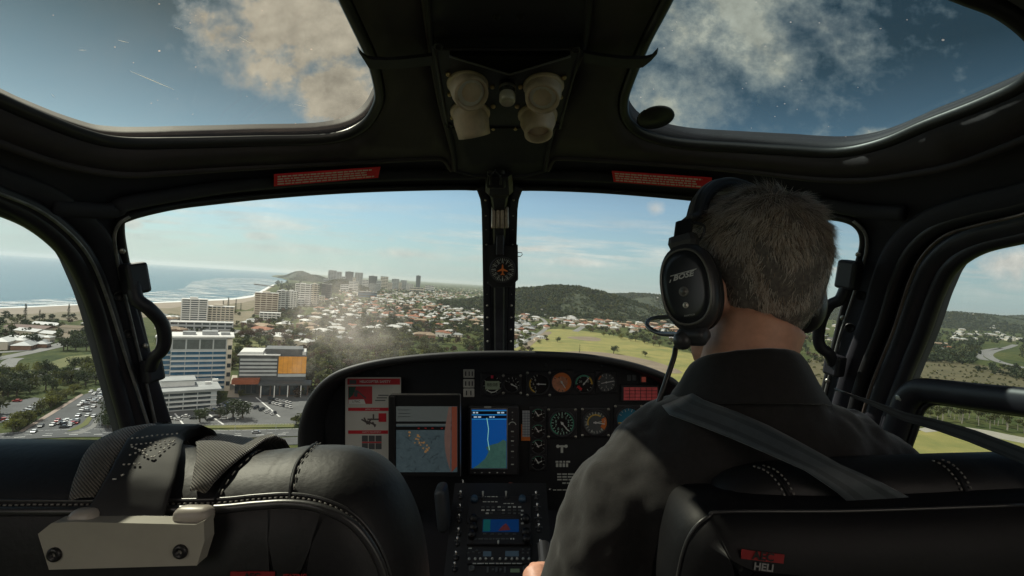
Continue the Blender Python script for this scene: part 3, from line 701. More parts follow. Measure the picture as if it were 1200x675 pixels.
# row of toggle switches along the foot of the panel
def toggle(X, m, parent, s=1., up=.012, guard=None):
    b = MB().add(lathe([(.006*s,0),(.006*s,.003),(.0035*s,.005)], 10, X), 0, True)
    o = b.build('toggle_switch', m_rim, parent)
    MB().add(tube([X @ Vector((0,0,.003)), X @ Vector((0,.004*s,.010*s)), X @ Vector((0,.009*s,.018*s))], [.0017*s,.0022*s,.0032*s], 8), 0, True).build('lever', m, o)
    return o
m_chr = mat('chrome lever', (.75,.74,.70), .25, .9)
for x, y, kind in ((541,567,3),(559.5,568,0),(569,568,1),(579,570.5,0),(588.5,570.5,0),(598.5,568.5,2),(608,568,0),(626.5,569,0),(644,572,0)):
    X = XP @ Matrix.Translation(pp(x, y+2, .001))
    if kind == 0: toggle(X, m_chr, ip, 1.1)
    elif kind == 1: MB().add(lathe([(.010,0),(.010,.010),(.008,.014),(.0006,.014)], 14, X), 0, True).build('knob', m_dgrey, ip)
    elif kind == 2: MB().add(rbox((0,.002,.010), (.018,.028,.02), .006, 3, X), 0, True).build('guarded_switch', mat('red guard', (.42,.12,.10), .4), ip)
    else: MB().add(tube([X @ Vector(p) for p in ((-.002,.020,.01),(.006,.022,.014),(.006,.012,.016),(0,.0,.018),(-.002,-.012,.016),(.004,-.018,.014))], .003, 8), 0, True).build('locking_lever', m_chr, ip)
# ------------------------------------------------------------------ centre console
cc = cabin_thing('centre_console', 'black sloping radio console with lit screen and rows of toggle switches between the seats', 'console', (0,1.3,-.9))
A_, B_, C2, D_ = P(533,566,1.43), P(640,566,1.43), P(643,675,1.20), P(525,675,1.20)
o_ = (A_+B_)/2; yv = ((A_+B_)-(C2+D_)); XC = frame3(o_, B_-A_, yv); nC = XC.to_3x3() @ Vector((0,0,1))
XCi = XC.inverted(); w0 = (B_-A_).length/2; L_ = yv.length/2
MB().add(prism([(-w0,0),(w0,0),(w0*1.0,-L_*1.6),(-w0*1.0,-L_*1.6)], XC @ Matrix.Translation((0,0,-.25)), .25)).build('console_body', m_pan, cc)
def cp(px, py, h=0.):
    d = P(px, py, 1); n = nC; t = o_.dot(n)/d.dot(n); q = XCi @ (d*t); return Vector((q.x, q.y, h))
def cbox(px0, py0, px1, py1, h, th, m, name, par, r=.0015):
    a, b = cp(px0, py1), cp(px1, py0); 
    return MB().add(rbox(((a.x+b.x)/2, (a.y+b.y)/2, h+th/2), (abs(b.x-a.x), abs(b.y-a.y), th), r, 1, XC)).build(name, m, par)
def cbars(px0, px1, py, hpx, seed, wmin, wmax, par, m=m_tick, h=.001, rows=1, dy=3, gap=1.2, name='console_lettering'):
    r = random.Random(seed); mb = MB()
    for i in range(rows):
        x = px0
        while x < px1-.8:
            w = min(r.uniform(wmin, wmax), px1-x); a, b = cp(x, py+i*dy), cp(x+w, py+i*dy); mb.add(box(((a.x+b.x)/2, a.y, h), (b.x-a.x, hpx*.0022, .0006), XC)); x += w+gap
    return mb.build(name, m, par)
r1 = cbox(547, 583, 622, 614, .0, .006, m_rim, 'audio_panel', cc); r2 = cbox(547, 608, 622, 640, .0, .008, m_rim, 'navigation_radio', cc)
r3 = cbox(547, 643, 622, 662, .0, .006, m_rim, 'transponder', cc); r4 = cbox(547, 664, 622, 690, .0, .005, m_rim, 'control_panel', cc)
for x, y in ((566,583),(593,583)): toggle(XC @ Matrix.Translation(cp(x, y+2, .006)), m_tick, r1, .9)
for x, y in ((556,588),(612,588)): MB().add(lathe([(.010,.006),(.009,.018),(.0006,.018)], 14, XC @ Matrix.Translation(cp(x, y, 0))), 0, True).build('knob', mat('blue lit knob', (.05,.10,.16), .4), r1)
for rr in range(3):
    for x in ((566,572,578,585,590,597,603,609) if rr < 2 else (571,576,590,597,603,609)):
        a = cp(x, 596.3+rr*3.7, .0075); MB().add(rbox(tuple(a), (.0085,.0042,.003), .001, 1, XC)).build('key', m_dgrey if (x+rr) % 3 else m_tick, r1)
cbars(566, 583, 584, 1, 3, 3, 5, r1, h=.0068, rows=2, dy=6); cbars(590, 602, 592, 1, 4, 3, 5, r1, h=.0068)
ns = cbox(565.5, 611, 608, 626, .008, .001, mat('radio screen blue', (.005,.03,.11), .3, emit=(.004,.05,.20), estr=.16), 'radio_screen', r2)
cbox(566, 611.5, 575, 625.5, .0092, .0004, mat('radio screen teal', (.01,.10,.10), .3, emit=(.01,.14,.14), estr=.14), 'screen_field', ns, .0001)
v = [XC @ cp(x, y, .0098) for x, y in ((584,625),(588,620),(593,616),(596,620),(598,624))]; MB().add((v, [(0,1,2,3,4)])).build('screen_terrain', mat('terrain red', (.16,.03,.03), .4, emit=(.14,.03,.04), estr=.12), ns)
for x, y in ((555,612),(555,622),(616,612),(616,628),(553,631),(617,636)): MB().add(lathe([(.0105,.008),(.0095,.022),(.0006,.022)], 16, XC @ Matrix.Translation(cp(x, y, 0))), 0, True).build('knob', m_blk, r2)
for x in (568,577,586,594,603): a = cp(x, 628.6, .009); MB().add(rbox(tuple(a), (.009,.004,.003), .001, 1, XC)).build('key', m_dgrey, r2)
for y in (601,606,611,616): a = cp(612, y, .009); MB().add(rbox(tuple(a), (.007,.0045,.003), .001, 1, XC)).build('key', m_tick, r2)
cbars(553, 596, 634, 2, 6, 2, 7, r2, m_dgrey, h=.0086); cbars(598, 604, 634, 2, 7, 1.5, 2.5, r2, h=.0086)
a = cp(584, 638, .009); MB().add(rbox(tuple(a), (.005,.010,.006), .002, 2, XC)).build('slide', m_tick, r2)
cbox(566, 648, 576, 654, .006, .001, mat('lcd grey blue', (.07,.11,.14), .3, emit=(.05,.08,.11), estr=.12), 'lcd', r3); cbox(592, 647.5, 608, 654, .006, .001, MATS['lcd grey blue'], 'lcd', r3)
for x in (550,557,563,569.5,577,586,593,600,606,613,620): a = cp(x, 657.2, .007); MB().add(lathe([(.0035,0),(.003,.003),(.0005,.003)], 8, XC @ Matrix.Translation(a)), 0, True).build('key', m_tick, r3)
for x, y in ((549,650),(555,649),(559,647),(562,650),(613,650),(619,650),(613,646),(620,646)): a = cp(x, y, .007); MB().add(rbox(tuple(a), (.006,.004,.003), .001, 1, XC)).build('key', m_dgrey, r3)
cbars(554, 613, 662.3, 1.3, 8, 3, 8, r3, h=.0066); cbars(549, 553, 644.5, 1.2, 9, 4, 5, r3, h=.0066)
for x in (553, 616.5): MB().add(lathe([(.0085,.004),(.007,.010),(.0035,.008),(.0005,.008)], 16, XC @ Matrix.Translation(cp(x, 668, 0))), 0, True).build('knob', m_dgrey, r4)
for x, h_ in ((572,.014),(578,.006),(582,.012),(587,.006),(592,.014)): a = cp(x, 669.5, .0058); MB().add(rbox(tuple(a), (.006,h_,.003), .001, 1, XC)).build('key', m_dgrey, r4)
cbox(598, 668, 609, 672.5, .005, .001, mat('lit green field', (.12,.17,.12), .4, emit=(.10,.14,.08), estr=.12), 'lcd', r4)
for x, y in ((540,583),(539,599),(538,611),(537.5,627),(536,638),(534.5,655),(533,668)):
    X = XC @ Matrix.Translation(cp(x, y, .0)); toggle(X, m_chr, cc, 1.0); cbars(x-3.5, x+3.5, y-4, 1.2, int(y), 2, 4, cc, m_dgrey)
for x, y in ((628,584),(629.5,598),(630.5,611),(631.5,622),(633,641),(636,657)):
    X = XC @ Matrix.Translation(cp(x, y, .0)); toggle(X, m_chr, cc, 1.0); cbars(x-4.5, x+4.5, y-4, 1.5, int(y), 3, 5, cc, m_dgrey)
# heater duct / lever left of the console
dv = MB().add(rbox((0,0,0), (.03,.07,.11), .012, 3, frame3(P(519,594,1.32), (1,0,.1), (0,1,0))), 0, True)
cabin_mesh(dv, 'throttle_lever', mat('grey lever paint', (.06,.068,.075), .45, var=.2, vscale=20), 'grey padded lever in the dark gap left of the radio console', 'lever', P(519,594,1.32))
# ------------------------------------------------------------------ card, tablet, compass
cd = cabin_thing('safety_card', 'white safety card with red heading strips propped on the left of the instrument panel', 'card', P(437,530,1.46))
XK = Matrix(((1,0,0,0),(0,0,-1,1.468),(0,1,0,0),(0,0,0,1)))
def kp(px, py, h=0.): p = P(px, py, 1.468); return Vector((p.x, p.z, h))
def kbox(px0, py0, px1, py1, h, th, m, name, par):
    a, b = kp(px0, py1), kp(px1, py0); return MB().add(box(((a.x+b.x)/2, (a.y+b.y)/2, h+th/2), (b.x-a.x, b.y-a.y, th), XK)).build(name, m, par)
kbox(405, 442, 470, 545, 0, .003, mat('laminated card', (.62,.61,.57), .3, var=.05, vscale=10), 'card_sheet', cd)
m_kred = mat('card red', (.60,.03,.045), .35)
for i, (x0, y0, x1, y1) in enumerate(((407.5,443.5,469,450.5),(408.5,477.5,458,481.2),(408.5,504,455,508))):
    h = kbox(x0, y0, x1, y1, .003, .0006, m_kred, 'heading_strip', cd)
    t = MB()
    if i == 0: t.add(text_geo('HELICOPTER SAFETY', .0095, XK @ Matrix.Translation(kp(440, 447, .0042)), bold=.0002))
    elif i == 1: t.add(text_geo('APPROACHING', .006, XK @ Matrix.Translation(kp(437, 479.4, .0042))))
    else: t.add(text_geo('SAFETY EQUIPMENT', .006, XK @ Matrix.Translation(kp(436, 506, .0042))))
    t.build('heading_lettering', m_white, h)
kbox(410, 445, 418, 449.6, .0038, .0006, m_dgrey, 'card_emblem', cd)
pc = kbox(408.5, 452.5, 436.5, 473, .003, .0006, mat('card picture red', (.50,.05,.06), .4), 'card_picture', cd)
t = MB()
def kpoly(pts, h): v = [XK @ kp(x, y, h) for x, y in pts]; ts = geometry.tessellate_polygon([[Vector((p[0], p[1], 0)) for p in pts]]); return v, [tuple(q) for q in ts]
t.add(kpoly([(409,453),(418,453),(414,463),(409,467)], .0042), 0); t.add(kpoly([(417,457),(419,456.5),(430,466),(429,467)], .0044), 1); t.add(kpoly([(416,456),(420,459),(419,465),(415,464)], .0044), 1)
t.add(kpoly([(409,468),(427,467.5),(429,473),(409,473)], .0044), 2); t.add(text_geo('1/7AC', .009, XK @ Matrix.Translation(kp(418, 470.3, .0050))), 3)
t.build('picture_art', [mat('card green', (.03,.10,.07), .5), m_dgrey, m_white, m_dial], pc)
for y in (463, 466, 469): kbox(440+(469-y)*.6, y-.6, 452+(469-y)*.6, y+.5, .003, .0006, m_dgrey, 'card_sketch', cd)
hx = kbox(444, 484, 453, 494, .003, .0006, m_kred, 'card_picture', cd)
sk = MB()
for a in (((424,491),(434,497)),((430,493),(441,498)),((427,489),(431,497)),((437,494),(440,500)),((433,494),(436,490)),((438,485),(438,492)),((431,491),(446,491))):
    A = kp(*a[0]); Bq = kp(*a[1]); d = (Bq-A).normalized(); n = Vector((-d.y, d.x, 0))*.0022
    sk.add(([XK @ (A+n+Vector((0,0,.0036))), XK @ (A-n+Vector((0,0,.0036))), XK @ (Bq-n+Vector((0,0,.0036))), XK @ (Bq+n+Vector((0,0,.0036)))], [(0,1,2,3)]))
sk.build('card_sketch', mat('sketch ink', (.12,.10,.10), .5), cd)
for y in (510, 519): 
    for x in (424.5, 432.5, 440.5): kbox(x, y, x+7, y+7, .003, .0006, m_dgrey, 'card_picture', cd)
kbox(424.5, 517.3, 447.5, 518.6, .003, .0007, m_kred, 'heading_strip', cd)
# tablet on a mount in front of the panel
tb = cabin_thing('tablet_computer', 'tablet in a dark holder showing a pale aeronautical chart, left of the blue map display', 'tablet', P(499,557,1.42))
XT = Matrix(((1,0,0,0),(0,0,-1,1.425),(0,1,0,0),(0,0,0,1)))
def tp(px, py, h=0.): p = P(px, py, 1.425); return Vector((p.x, p.z, h))
def tbox(px0, py0, px1, py1, h, th, m, name, par, r=.0004):
    a, b = tp(px0, py1), tp(px1, py0); return MB().add(rbox(((a.x+b.x)/2, (a.y+b.y)/2, h+th/2), (b.x-a.x, b.y-a.y, th), r, 2, XT)).build(name, m, par)
tbox(457, 461.5, 540, 560, -.012, .010, m_alu, 'tablet_shell', tb, .005); tbox(457.6, 462.3, 539.2, 559, -.004, .0055, m_blk, 'tablet_bezel', tb, .004)
tbox(455.5, 463, 464, 560, -.013, .020, m_blk, 'holder_arm', tb, .004)
m_map = mat('chart screen', (.08,.11,.12), .22, var=.35, vscale=45, emit=(.10,.15,.17), estr=.13, detail=6)
ts = tbox(464.5, 476, 536, 553, .0015, .001, m_map, 'screen', tb)
m_hdr = mat('app header', (.11,.125,.12), .22, emit=(.17,.19,.18), estr=.12)
tbox(464.5, 476, 529, 493.5, .0026, .0005, m_hdr, 'app_header', ts, .0002)
tbox(464.5, 496.5, 529, 498.3, .0027, .0005, m_hdr, 'tool_bar_line', ts, .0002); tbox(464.5, 499.5, 529, 503.6, .0027, .0005, m_blk, 'tool_bar', ts, .0002); tbox(464.5, 493.6, 529, 496.3, .0027, .0005, m_blk, 'tool_bar', ts, .0002)
def tpoly(pts, h): v = [XT @ tp(x, y, h) for x, y in pts]; q = geometry.tessellate_polygon([[Vector((p[0], p[1], 0)) for p in pts]]); return v, [tuple(k_) for k_ in q]
MB().add(tpoly(cr([(526,476.5),(524.5,486),(522,500),(521,512),(522,528),(525,542),(528.3,552)], False, 4)+[(527.5,552.5),(529,476.5)], .0034)).build('screen_reflection', mat('pink reflection paint', (.13,.085,.075), .22, var=.3, vscale=30, emit=(.36,.21,.17), estr=.11), ts)  # pink reflection on the screen, drawn as a glowing patch of colour
MB().add(tpoly([(529.3,476.2),(535.8,476.2),(535.8,546),(529.3,552.8)], .0034)).build('side_bar', mat('rust side bar', (.14,.045,.03), .22, emit=(.26,.07,.04), estr=.18), ts)
t = MB(); r = random.Random(4)
for i in range(46):
    x, y = r.uniform(467,518), r.uniform(507,550); a = r.uniform(0, PI); l = r.uniform(1.5, 7); A = tp(x, y); Bq = tp(x+l*math.cos(a), y+l*math.sin(a)); d = (Bq-A).normalized(); n = Vector((-d.y,d.x,0))*.0005; z = Vector((0,0,.0032))
    t.add(([XT @ (A+n+z), XT @ (A-n+z), XT @ (Bq-n+z), XT @ (Bq+n+z)], [(0,1,2,3)]), 0)
for i in range(26):
    u = r.random(); x, y = 481+22*u+r.gauss(0,2.2), 507+22*u+r.gauss(0,2.6); A = tp(x, y, .0033); t.add(([XT @ (A+Vector((sx*r.uniform(.001,.0035), sy*r.uniform(.001,.003), 0))) for sx, sy in ((-1,-1),(1,-1),(1,1),(-1,1))], [(0,1,2,3)]), 1)
t.build('chart_lines', [mat('chart ink', (.05,.06,.07), .4), mat('chart tan', (.36,.20,.08), .4, emit=(.36,.20,.08), estr=.2)], ts); t = MB()
for y in (480, 484, 488): A = tp(474, y, .0035); t.add(box(tuple(A), (.034,.0014,.0003), XT), 0)
t.build('header_lines', MATS['chart ink'], ts); t = MB()
for x in (491,499,507,518): A = tp(x, 501.5, .0035); t.add(box(tuple(A), (.006,.003,.0003), XT), 2)
t.build('tool_icons', [m_redm, m_redm, m_redm], ts)
# standby compass hanging on the post
cX_ = SH(589, 312, .935)
co = cabin_thing('standby_compass', 'black standby compass box with round orange aircraft dial hanging on the centre post', 'compass', cX_)
X = frame3(cX_, (1,0,0), (0,-.10,1)); s_ = cX_.y/FOC
body = [(-17*s_,24*s_),(17*s_,24*s_),(17.5*s_,-16*s_),(10*s_,-24*s_),(-11*s_,-24*s_),(-17*s_,-20*s_)]
b = MB().add(prism(body, X @ Matrix.Translation((0,0,-.045)), .05)).build('compass_case', m_blk, co); bv = b.modifiers.new('Bevel','BEVEL'); bv.width = .004; bv.segments = 2
MB().add(lathe([(.0385,.005),(.0385,.009),(.036,.011),(.0352,.007)], 36, X @ Matrix.Translation((0,-.010,0)), cap=False), 0, True).build('compass_bezel', m_rim, co)
dl = MB().add(lathe([(.0355,.0055),(.0005,.0055)], 36, X @ Matrix.Translation((0,-.010,0)), cap=False)).build('compass_dial', m_dial, co)
t = MB(); C0 = X @ Matrix.Translation((0,-.010,.0062))
for i in range(36):
    a = 2*PI*i/36; w = .0011 if i % 3 else .0022; r0 = .027 if i % 3 else .0245; d = Vector((math.sin(a), math.cos(a), 0)); p_ = Vector((d.y,-d.x,0))*w/2
    t.add(([C0 @ (d*r0-p_), C0 @ (d*r0+p_), C0 @ (d*.0335+p_), C0 @ (d*.0335-p_)], [(0,1,2,3)]), 0)
for i, s in enumerate(('N','3','6','E','12','15','S','21','24','W','30','33')):
    a = 2*PI*i/12; t.add(text_geo(s, .0085, C0 @ Matrix.Translation((math.sin(a)*.0215, math.cos(a)*.0215, 0)) @ Matrix.Rotation(-a, 4, 'Z')), 0)
pl_ = [(0,.017),(.0022,.012),(.0024,.004),(.015,-.003),(.015,-.006),(.0024,-.003),(.002,-.010),(.006,-.014),(.006,-.016),(0,-.0145),(-.006,-.016),(-.006,-.014),(-.002,-.010),(-.0024,-.003),(-.015,-.006),(-.015,-.003),(-.0024,.004),(-.0022,.012)]
t.add(prism(pl_, C0, .001), 1); t.build('dial_markings', [m_tick, m_orange], dl)
kn = MB().add(tube([X @ Vector(p) for p in ((.04,.03,-.01),(.052,.028,-.006),(.058,.034,-.004),(.056,.040,-.004),(.044,.040,-.008))], .0012, 6), 0, True).build('adjuster_wire', m_chr, co)
hg = MB().add(rbox(tuple(SH(586,282,.955)), (.022,.02,.085), .003, 2), 0).build('hanger', m_frm, co)
rk = MB()
cR = SH(586,254,.945)
for i in range(4): rk.add(lathe([(.0001,-.004),(.0052,-.004),(.0058,0),(.0058,.050),(.0052,.054),(.0001,.054)], 12, Matrix.Translation((cR.x-.018+.012*i, cR.y, cR.z-.027)), cap=False), 0, True)
rk.build('rubber_damper', mat('worn brass damper', (.42,.34,.27), .45, .5, var=.3, vscale=60), co)
# ================================================================== SEATS
m_lea = mat('black seat leather', (.011,.011,.012), .54, spec=.36, var=.35, vscale=14, bump=.32, bscale=150, bdist=.0012)
m_leb = mat('black seat leather side', (.007,.007,.008), .55, spec=.18, var=.3, vscale=10, bump=.3, bscale=160, bdist=.0008)
m_pip = mat('leather piping', (.035,.035,.036), .33, bump=.2, bscale=200, bdist=.0005)
m_thr = mat('pale stitching', (.22,.21,.19), .7)
m_web = mat('grey seat belt webbing', (.056,.070,.080), .66, var=.15, vscale=60, sheen=.3)
m_webd = mat('black webbing', (.014,.014,.015), .7, var=.2, vscale=80)
m_slv = mat('woven belt sleeve', (.085,.078,.066), .85, var=.4, vscale=240, bump=.8, bscale=420, bdist=.0012, sheen=.4)
m_nyl = mat('white nylon guide', (.36,.345,.295), .35, var=.06, vscale=20)
m_web2 = mat('grey webbing dark stripe', (.034,.043,.050), .7, var=.15, vscale=60, sheen=.3)
nt_ = m_slv.node_tree; wv_ = nt_.nodes.new('ShaderNodeTexWave'); wv_.inputs['Scale'].default_value = 175; wv_.inputs['Distortion'].default_value = .6; wv_.bands_direction = 'DIAGONAL'
tcs = nt_.nodes.new('ShaderNodeTexCoord'); nt_.links.new(tcs.outputs['Object'], wv_.inputs['Vector']); wr_ = nt_.nodes.new('ShaderNodeValToRGB'); wr_.color_ramp.elements[0].color = (.028,.026,.022,1); wr_.color_ramp.elements[1].color = (.17,.155,.13,1); nt_.links.new(wv_.outputs['Fac'], wr_.inputs['Fac']); nt_.links.new(wr_.outputs['Color'], nt_.nodes['Principled BSDF'].inputs['Base Color'])
bps = nt_.nodes.new('ShaderNodeBump'); bps.inputs['Strength'].default_value = .8; bps.inputs['Distance'].default_value = .0012; nt_.links.new(wv_.outputs['Fac'], bps.inputs['Height']); nt_.links.new(bps.outputs['Normal'], nt_.nodes['Principled BSDF'].inputs['Normal'])
def cushion(out_px, d, rings, mats, name, parent, xz=None):
    o = [((x-600)/FOC*d, (337.5-y)/FOC*d) for x, y in out_px]
    R = []
    for ins, y in rings:
        g = grow(o, -ins) if ins else o
        R.append([Vector((p[0], y, p[1])) for p in g])
    return MB().add(loft(R), 0, True).build(name, mats, parent)
def seam(tree, pts, r, name, m, parent, k=5, off=.001, mb=None):
    q = [hit(tree, x, y, off)[0] for x, y in cr(pts, False, k)]
    b = mb or MB(); b.add(tube(q, r, 7), 0, True)
    return b if mb else b.build(name, m, parent)
def stitches(tree, pts, parent, n=30, off=.0016, r=.0009, name='stitching', m=None):
    q = resample([hit(tree, x, y, off)[0] for x, y in cr(pts, False, 6)], n*2); b = MB()
    for i in range(n): b.add(tube([q[2*i], q[2*i].lerp(q[2*i+1], .9)], r, 5), 0, True)
    return b.build(name, m or m_thr, parent)
# ---------------------------------------------------------------- empty left seat
ls = cabin_thing('passenger_seat', 'empty black leather seat with piped back, white belt guide at its top, left foreground', 'seat', (-.30,.6,-.95))
LO = cr([(-120,545),(-105,524),(-70,515),(0,512.5),(60,513),(120,514),(200,518),(262,526),(300,527),(335,523.5),(346,522.8),(360,520.5),(395,519.5),(425,523),(452,537),(474,560),(490,592),(500,628),(506,675),(510,760),(512,900),(470,980),(300,1000),(0,1000),(-110,980),(-130,900),(-128,700)], True, 5)
LR = [(.085,.447),(.055,.450),(.034,.458),(.017,.474),(.006,.498),(.001,.524),(.003,.550),(.014,.580),(.030,.605),(.05,.628),(.08,.64)]
lb = cushion(LO, .545, LR, m_lea, 'backrest', ls)
tl = bvh_of(lb)
for pts in ([(-90,600),(0,599),(110,599),(245,597.5),(300,593),(340,591),(375,596),(408,611),(430,634),(446,664),(456,700)],):
    seam(tl, pts, .0042, 'piping', m_pip, lb, 6, .0015); stitches(tl, [(x, y-7+(-0 if x < 380 else -(x-380)*.02)) for x, y in pts], lb, 90)
    seam(tl, [(x+ (0 if x < 380 else (x-380)*.06), y-12) for x, y in pts], .0016, 'seam', m_pip, lb, 6, .0005)
for pts in ([(372,519),(362,527),(350,541),(344,556),(341,575),(340,590)],[(303,526),(286,540),(270,556),(258,575),(250,596)]):
    seam(tl, pts, .0022, 'seam', m_leb, lb, 6, .0004); stitches(tl, [(x+4, y) for x, y in pts], lb, 14, r=.0007)
MB().add(rbox((-.30,.86,-.72), (.50,.46,.13), .045, 4), 0, True).build('seat_cushion', m_lea, ls)
MB().add(rbox((-.30,.84,-.84), (.42,.40,.30), .02, 2), 0).build('seat_base', m_blk, ls)
# red printed patch at the foot of the back panel
def decal(tree, px, py, txts, parent, boxm=None, w=46, h=9, name='printed_label', slope=0.):
    p, n = hit(tree, px, py, .0012); X = frame3(p, (1, 0, -slope), Vector((0,0,1)))
    s = p.y/FOC; lb_ = None
    if boxm: lb_ = MB().add(box((0,0,0), (w*s, h*s, .0008), X)).build(name, boxm, parent)
    for tx, dx, dy, sz, m in txts:
        o = MB().add(text_geo(tx, sz*s, X @ Matrix.Translation((dx*s, dy*s, .0012)), bold=.0003)).build('lettering', m, lb_ or parent); 
m_dred = mat('dark red print', (.22,.010,.012), .6); m_dk = mat('black print', (.01,.01,.01), .6); m_pw = mat('faded white print', (.20,.20,.20), .6)
decal(tl, 297, 674, [('AEC', 0, 0, 10, m_dk), ('SEATING', 50, 0, 7, m_dred), ('HELI', 0, -10, 9, m_pw)], lb, m_dred, 52, 10)
# ---------------------------------------------------------------- harness over the left seat
hb = cabin_thing('harness_strap', 'black harness strap with white cross stitching draped over the top of the empty seat', 'harness', (-.30,.5,-.25))
def drape(A, B, off, th, k, name, m, parent, over=True, bulge=0.):
    A = resample([Vector((x, y, 0)) for x, y in cr(A, False, 5)], k); B = resample([Vector((x, y, 0)) for x, y in cr(B, False, 5)], k); n = 8
    rows = []
    for a, b in zip(A, B):
        row = []
        for j in range(n+1):
            t = j/n; q = a.lerp(b, t); p, nn = hit(tl, q.x, q.y, off+bulge*math.sin(PI*t), .60); row.append(p)
        rows.append(row)
    if over:   # carry the cloth over the crest and down the far side
        top = rows[0]; far1 = [p+Vector((0,.045,.004)) for p in top]; far2 = [p+Vector((0,.10,-.03)) for p in top]; far3 = [p+Vector((0,.125,-.12)) for p in top]
        rows = [far3, far2, far1]+rows
    v = [p for r in rows for p in r]; w = n+1
    f = [(i*w+j, i*w+j+1, (i+1)*w+j+1, (i+1)*w+j) for i in range(len(rows)-1) for j in range(n)]
    o = MB().add((v, f), 0, True).build(name, m, parent); mod_solid(o, th, 0); mod_sub(o, 1); return o
drape([(118,520),(103,533),(92,560),(85,590)], [(160,520),(146,536),(131,560),(119,586)], .005, .004, 14, 'belt_sleeve', m_slv, hb, True, .004)
drape([(226,520),(230,536),(229,556),(226,580)], [(300,531),(284,543),(262,562),(244,582)], .006, .004, 14, 'belt_sleeve', m_slv, hb, True, .005)
st = drape([(152,520),(143,536),(124,575),(102,612)], [(214,520),(213,538),(207,575),(198,612)], .009, .004, 16, 'strap', m_webd, hb)
L0 = [hit(tl, x, 518, .006)[0]+Vector((0,.01,dz)) for x, dz in ((150,.000),(162,.004),(180,.006),(198,.005),(216,.000))]
lp = MB().add(ribbon([p+Vector((0,-.020,0)) for p in L0], [p+Vector((0,.035,0)) for p in L0], .003), 0, False).build('strap_fold', m_webd, hb)
th_ = MB()
def sline(x0, y0, x1, y1, n):
    q = [hit(tl, x0+(x1-x0)*i/40, y0+(y1-y0)*i/40, .0125)[0] for i in range(41)]; q = resample(q, n*2)
    for i in range(n): th_.add(tube([q[2*i], q[2*i].lerp(q[2*i+1], .75)], .0008, 5), 0, True)
sline(155,527,207,522,10); sline(154,535,206,529,10); sline(155,537,182,548,7); sline(155,545,190,534,7); sline(148,556,168,555,4); sline(140,568,150,567,2); sline(182,548,204,530,5)
th_.build('cross_stitching', mat('white thread', (.55,.53,.48), .8), st)
gd = cabin_thing('belt_guide', 'white nylon belt guide block with two dark screws on the back of the empty seat', 'belt guide', P(140,640,.432))
XG = Matrix(((1,0,0,0),(0,0,-1,.432),(0,1,0,0),(0,0,0,1)))
def gp(x, y): p = P(x, y, .432); return (p.x, p.z)
o = MB().add(prism([gp(*q) for q in ((42,627),(58,614.5),(80,613),(228,616),(237,612),(238,636),(229,664),(55,669))], XG @ Matrix.Translation((0,0,-.016)), .014)).build('guide_block', m_nyl, gd); bv = o.modifiers.new('Bevel','BEVEL'); bv.width = .0025; bv.segments = 3
for x0, x1, y0, y1 in ((66,101,605,625),(192,237,602,625)):
    a, b = gp(x0, y1), gp(x1, y0); MB().add(rbox(((a[0]+b[0])/2, (a[1]+b[1])/2, -.015), (b[0]-a[0], b[1]-a[1], .018), .007, 3, XG), 0, True).build('guide_lug', mat('translucent nylon lug', (.38,.345,.30), .4), gd)
for x, y in ((62,651),(210,647.5)):
    c = gp(x, y); MB().add(lathe([(.0062,-.006),(.0062,-.0005),(.005,.001),(.0028,.001),(.0022,-.0025),(.0003,-.0025)], 16, XG @ Matrix.Translation((c[0], c[1], 0))), 0, True).build('screw', m_blk, gd)
# ---------------------------------------------------------------- pilot's seat
ps = cabin_thing('pilot_seat', "pilot's black leather seat with stitched top roll and red and white print on its back", 'seat', (.36,.6,-.95))
def ell(path, ry, rz, n=20):
    R = []
    for p, a, b in zip(path, ry, rz): R.append([Vector((p.x, p.y+a*math.cos(2*PI*j/n), p.z+b*math.sin(2*PI*j/n))) for j in range(n)])
    return loft(R)
xs = [829,832,840,852,868,890,920,980,1010,1060,1120,1200,1280,1330,1345]
zc = [590,586,580,576,573,570,568,566.5,566,565,563,561,560,566,575]
hh = [3,9,16,20,22.5,24,25,26,26.5,27,27,27,26,18,5]
path = [P(x, z, .52) for x, z in zip(xs, zc)]
roll = MB().add(ell(path, [h/FOC*.52*1.6 for h in hh], [h/FOC*.52*1.08 for h in hh], 24), 0, True).build('top_roll', m_lea, ps)
tr_ = bvh_of(roll)
for pts in ([(888,547),(902,552),(915,564),(924,580),(928,590)],[(1097,540),(1110,546),(1122,558),(1130,572),(1136,588)]):
    seam(tr_, pts, .0020, 'seam', m_leb, roll, 6, .0003); stitches(tr_, [(x-5, y+1) for x, y in pts], roll, 11, r=.0009); stitches(tr_, [(x+6, y) for x, y in pts], roll, 11, r=.0009)
PO = cr([(779,760),(782,700),(787,668),(794,634),(803,611),(818,597),(842,590.5),(900,588.5),(1000,588),(1100,584),(1200,579),(1300,577),(1345,584),(1362,610),(1368,700),(1366,900),(1300,980),(900,980),(790,960),(777,860)], True, 5)
pb = cushion(PO, .47, [(.055,.436),(.034,.438),(.016,.446),(.005,.457),(0,.472),(.001,.50),(.006,.54),(.014,.575),(.03,.60)], m_leb, 'back_shell', ps)
tb_ = bvh_of(pb)
seam(tb_, [(792,690),(800,650),(812,622),(830,606),(852,600),(1000,599),(1200,592)], .0016, 'seam', m_pip, pb, 6, .0004)
decal(tb_, 893, 652, [('AEC', 0, .5, 13.5, m_dk), ('HELI', 2, -12, 12, m_pw), ('IS', 6, -25, 12, m_pw)], pb, m_dred, 50, 10.5, slope=.12)
MB().add(rbox((.32,.86,-.63), (.50,.48,.13), .045, 4), 0, True).build('seat_cushion', m_lea, ps)
MB().add(rbox((.32,.84,-.85), (.42,.40,.30), .02, 2), 0).build('seat_base', m_blk, ps)
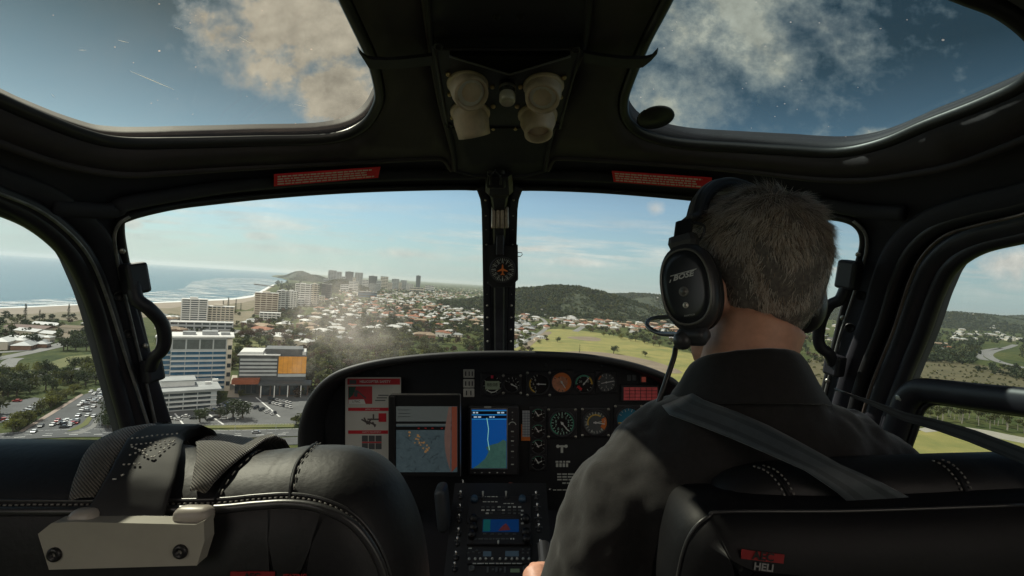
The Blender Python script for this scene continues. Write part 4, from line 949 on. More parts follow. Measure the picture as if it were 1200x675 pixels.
# ================================================================== PILOT
m_skin = mat('weathered skin', (.66,.335,.225), .5, var=.16, vscale=30, bump=.35, bscale=190, bdist=.0012)
m_shirt = mat('black cotton shirt', (.010,.0085,.0085), .9, var=.3, vscale=160, bump=.35, bscale=520, bdist=.0006, sheen=.5)
m_trs = mat('dark trousers', (.02,.022,.03), .85)
H0 = Vector((.307,.660,.004)); YAW = math.radians(25)
HX = Matrix.Translation(H0) @ Matrix.Rotation(YAW, 4, 'Z') @ Matrix.Rotation(math.radians(-4), 4, 'X') @ Matrix.Diagonal((.90,.955,.955,1))
HP = [(-.118,.020,.082,.048),(-.108,.036,.090,.022),(-.095,.048,.094,-.012),(-.078,.052,.095,-.032),(-.055,.060,.094,-.056),(-.03,.068,.095,-.078),(0,.073,.096,-.090),(.03,.077,.096,-.098),(.06,.078,.092,-.096),(.085,.069,.078,-.085),(.103,.054,.058,-.068),(.117,.035,.032,-.043),(.125,.012,.005,-.014)]
def hprof(z):
    for a, b in zip(HP, HP[1:]):
        if a[0] <= z <= b[0]:
            t = (z-a[0])/(b[0]-a[0]); return [a[i]+(b[i]-a[i])*t for i in (1,2,3)]
    return list(HP[0][1:]) if z < HP[0][0] else list(HP[-1][1:])
def hpt(phi, z):
    w, yf, yb = hprof(z); c, s = math.cos(phi), math.sin(phi); e = 2/2.25
    return Vector((w*math.copysign(abs(c)**e, c), (yf+yb)/2+(yf-yb)/2*math.copysign(abs(s)**e, s), z))
def hn(phi, z):
    a = hpt(phi+.03, z)-hpt(phi-.03, z); b = hpt(phi, min(.1245, z+.004))-hpt(phi, z-.004); n = a.cross(b)
    return n.normalized() if n.length > 1e-12 else Vector((0,0,1))
body = MB()
zs = [HP[0][0]+(HP[-1][0]-HP[0][0])*i/40 for i in range(41)]
body.add(loft([[HX @ hpt(2*PI*j/40, z) for j in range(40)] for z in zs]), 0, True)
# face: brow, nose, lips, ears
body.add(sphere((0,.090,.022), (.050,.014,.012), 16, 10, HX)); body.add(sphere((0,.100,-.030), (.016,.016,.013), 12, 8, HX))
body.add(tube([HX @ Vector(p) for p in ((0,.092,.012),(0,.104,-.008),(0,.112,-.026))], [.009,.011,.013], 10), 0)
body.add(sphere((0,.094,-.062), (.024,.009,.006), 12, 8, HX)); body.add(sphere((0,.093,-.072), (.020,.009,.007), 12, 8, HX)); body.add(sphere((0,.088,-.100), (.022,.014,.014), 12, 8, HX))
for sx in (-1, 1):
    body.add(sphere((sx*.050,.062,-.022), (.020,.026,.018), 12, 8, HX)); body.add(sphere((sx*.077,-.006,-.012), (.010,.018,.032), 12, 8, HX))
nk0 = HX @ Vector((-.016,-.020,-.050)); nk = [nk0, nk0+Vector((-.014,-.006,-.040)), Vector((.284,.630,-.120)), Vector((.280,.63,-.17))]
body.add(tube(nk, [.055,.052,.057,.080], 24), 0)
def ring(c, wx, wy, n=32, e=2.3):
    R = []
    for j in range(n):
        a = 2*PI*j/n; ca, sa = math.cos(a), math.sin(a); R.append(Vector((c[0]+wx*math.copysign(abs(ca)**(2/e), ca), c[1]+wy*math.copysign(abs(sa)**(2/e), sa), c[2])))
    return R
TOR = [(-.120,.288,.622,.070,.064),(-.138,.286,.622,.098,.074),(-.155,.285,.622,.126,.084),(-.176,.283,.622,.153,.094),(-.20,.281,.622,.168,.104),(-.225,.279,.622,.178,.112),(-.28,.277,.624,.172,.120),(-.40,.276,.63,.162,.122),(-.55,.276,.645,.158,.120),(-.70,.278,.67,.170,.125),(-.80,.28,.70,.165,.12)]
body.add(loft([ring((c[1],c[2],c[0]), c[3]-.014, c[4]-.014) for c in TOR]), 0, True)
LA = [(.182,.620,-.212),(.150,.612,-.240),(.124,.602,-.282),(.104,.596,-.33),(.086,.594,-.38),(.078,.600,-.455),(.075,.650,-.515),(.068,.75,-.545),(.062,.86,-.562),(.058,.915,-.567)]
LAr = [.058,.062,.062,.060,.056,.049,.045,.040,.031,.028]
RA = [(.385,.625,-.200),(.416,.622,-.222),(.436,.615,-.265),(.446,.61,-.33),(.45,.61,-.40),(.448,.625,-.46),(.43,.69,-.50),(.40,.79,-.515),(.365,.89,-.52),(.345,.94,-.52)]
for A, R in ((LA, LAr), (RA, LAr)): body.add(tube(cr(A, False, 3), [x[0] for x in cr([(r-.010,) for r in R], False, 3)], 16), 0)
def grip(c, ax, p, R=.016):
    c = Vector(c); ax = Vector(ax).normalized(); p = Vector(p); p = (p-ax*p.dot(ax)).normalized(); q = ax.cross(p)
    def at(th, off, rr): return c+ax*off+(p*math.cos(th)+q*math.sin(th))*rr
    X = Matrix(((ax.x,p.x,q.x,0),(ax.y,p.y,q.y,0),(ax.z,p.z,q.z,0),(0,0,0,1))); X.translation = c+p*(R+.015)-q*.012
    body.add(sphere((0,0,0), (.046,.017,.044), 16, 10, X))
    for i, (ln, r) in enumerate(((.92,.0088),(1.0,.0092),(.95,.0088),(.78,.0076))):
        off = .031-.0212*i; n = 9; pts = [at(.55+ln*2.9*k/n, off, R+r+.004*max(0, 1-k/4)) for k in range(n+1)]
        body.add(tube(pts, [r*(1.0 if k not in (2,5) else 1.1)*(1-.025*k) for k in range(n+1)], 10), 0); body.add(sphere(pts[-1], r*.8, 8, 6)); body.add(sphere(pts[0], r*1.15, 8, 6))
    th = [at(-.7, .028, R+.020), at(-1.1, .046, R+.016), at(-1.7, .055, R+.012), at(-2.3, .058, R+.009)]
    body.add(tube(cr([tuple(x) for x in th], False, 3), [.0125-.0006*k for k in range(10)], 10), 0); body.add(sphere(th[-1], .0082, 8, 6))
    return c+p*(R+.015)-q*.03
gl_ = Vector((.070,.985,-.590)); axl = Vector((-.02,.92,.32))
wl = grip(gl_, axl, (.15,-.35,.9)); body.add(tube([Vector(LA[-1]), (Vector(LA[-1])+wl)/2, wl+Vector((0,.02,0))], [.024,.026,.027], 12))
gr_ = Vector((.300,1.0,-.545)); wr_ = grip(gr_, (0,.12,1), (.85,-.45,.0)); body.add(tube([Vector(RA[-1]), (Vector(RA[-1])+wr_)/2, wr_], [.024,.026,.027], 12))
LEG = lambda s: [(.28+s*.085,.70,-.62),(.28+s*.10,.86,-.60),(.28+s*.13,1.08,-.57),(.28+s*.135,1.15,-.62),(.28+s*.13,1.20,-.80),(.28+s*.13,1.22,-.96)]
for s in (-1, 1):
    body.add(tube(cr(LEG(s), False, 3), [x[0] for x in cr([(r,) for r in (.07,.072,.056,.052,.044,.036)], False, 3)], 14), 0)
    body.add(sphere((.28+s*.13,1.26,-.985), (.038,.10,.03), 12, 8))
pil = body.build('person', m_skin, None, (.28,.7,-1.0)); pil['_b'] = (.28,.7,-1.0); pil.matrix_world = CM @ Matrix.Translation((.28,.7,-1.0))
tag(pil, 'person with short grey hair and black collared shirt seated at the controls', 'person')
rm = pil.modifiers.new('Remesh', 'REMESH'); rm.mode = 'VOXEL'; rm.voxel_size = .0042; rm.use_smooth_shade = True
sm = pil.modifiers.new('Smooth', 'SMOOTH'); sm.factor = .5; sm.iterations = 3
for sx in (-1, 1):
    e = MB().add(sphere((sx*.031,.0865,.004), .0125, 14, 10, HX), 0, True).build('eye', mat('eye white', (.7,.68,.65), .2), pil)
    MB().add(sphere((sx*.031,.0965,.004), (.005,.0035,.005), 10, 8, HX), 0, True).build('iris', mat('eye iris', (.05,.07,.09), .15), e)
    MB().add(tube([HX @ Vector((sx*x,.099-.012*(x/.045)**2,.022+y)) for x, y in ((.014,0),(.028,.004),(.045,0))], .0034, 8), 0, True).build('eyebrow', mat('grey brow', (.14,.12,.11), .8), pil)
# shirt
sh_ = MB(); sh_.add(loft([ring((c[1],c[2],c[0]), c[3], c[4]) for c in TOR]), 0, True)
for A, R in ((LA, LAr), (RA, LAr)):
    a = cr(A, False, 3); r = [x[0] for x in cr([(q,) for q in R], False, 3)]; sh_.add(tube(a[:-4], [q+.004+.003*math.sin(i*1.9) for i, q in enumerate(r[:-4])], 18), 0)
shirt = sh_.build('shirt', m_shirt, pil)
rm = shirt.modifiers.new('Remesh', 'REMESH'); rm.mode = 'VOXEL'; rm.voxel_size = .006; rm.use_smooth_shade = True
sm = shirt.modifiers.new('Smooth', 'SMOOTH'); sm.factor = .6; sm.iterations = 9
for nm, sc, stg in (('broad folds', .085, .017), ('fine folds', .040, .010)):
    tx = bpy.data.textures.new(nm, 'CLOUDS'); tx.noise_scale = sc; tx.noise_depth = 2
    dm = shirt.modifiers.new(nm, 'DISPLACE'); dm.texture = tx; dm.strength = stg; dm.mid_level = .5; dm.texture_coords = 'LOCAL'
# collar: a folded band, high at the nape and dropping to the front
n = 40; rows = []
CC = Vector((.284,.628,-.005))
for (rx, ry, zb, zf) in ((.055,.054,-.092,-.122),(.056,.056,-.070,-.112),(.058,.058,-.0655,-.108),(.063,.063,-.068,-.110),(.075,.073,-.092,-.132),(.092,.086,-.119,-.152),(.094,.087,-.123,-.155),(.088,.081,-.122,-.154)):
    R = []
    for j in range(n):
        a = 2*PI*j/n; y = math.sin(a); t = (1-y)/2    # t = 1 at the back
        z = zf+(zb-zf)*t**.8; side = (1-abs(y)); R.append(Vector((CC.x+rx*math.cos(a), CC.y-.002+ry*y, z-.010*side*(1 if rx > .08 else .3))))
    rows.append(R)
v, f = loft(rows, False); co_ = MB().add((v, f), 0, True).build('collar', m_shirt, shirt); mod_sub(co_, 1)
tx = bpy.data.textures['fine folds']; dm = co_.modifiers.new('folds', 'DISPLACE'); dm.texture = tx; dm.strength = .004; dm.mid_level = .5
# shoulder seam and yoke seam of the shirt
tsh = bvh_of(shirt)
# trousers
tw_ = MB()
for s in (-1, 1): tw_.add(tube(cr(LEG(s), False, 3)[:-1], [x[0]+.012 for x in cr([(r,) for r in (.07,.072,.056,.052,.044,.036)], False, 3)][:-1], 16), 0, True)
tw_.add(sphere((.28,.70,-.66), (.18,.14,.11), 20, 12), 0, True); tw_.build('trousers', m_trs, pil)
for s in (-1, 1): MB().add(sphere((.28+s*.13,1.255,-.985), (.045,.125,.038), 14, 10), 0, True).build('shoe', m_blk, pil)
# hair: strands growing from the scalp
hr = random.Random(11); hair = MB(); whorl = Vector((.012,-.050,.112))

def hairline(p):
    if p.y > .03: return .045+.55*(p.y-.03)
    if p.y > -.02: return .045-(.03-p.y)*1.6
    return max(-.082, -.038-(-.02-p.y)*1.2)
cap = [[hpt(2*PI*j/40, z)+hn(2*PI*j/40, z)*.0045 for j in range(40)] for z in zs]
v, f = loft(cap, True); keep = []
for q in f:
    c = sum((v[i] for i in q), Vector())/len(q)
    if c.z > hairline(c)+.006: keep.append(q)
hair.add(([HX @ p for p in v], keep), 4, True)  # cap under the strands, coloured dark as the shadow at the scalp
NS = 42000; cnt = 0
while cnt < NS:
    z = hr.uniform(-.088, .1248); phi = hr.uniform(0, 2*PI)
    w = hprof(z)[0]
    if hr.random() > (w/.078)*.75+.25+(.5 if z < .01 else 0): continue
    p = hpt(phi, z); lim = hairline(p)
    if z < lim+hr.gauss(0,.0028): continue
    nrm = hn(phi, z); d = p-whorl; d -= nrm*d.dot(nrm)
    dist = d.length; d = d.normalized() if dist > 1e-5 else Vector((1,0,0))
    sw = nrm.cross(d)*max(0, .8-dist*9); g = Vector((0,0,-1)); g -= nrm*g.dot(nrm)
    fwd = Vector((0,1,0)); fwd -= nrm*fwd.dot(nrm)
    dr = (d*.8+sw+g*(.75 if z < .05 else .25)+(fwd*.35 if z > .06 else Vector()))
    clump = Vector((math.sin(p.x*260+p.z*90), math.sin(p.y*240+p.x*120), math.sin(p.z*230+p.y*150)))*.32
    dr = (dr.normalized()+clump+Vector((hr.gauss(0,.2), hr.gauss(0,.2), hr.gauss(0,.2)))).normalized()
    top = max(0, min(1, (z-.02)/.07)); ln = .012+.010*top+hr.uniform(-.003,.004)
    if z < -.03: ln *= .68
    lift = .16+.30*top+(.3 if hr.random() < .04 else 0)
    a0 = p+nrm*.002; pts = [a0]
    dd = (dr+nrm*lift).normalized()
    for k in range(3):
        pts.append(pts[-1]+dd*ln/3); dd = (dd*.8+dr*.18-nrm*.10+Vector((0,0,-.05))+Vector((hr.gauss(0,.05), hr.gauss(0,.05), hr.gauss(0,.05)))).normalized()
    sd = dr.cross(nrm).normalized(); wd = .00026+.00022*hr.random()
    vv = []
    for k, q in enumerate(pts): ww = wd*(1, .95, .7, .12)[k]; vv += [HX @ (q-sd*ww), HX @ (q+sd*ww)]
    rr = hr.random(); m = 0 if rr < .24 else (1 if rr < .38 else (2 if rr < .74 else 3))
    hair.add((vv, [(0,1,3,2),(2,3,5,4),(4,5,7,6)]), m, True); cnt += 1
hair.build('hair', [mat('ash brown hair', (.44,.33,.24), .45, spec=.6, trans=.35), mat('dark hair', (.25,.19,.15), .45, spec=.6, trans=.3), mat('grey hair', (.70,.62,.54), .42, spec=.6, trans=.35), mat('silver hair', (.86,.80,.73), .4, spec=.6, trans=.35), mat('scalp shadow', (.15,.13,.115), .8, var=.5, vscale=260)], pil)
# ------------------------------------------------------------------ sticks the hands close on
cv = MB().add(tube([Vector((.075,.45,-.74)), gl_-axl.normalized()*.16, gl_+axl.normalized()*.12], .013, 12), 0, True).add(tube([gl_-axl.normalized()*.07, gl_+axl.normalized()*.075], .0158, 14), 0, True)
cabin_mesh(cv, 'collective_lever', m_blk, "black collective lever beside the pilot's seat, held in the left hand", 'control lever', (.075,.6,-.9))
cy = MB().add(tube([Vector((.30,.96,-1.0)), Vector((.30,.985,-.70)), gr_-Vector((0,0,.05)), gr_+Vector((0,.008,.07))], [.013,.013,.0155,.0158], 12), 0, True).add(sphere(gr_+Vector((0,.01,.085)), (.02,.022,.024), 12, 8), 0, True)
cabin_mesh(cy, 'cyclic_stick', m_blk, "black cyclic stick between the pilot's knees, gripped in the right hand", 'control stick', (.30,.97,-1.0))
# ================================================================== HEADSET
m_hs = mat('headset matt black', (.040,.040,.043), .40, bump=.12, bscale=260, bdist=.0003); m_hsg = mat('headset face', (.020,.023,.027), .28); m_pad = mat('ear cushion', (.012,.012,.013), .55, bump=.2, bscale=120)
m_ring = mat('grey face ring', (.17,.165,.15), .35, .5)
hs = cabin_thing('headset', 'black aviation headset with grey ringed ear cups and boom microphone on the grey haired head', 'headset', tuple(HX @ Vector((0,0,.14))))
def oval(rx, rz, y, X, n=36, e=2.3):
    R = []
    for j in range(n):
        a = 2*PI*j/n; c, s = math.cos(a), math.sin(a); R.append(X @ Vector((rx*math.copysign(abs(c)**(2/e), c), rz*math.copysign(abs(s)**(2/e), s), y)))
    return R
for sx in (-1, 1):
    # cup frame: z axis points outward from the head
    out_ = HX.to_3x3() @ Vector((sx*.92, -.42 if sx < 0 else -.1, -.03)); up = HX.to_3x3() @ Vector((0,.13,1))
    c = HX @ Vector((sx*(.103 if sx < 0 else .068),-.002,-.006 if sx < 0 else -.014)); X = frame3(c, up.cross(out_), up) @ Matrix.Diagonal((.90,.96,.74,1))
    cup = MB().add(loft([oval(.028,.042,.018,X), oval(.033,.049,.020,X), oval(.0370,.0545,.027,X), oval(.0375,.055,.036,X), oval(.0360,.0525,.045,X), oval(.033,.047,.051,X), oval(.030,.044,.0515,X)]), 0, True).build('ear_cup', m_hs, hs)
    MB().add(loft([oval(.030,.046,-.002,X), oval(.035,.053,.003,X), oval(.036,.054,.010,X), oval(.034,.051,.019,X), oval(.027,.042,.020,X)]), 0, True).build('ear_cushion', m_pad, cup)
    MB().add(tube(oval(.0318,.0455,.0520,X), .0016, 8, True), 0, True).build('face_ring', m_ring, cup)
    fp = MB().add(loft([oval(.0312,.0448,.0500,X), oval(.0305,.044,.0526,X), oval(.022,.034,.0540,X), oval(.008,.012,.0545,X), oval(.0005,.0008,.0545,X)]), 0, True).build('face_plate', m_hsg, cup)
    if sx < 0:
        # outer lettering and the two round buttons on the plate
        tX = X @ Matrix.Translation((-.001,.0135,.0546)) @ Matrix.Rotation(math.radians(4), 4, 'Z')
        MB().add(prism([(-.0185,-.0045),(-.0165,-.0012),(-.0150,-.0012),(-.0170,-.0045)], tX, .0004)).add(text_geo('BOSE', .0085, tX @ Matrix.Translation((.0005,-.001,.0003)) @ Matrix.Scale(1.35, 4, (1,0,0)), shear=.35, bold=.0003)).add(prism([(-.015,.0036),(.0200,.0036),(.0192,.0026),(-.0155,.0026)], tX, .0004)).build('lettering', mat('silver lettering', (.62,.62,.60), .4), fp)
        for y, r in ((-.006,.0062),(-.0225,.0036)): MB().add(lathe([(r,.0535),(r,.0556),(r*.8,.0552),(r*.55,.0552),(r*.5,.0570),(.0004,.0576)], 18, X @ Matrix.Translation((-.002,y,0)), cap=False), 0, True).build('button', m_steel if r < .005 else m_ring, fp)
        MB().add(text_geo('AVIATION', .0030, X @ Matrix.Translation((.001,-.0350,.0546)))).build('small_lettering', MATS['silver lettering'], fp)
    # yoke and slider up to the headband
    a = X @ Vector((0,.050,.030)); b = X @ Vector((0,.066,.030)); c3 = X @ Vector((.001,.086,.016)); 
    MB().add(tube([a, (a+b)/2, b], [.015,.017,.015], 8, False, ref=lambda p, o=out_: o, prof=[(q*1., w*.55) for q, w in RSQ]), 0, False).build('yoke', m_hs, cup)
    MB().add(tube([b, (b+c3)/2, c3], [.010,.010,.010], 8, False, ref=lambda p, o=out_: o, prof=[(q, w*.4) for q, w in RSQ]), 0, False).build('slider', m_blk, cup)
    if sx < 0: topL = c3; XL = X
    else: topR = c3
    if sx < 0: MB().add(tube(cr([tuple(X @ Vector(p)) for p in ((.010,.052,.022),(.022,.062,.018),(.026,.074,.016),(.016,.080,.020),(.006,.080,.024))], False, 6), .0016, 8), 0, True).build('cup_wire', m_blk, cup)
mid = HX @ Vector((0,.026,.1455))
bp_ = cr([tuple(topL), tuple(HX @ Vector((-.092,.010,.088))), tuple(HX @ Vector((-.070,.018,.117))), tuple(HX @ Vector((-.038,.024,.138))), tuple(mid), tuple(HX @ Vector((.038,.024,.138))), tuple(HX @ Vector((.070,.018,.117))), tuple(HX @ Vector((.092,.010,.088))), tuple(topR)], False, 8)
band = MB().add(tube(bp_, .0125, 8, False, ref=tuple(H0+Vector((0,0,.03))), prof=[(q, w*.36) for q, w in RSQ]), 0, False).build('headband', m_hs, hs); mod_sub(band, 1)
MB().add(tube(bp_[10:-10], .0118, 8, False, ref=tuple(H0+Vector((0,0,.03))), prof=[(q, w*.5+.5) for q, w in RSQ]), 0, True).build('band_pad', m_pad, band)
MB().add(tube(bp_[6:-6], .0128, 8, False, ref=tuple(H0+Vector((0,0,.03))), prof=[(q*.25, w*.12-.38) for q, w in RSQ]), 0, True).build('band_seam', m_ring, band)
# microphone block, boom loop and cable
blk = XL @ Vector((-.004,-.058,.036))
mb_ = MB().add(rbox((0,0,0), (.036,.020,.022), .006, 3, frame3(blk, HX.to_3x3() @ Vector((-.2,.9,.0)), HX.to_3x3() @ Vector((-.6,0,.8)))), 0, True).add(sphere(blk+Vector((-.012,.0,-.006)), .011, 12, 8), 0, True).build('microphone_joint', m_hs, hs)
q0 = P(796,388,.66)
bo = cr([tuple(blk+Vector((-.01,.01,0))), tuple(P(776,391,.68)), tuple(P(763,386,.71)), tuple(P(758,379,.74)), tuple(P(765,373,.77)), tuple(P(782,371.5,.79)), tuple(P(800,372,.80)), tuple(P(816,376,.80))], False, 6)
MB().add(tube(bo, .0032, 8), 0, True).build('microphone_boom', m_hs, hs)
MB().add(sphere(P(824,379,.80), (.016,.012,.010), 14, 10), 0, True).build('microphone', m_pad, hs)
cab_ = cr([tuple(blk+Vector((-.008,-.004,-.008))), tuple(P(793,405,.655)), tuple(P(790,418,.65)), tuple(P(781,445,.64)), tuple(P(773,468,.635)), tuple(P(766,487,.635)), tuple(P(758,510,.66)), tuple(P(752,560,.78)), tuple(P(748,640,.9))], False, 6)
MB().add(tube(cab_, .0034, 8), 0, True).build('headset_cable', mat('cable sheath', (.035,.034,.033), .3, spec=.8), hs)
# ================================================================== PILOT'S SHOULDER STRAPS
sb = cabin_thing('shoulder_harness', "grey seat belt straps running from the pilot's shoulders back over the seat roll", 'seat belt', (.35,.5,-.3))
def drape_px(A, B, D, th, name, m, tree_list=(), k=26, off=.004):
    A = resample([Vector((p[0], p[1], d)) for p, d in zip(A, D)], k); B = resample([Vector((p[0], p[1], d)) for p, d in zip(B, D)], k)
    rows = []
    for a, b in zip(A, B):
        row = []
        for j in range(7):
            q = a.lerp(b, j/6); d = q.z
            for t in tree_list:
                dr = P(q.x, q.y, 1).normalized(); r = t.ray_cast(Vector(), dr)
                if r[0] is not None: d = min(d, r[0].y-off)
            row.append(P(q.x, q.y, d))
        rows.append(row)
    # relax along the strap so that it lies taut
    for _ in range(6):
        for i in range(1, k-1):
            for j in range(7):
                m_ = (rows[i-1][j].y+rows[i+1][j].y)/2
                if m_ < rows[i][j].y: p = rows[i][j]; rows[i][j] = p*(((m_+p.y)/2)/p.y)
    v = [p for r in rows for p in r]; f = [(i*7+j, i*7+j+1, (i+1)*7+j+1, (i+1)*7+j) for i in range(k-1) for j in range(6)]
    q = MB().add((v, f), 0, True); q.m = [1 if i % 6 in (1, 4) else 0 for i in range(len(f))]; o = q.build(name, [m, m_web2], sb); mod_solid(o, th, 0); return o, rows
tsr = [tsh, tr_, bvh_of(co_)]
o1, rows = drape_px([(812,461),(826,470),(862,482),(900,499),(940,520),(985,545),(1030,564),(1075,588),(1110,625)], [(776,476),(783,485),(818,498),(856,512.5),(899,531),(942,550),(980,576),(1004,598),(1024,638)], [.66,.60,.555,.53,.50,.48,.47,.478,.50], .0022, 'strap', m_web, tsr)
o2, rows = drape_px([(978,455),(990,459.5),(1030,472),(1060,483),(1100,492),(1140,503),(1200,525),(1270,552)], [(980,457),(991,462),(1028,478.5),(1058,493.5),(1095,504),(1135,518),(1200,544),(1270,585)], [.66,.625,.60,.58,.55,.52,.48,.45], .0022, 'strap', m_web, ())
# ================================================================== SETTING: SEA, LAND, ROADS
def gnd(name, px_pts, m, z, smooth_k=0, world=None):
    pts = [G(x, y) for x, y in (cr(px_pts, True, smooth_k) if smooth_k else px_pts)] if world is None else world
    t = geometry.tessellate_polygon([[Vector((p.x, p.y, 0)) for p in pts]])
    me = MB().add(([Vector((p.x, p.y, z)) for p in pts], [tuple(q) for q in t]))
    for i, q in enumerate(me.f):
        a, b, c = (Vector(me.v[j]) for j in q)
        if (b-a).cross(c-a).z < 0: me.f[i] = (q[0], q[2], q[1])
    return tag(me.build(name, m), kind='structure')
def road(name, px_pts, w, m, z, k=6, kerb=False):
    c = [G(x, y) for x, y in cr(px_pts, False, k)]; A = []; B = []
    for i, p in enumerate(c):
        t = c[min(i+1, len(c)-1)]-c[max(i-1, 0)]; n = Vector((-t.y, t.x, 0)).normalized()*w/2; A.append(p+n); B.append(p-n)
    v = []
    for a, b in zip(A, B): v += [(a.x, a.y, z), (b.x, b.y, z)]
    f = [(2*i, 2*i+1, 2*i+3, 2*i+2) for i in range(len(A)-1)]
    return tag(MB().add((v, f)).build(name, m), kind='structure'), c
def dashes(name, line, m, z, w=.25, on=3., gap=5., off=0.):
    mb = MB(); L = [0]
    for a, b in zip(line, line[1:]): L.append(L[-1]+(b-a).length)
    s = 0
    def at(s):
        for i in range(len(L)-1):
            if L[i+1] >= s:
                t = (s-L[i])/max(1e-6, L[i+1]-L[i]); p = line[i].lerp(line[i+1], t); d = (line[i+1]-line[i]).normalized(); return p+Vector((-d.y,d.x,0))*off, Vector((-d.y,d.x,0))
        return line[-1], Vector((1,0,0))
    while s+on < L[-1]:
        a, n = at(s); b, n2 = at(s+on); mb.add(([(a-n*w/2).to_tuple()[:2]+(z,), (a+n*w/2).to_tuple()[:2]+(z,), (b+n2*w/2).to_tuple()[:2]+(z,), (b-n2*w/2).to_tuple()[:2]+(z,)], [(3,2,1,0)])); s += on+gap
    return tag(mb.build(name, m), kind='structure')
# sea ------------------------------------------------------------
m_sea_ = bpy.data.materials.new('sea water'); m_sea_.use_nodes = True; nt = m_sea_.node_tree; N = nt.nodes; L = nt.links; b = N['Principled BSDF']
b.inputs['Base Color'].default_value = (.012,.075,.085,1); b.inputs['Roughness'].default_value = .22; b.inputs['IOR'].default_value = 1.33
tc = N.new('ShaderNodeTexCoord'); mp = N.new('ShaderNodeMapping'); mp.inputs['Scale'].default_value = (.004,.016,.01); mp.inputs['Rotation'].default_value = (0,0,.25); L.new(tc.outputs['Object'], mp.inputs['Vector'])
n1 = N.new('ShaderNodeTexNoise'); n1.inputs['Scale'].default_value = 1.; n1.inputs['Detail'].default_value = 6; L.new(mp.outputs[0], n1.inputs['Vector'])
c1 = N.new('ShaderNodeValToRGB'); c1.color_ramp.elements[0].position = .35; c1.color_ramp.elements[1].position = .7; c1.color_ramp.elements[0].color = (.008,.065,.095,1); c1.color_ramp.elements[1].color = (.025,.125,.15,1); L.new(n1.outputs['Fac'], c1.inputs['Fac']); L.new(c1.outputs['Color'], b.inputs['Base Color'])
n2 = N.new('ShaderNodeTexNoise'); n2.inputs['Scale'].default_value = .11; n2.inputs['Detail'].default_value = 5; L.new(tc.outputs['Object'], n2.inputs['Vector'])
bp = N.new('ShaderNodeBump'); bp.inputs['Strength'].default_value = .55; bp.inputs['Distance'].default_value = 2.5; L.new(n2.outputs['Fac'], bp.inputs['Height']); L.new(bp.outputs['Normal'], b.inputs['Normal'])
MB().add(lathe([(.1,-1.2),(4000,-1.2),(38000,-1.2)], 96, None, cap=False)).build('sea', m_sea_)['kind'] = 'structure'
# land -----------------------------------------------------------
SHORE = [(-900,395),(-500,377),(-200,366),(0,361.5),(60,359),(110,357),(160,356),(200,354.5),(240,352.8),(275,351),(298,347.5),(308,342),(316,337),(322,333.5),(333,331.5),(337,329),(333,327),(325,325.2),(318,323.6),(325,322.4),(345,321.6)]
m_land = bpy.data.materials.new('suburban land'); m_land.use_nodes = True; nt = m_land.node_tree; N = nt.nodes; L = nt.links; b = N['Principled BSDF']; b.inputs['Roughness'].default_value = .95; b.inputs['Specular IOR Level'].default_value = .1
tc = N.new('ShaderNodeTexCoord'); nz = []
for sc, d in ((.0045, 5), (.03, 5), (.19, 4)):
    n = N.new('ShaderNodeTexNoise'); n.inputs['Scale'].default_value = sc; n.inputs['Detail'].default_value = d; n.inputs['Roughness'].default_value = .65; L.new(tc.outputs['Object'], n.inputs['Vector']); nz.append(n)
m1 = N.new('ShaderNodeMix'); m1.data_type = 'FLOAT'; m1.inputs[0].default_value = .5; L.new(nz[0].outputs['Fac'], m1.inputs[2]); L.new(nz[1].outputs['Fac'], m1.inputs[3])
m2 = N.new('ShaderNodeMix'); m2.data_type = 'FLOAT'; m2.inputs[0].default_value = .3; L.new(m1.outputs[0], m2.inputs[2]); L.new(nz[2].outputs['Fac'], m2.inputs[3])
cr_ = N.new('ShaderNodeValToRGB'); e = cr_.color_ramp.elements; e[0].position = .36; e[0].color = (.022,.036,.013,1); e[1].position = .68; e[1].color = (.18,.15,.085,1)
for p, c in ((.45,(.042,.062,.018,1)),(.53,(.080,.092,.028,1)),(.60,(.125,.120,.045,1))): q = e.new(p); q.color = c
L.new(m2.outputs[0], cr_.inputs['Fac']); L.new(cr_.outputs['Color'], b.inputs['Base Color'])
W = [G(x, y) for x, y in cr(SHORE, False, 4)]
far = []
for px in (348, 420, 600, 900, 1300): r = ray(px, 300); a = math.atan2(r.x, r.y); far.append(Vector((37000*math.sin(a), 37000*math.cos(a), 0)))
for a in (70, 100, 140, 180, 220, 250): far.append(Vector((37000*math.sin(math.radians(a)), 37000*math.cos(math.radians(a)), 0)))
wl_ = W+far
gnd('ground', None, m_land, 0., 0, wl_)
# beach, dunes, surf ---------------------------------------------
m_sand = mat('beach sand', (.29,.24,.185), .95, var=.12, vscale=.02); m_dune = mat('dune grass', (.13,.115,.06), .95, col2=(.22,.175,.11), vscale=.03)
m_foam = bpy.data.materials.new('surf foam'); m_foam.use_nodes = True; nt = m_foam.node_tree; N = nt.nodes; L = nt.links; b = N['Principled BSDF']; b.inputs['Base Color'].default_value = (.78,.80,.80,1); b.inputs['Roughness'].default_value = .9
tc = N.new('ShaderNodeTexCoord'); mp = N.new('ShaderNodeMapping'); mp.inputs['Scale'].default_value = (.010,.035,1); mp.inputs['Rotation'].default_value = (0,0,.35); L.new(tc.outputs['Object'], mp.inputs['Vector'])
n1 = N.new('ShaderNodeTexNoise'); n1.inputs['Scale'].default_value = 1.; n1.inputs['Detail'].default_value = 8; n1.inputs['Roughness'].default_value = .7; L.new(mp.outputs[0], n1.inputs['Vector'])
rp = N.new('ShaderNodeValToRGB'); rp.color_ramp.elements[0].position = .47; rp.color_ramp.elements[1].position = .66; L.new(n1.outputs['Fac'], rp.inputs['Fac'])
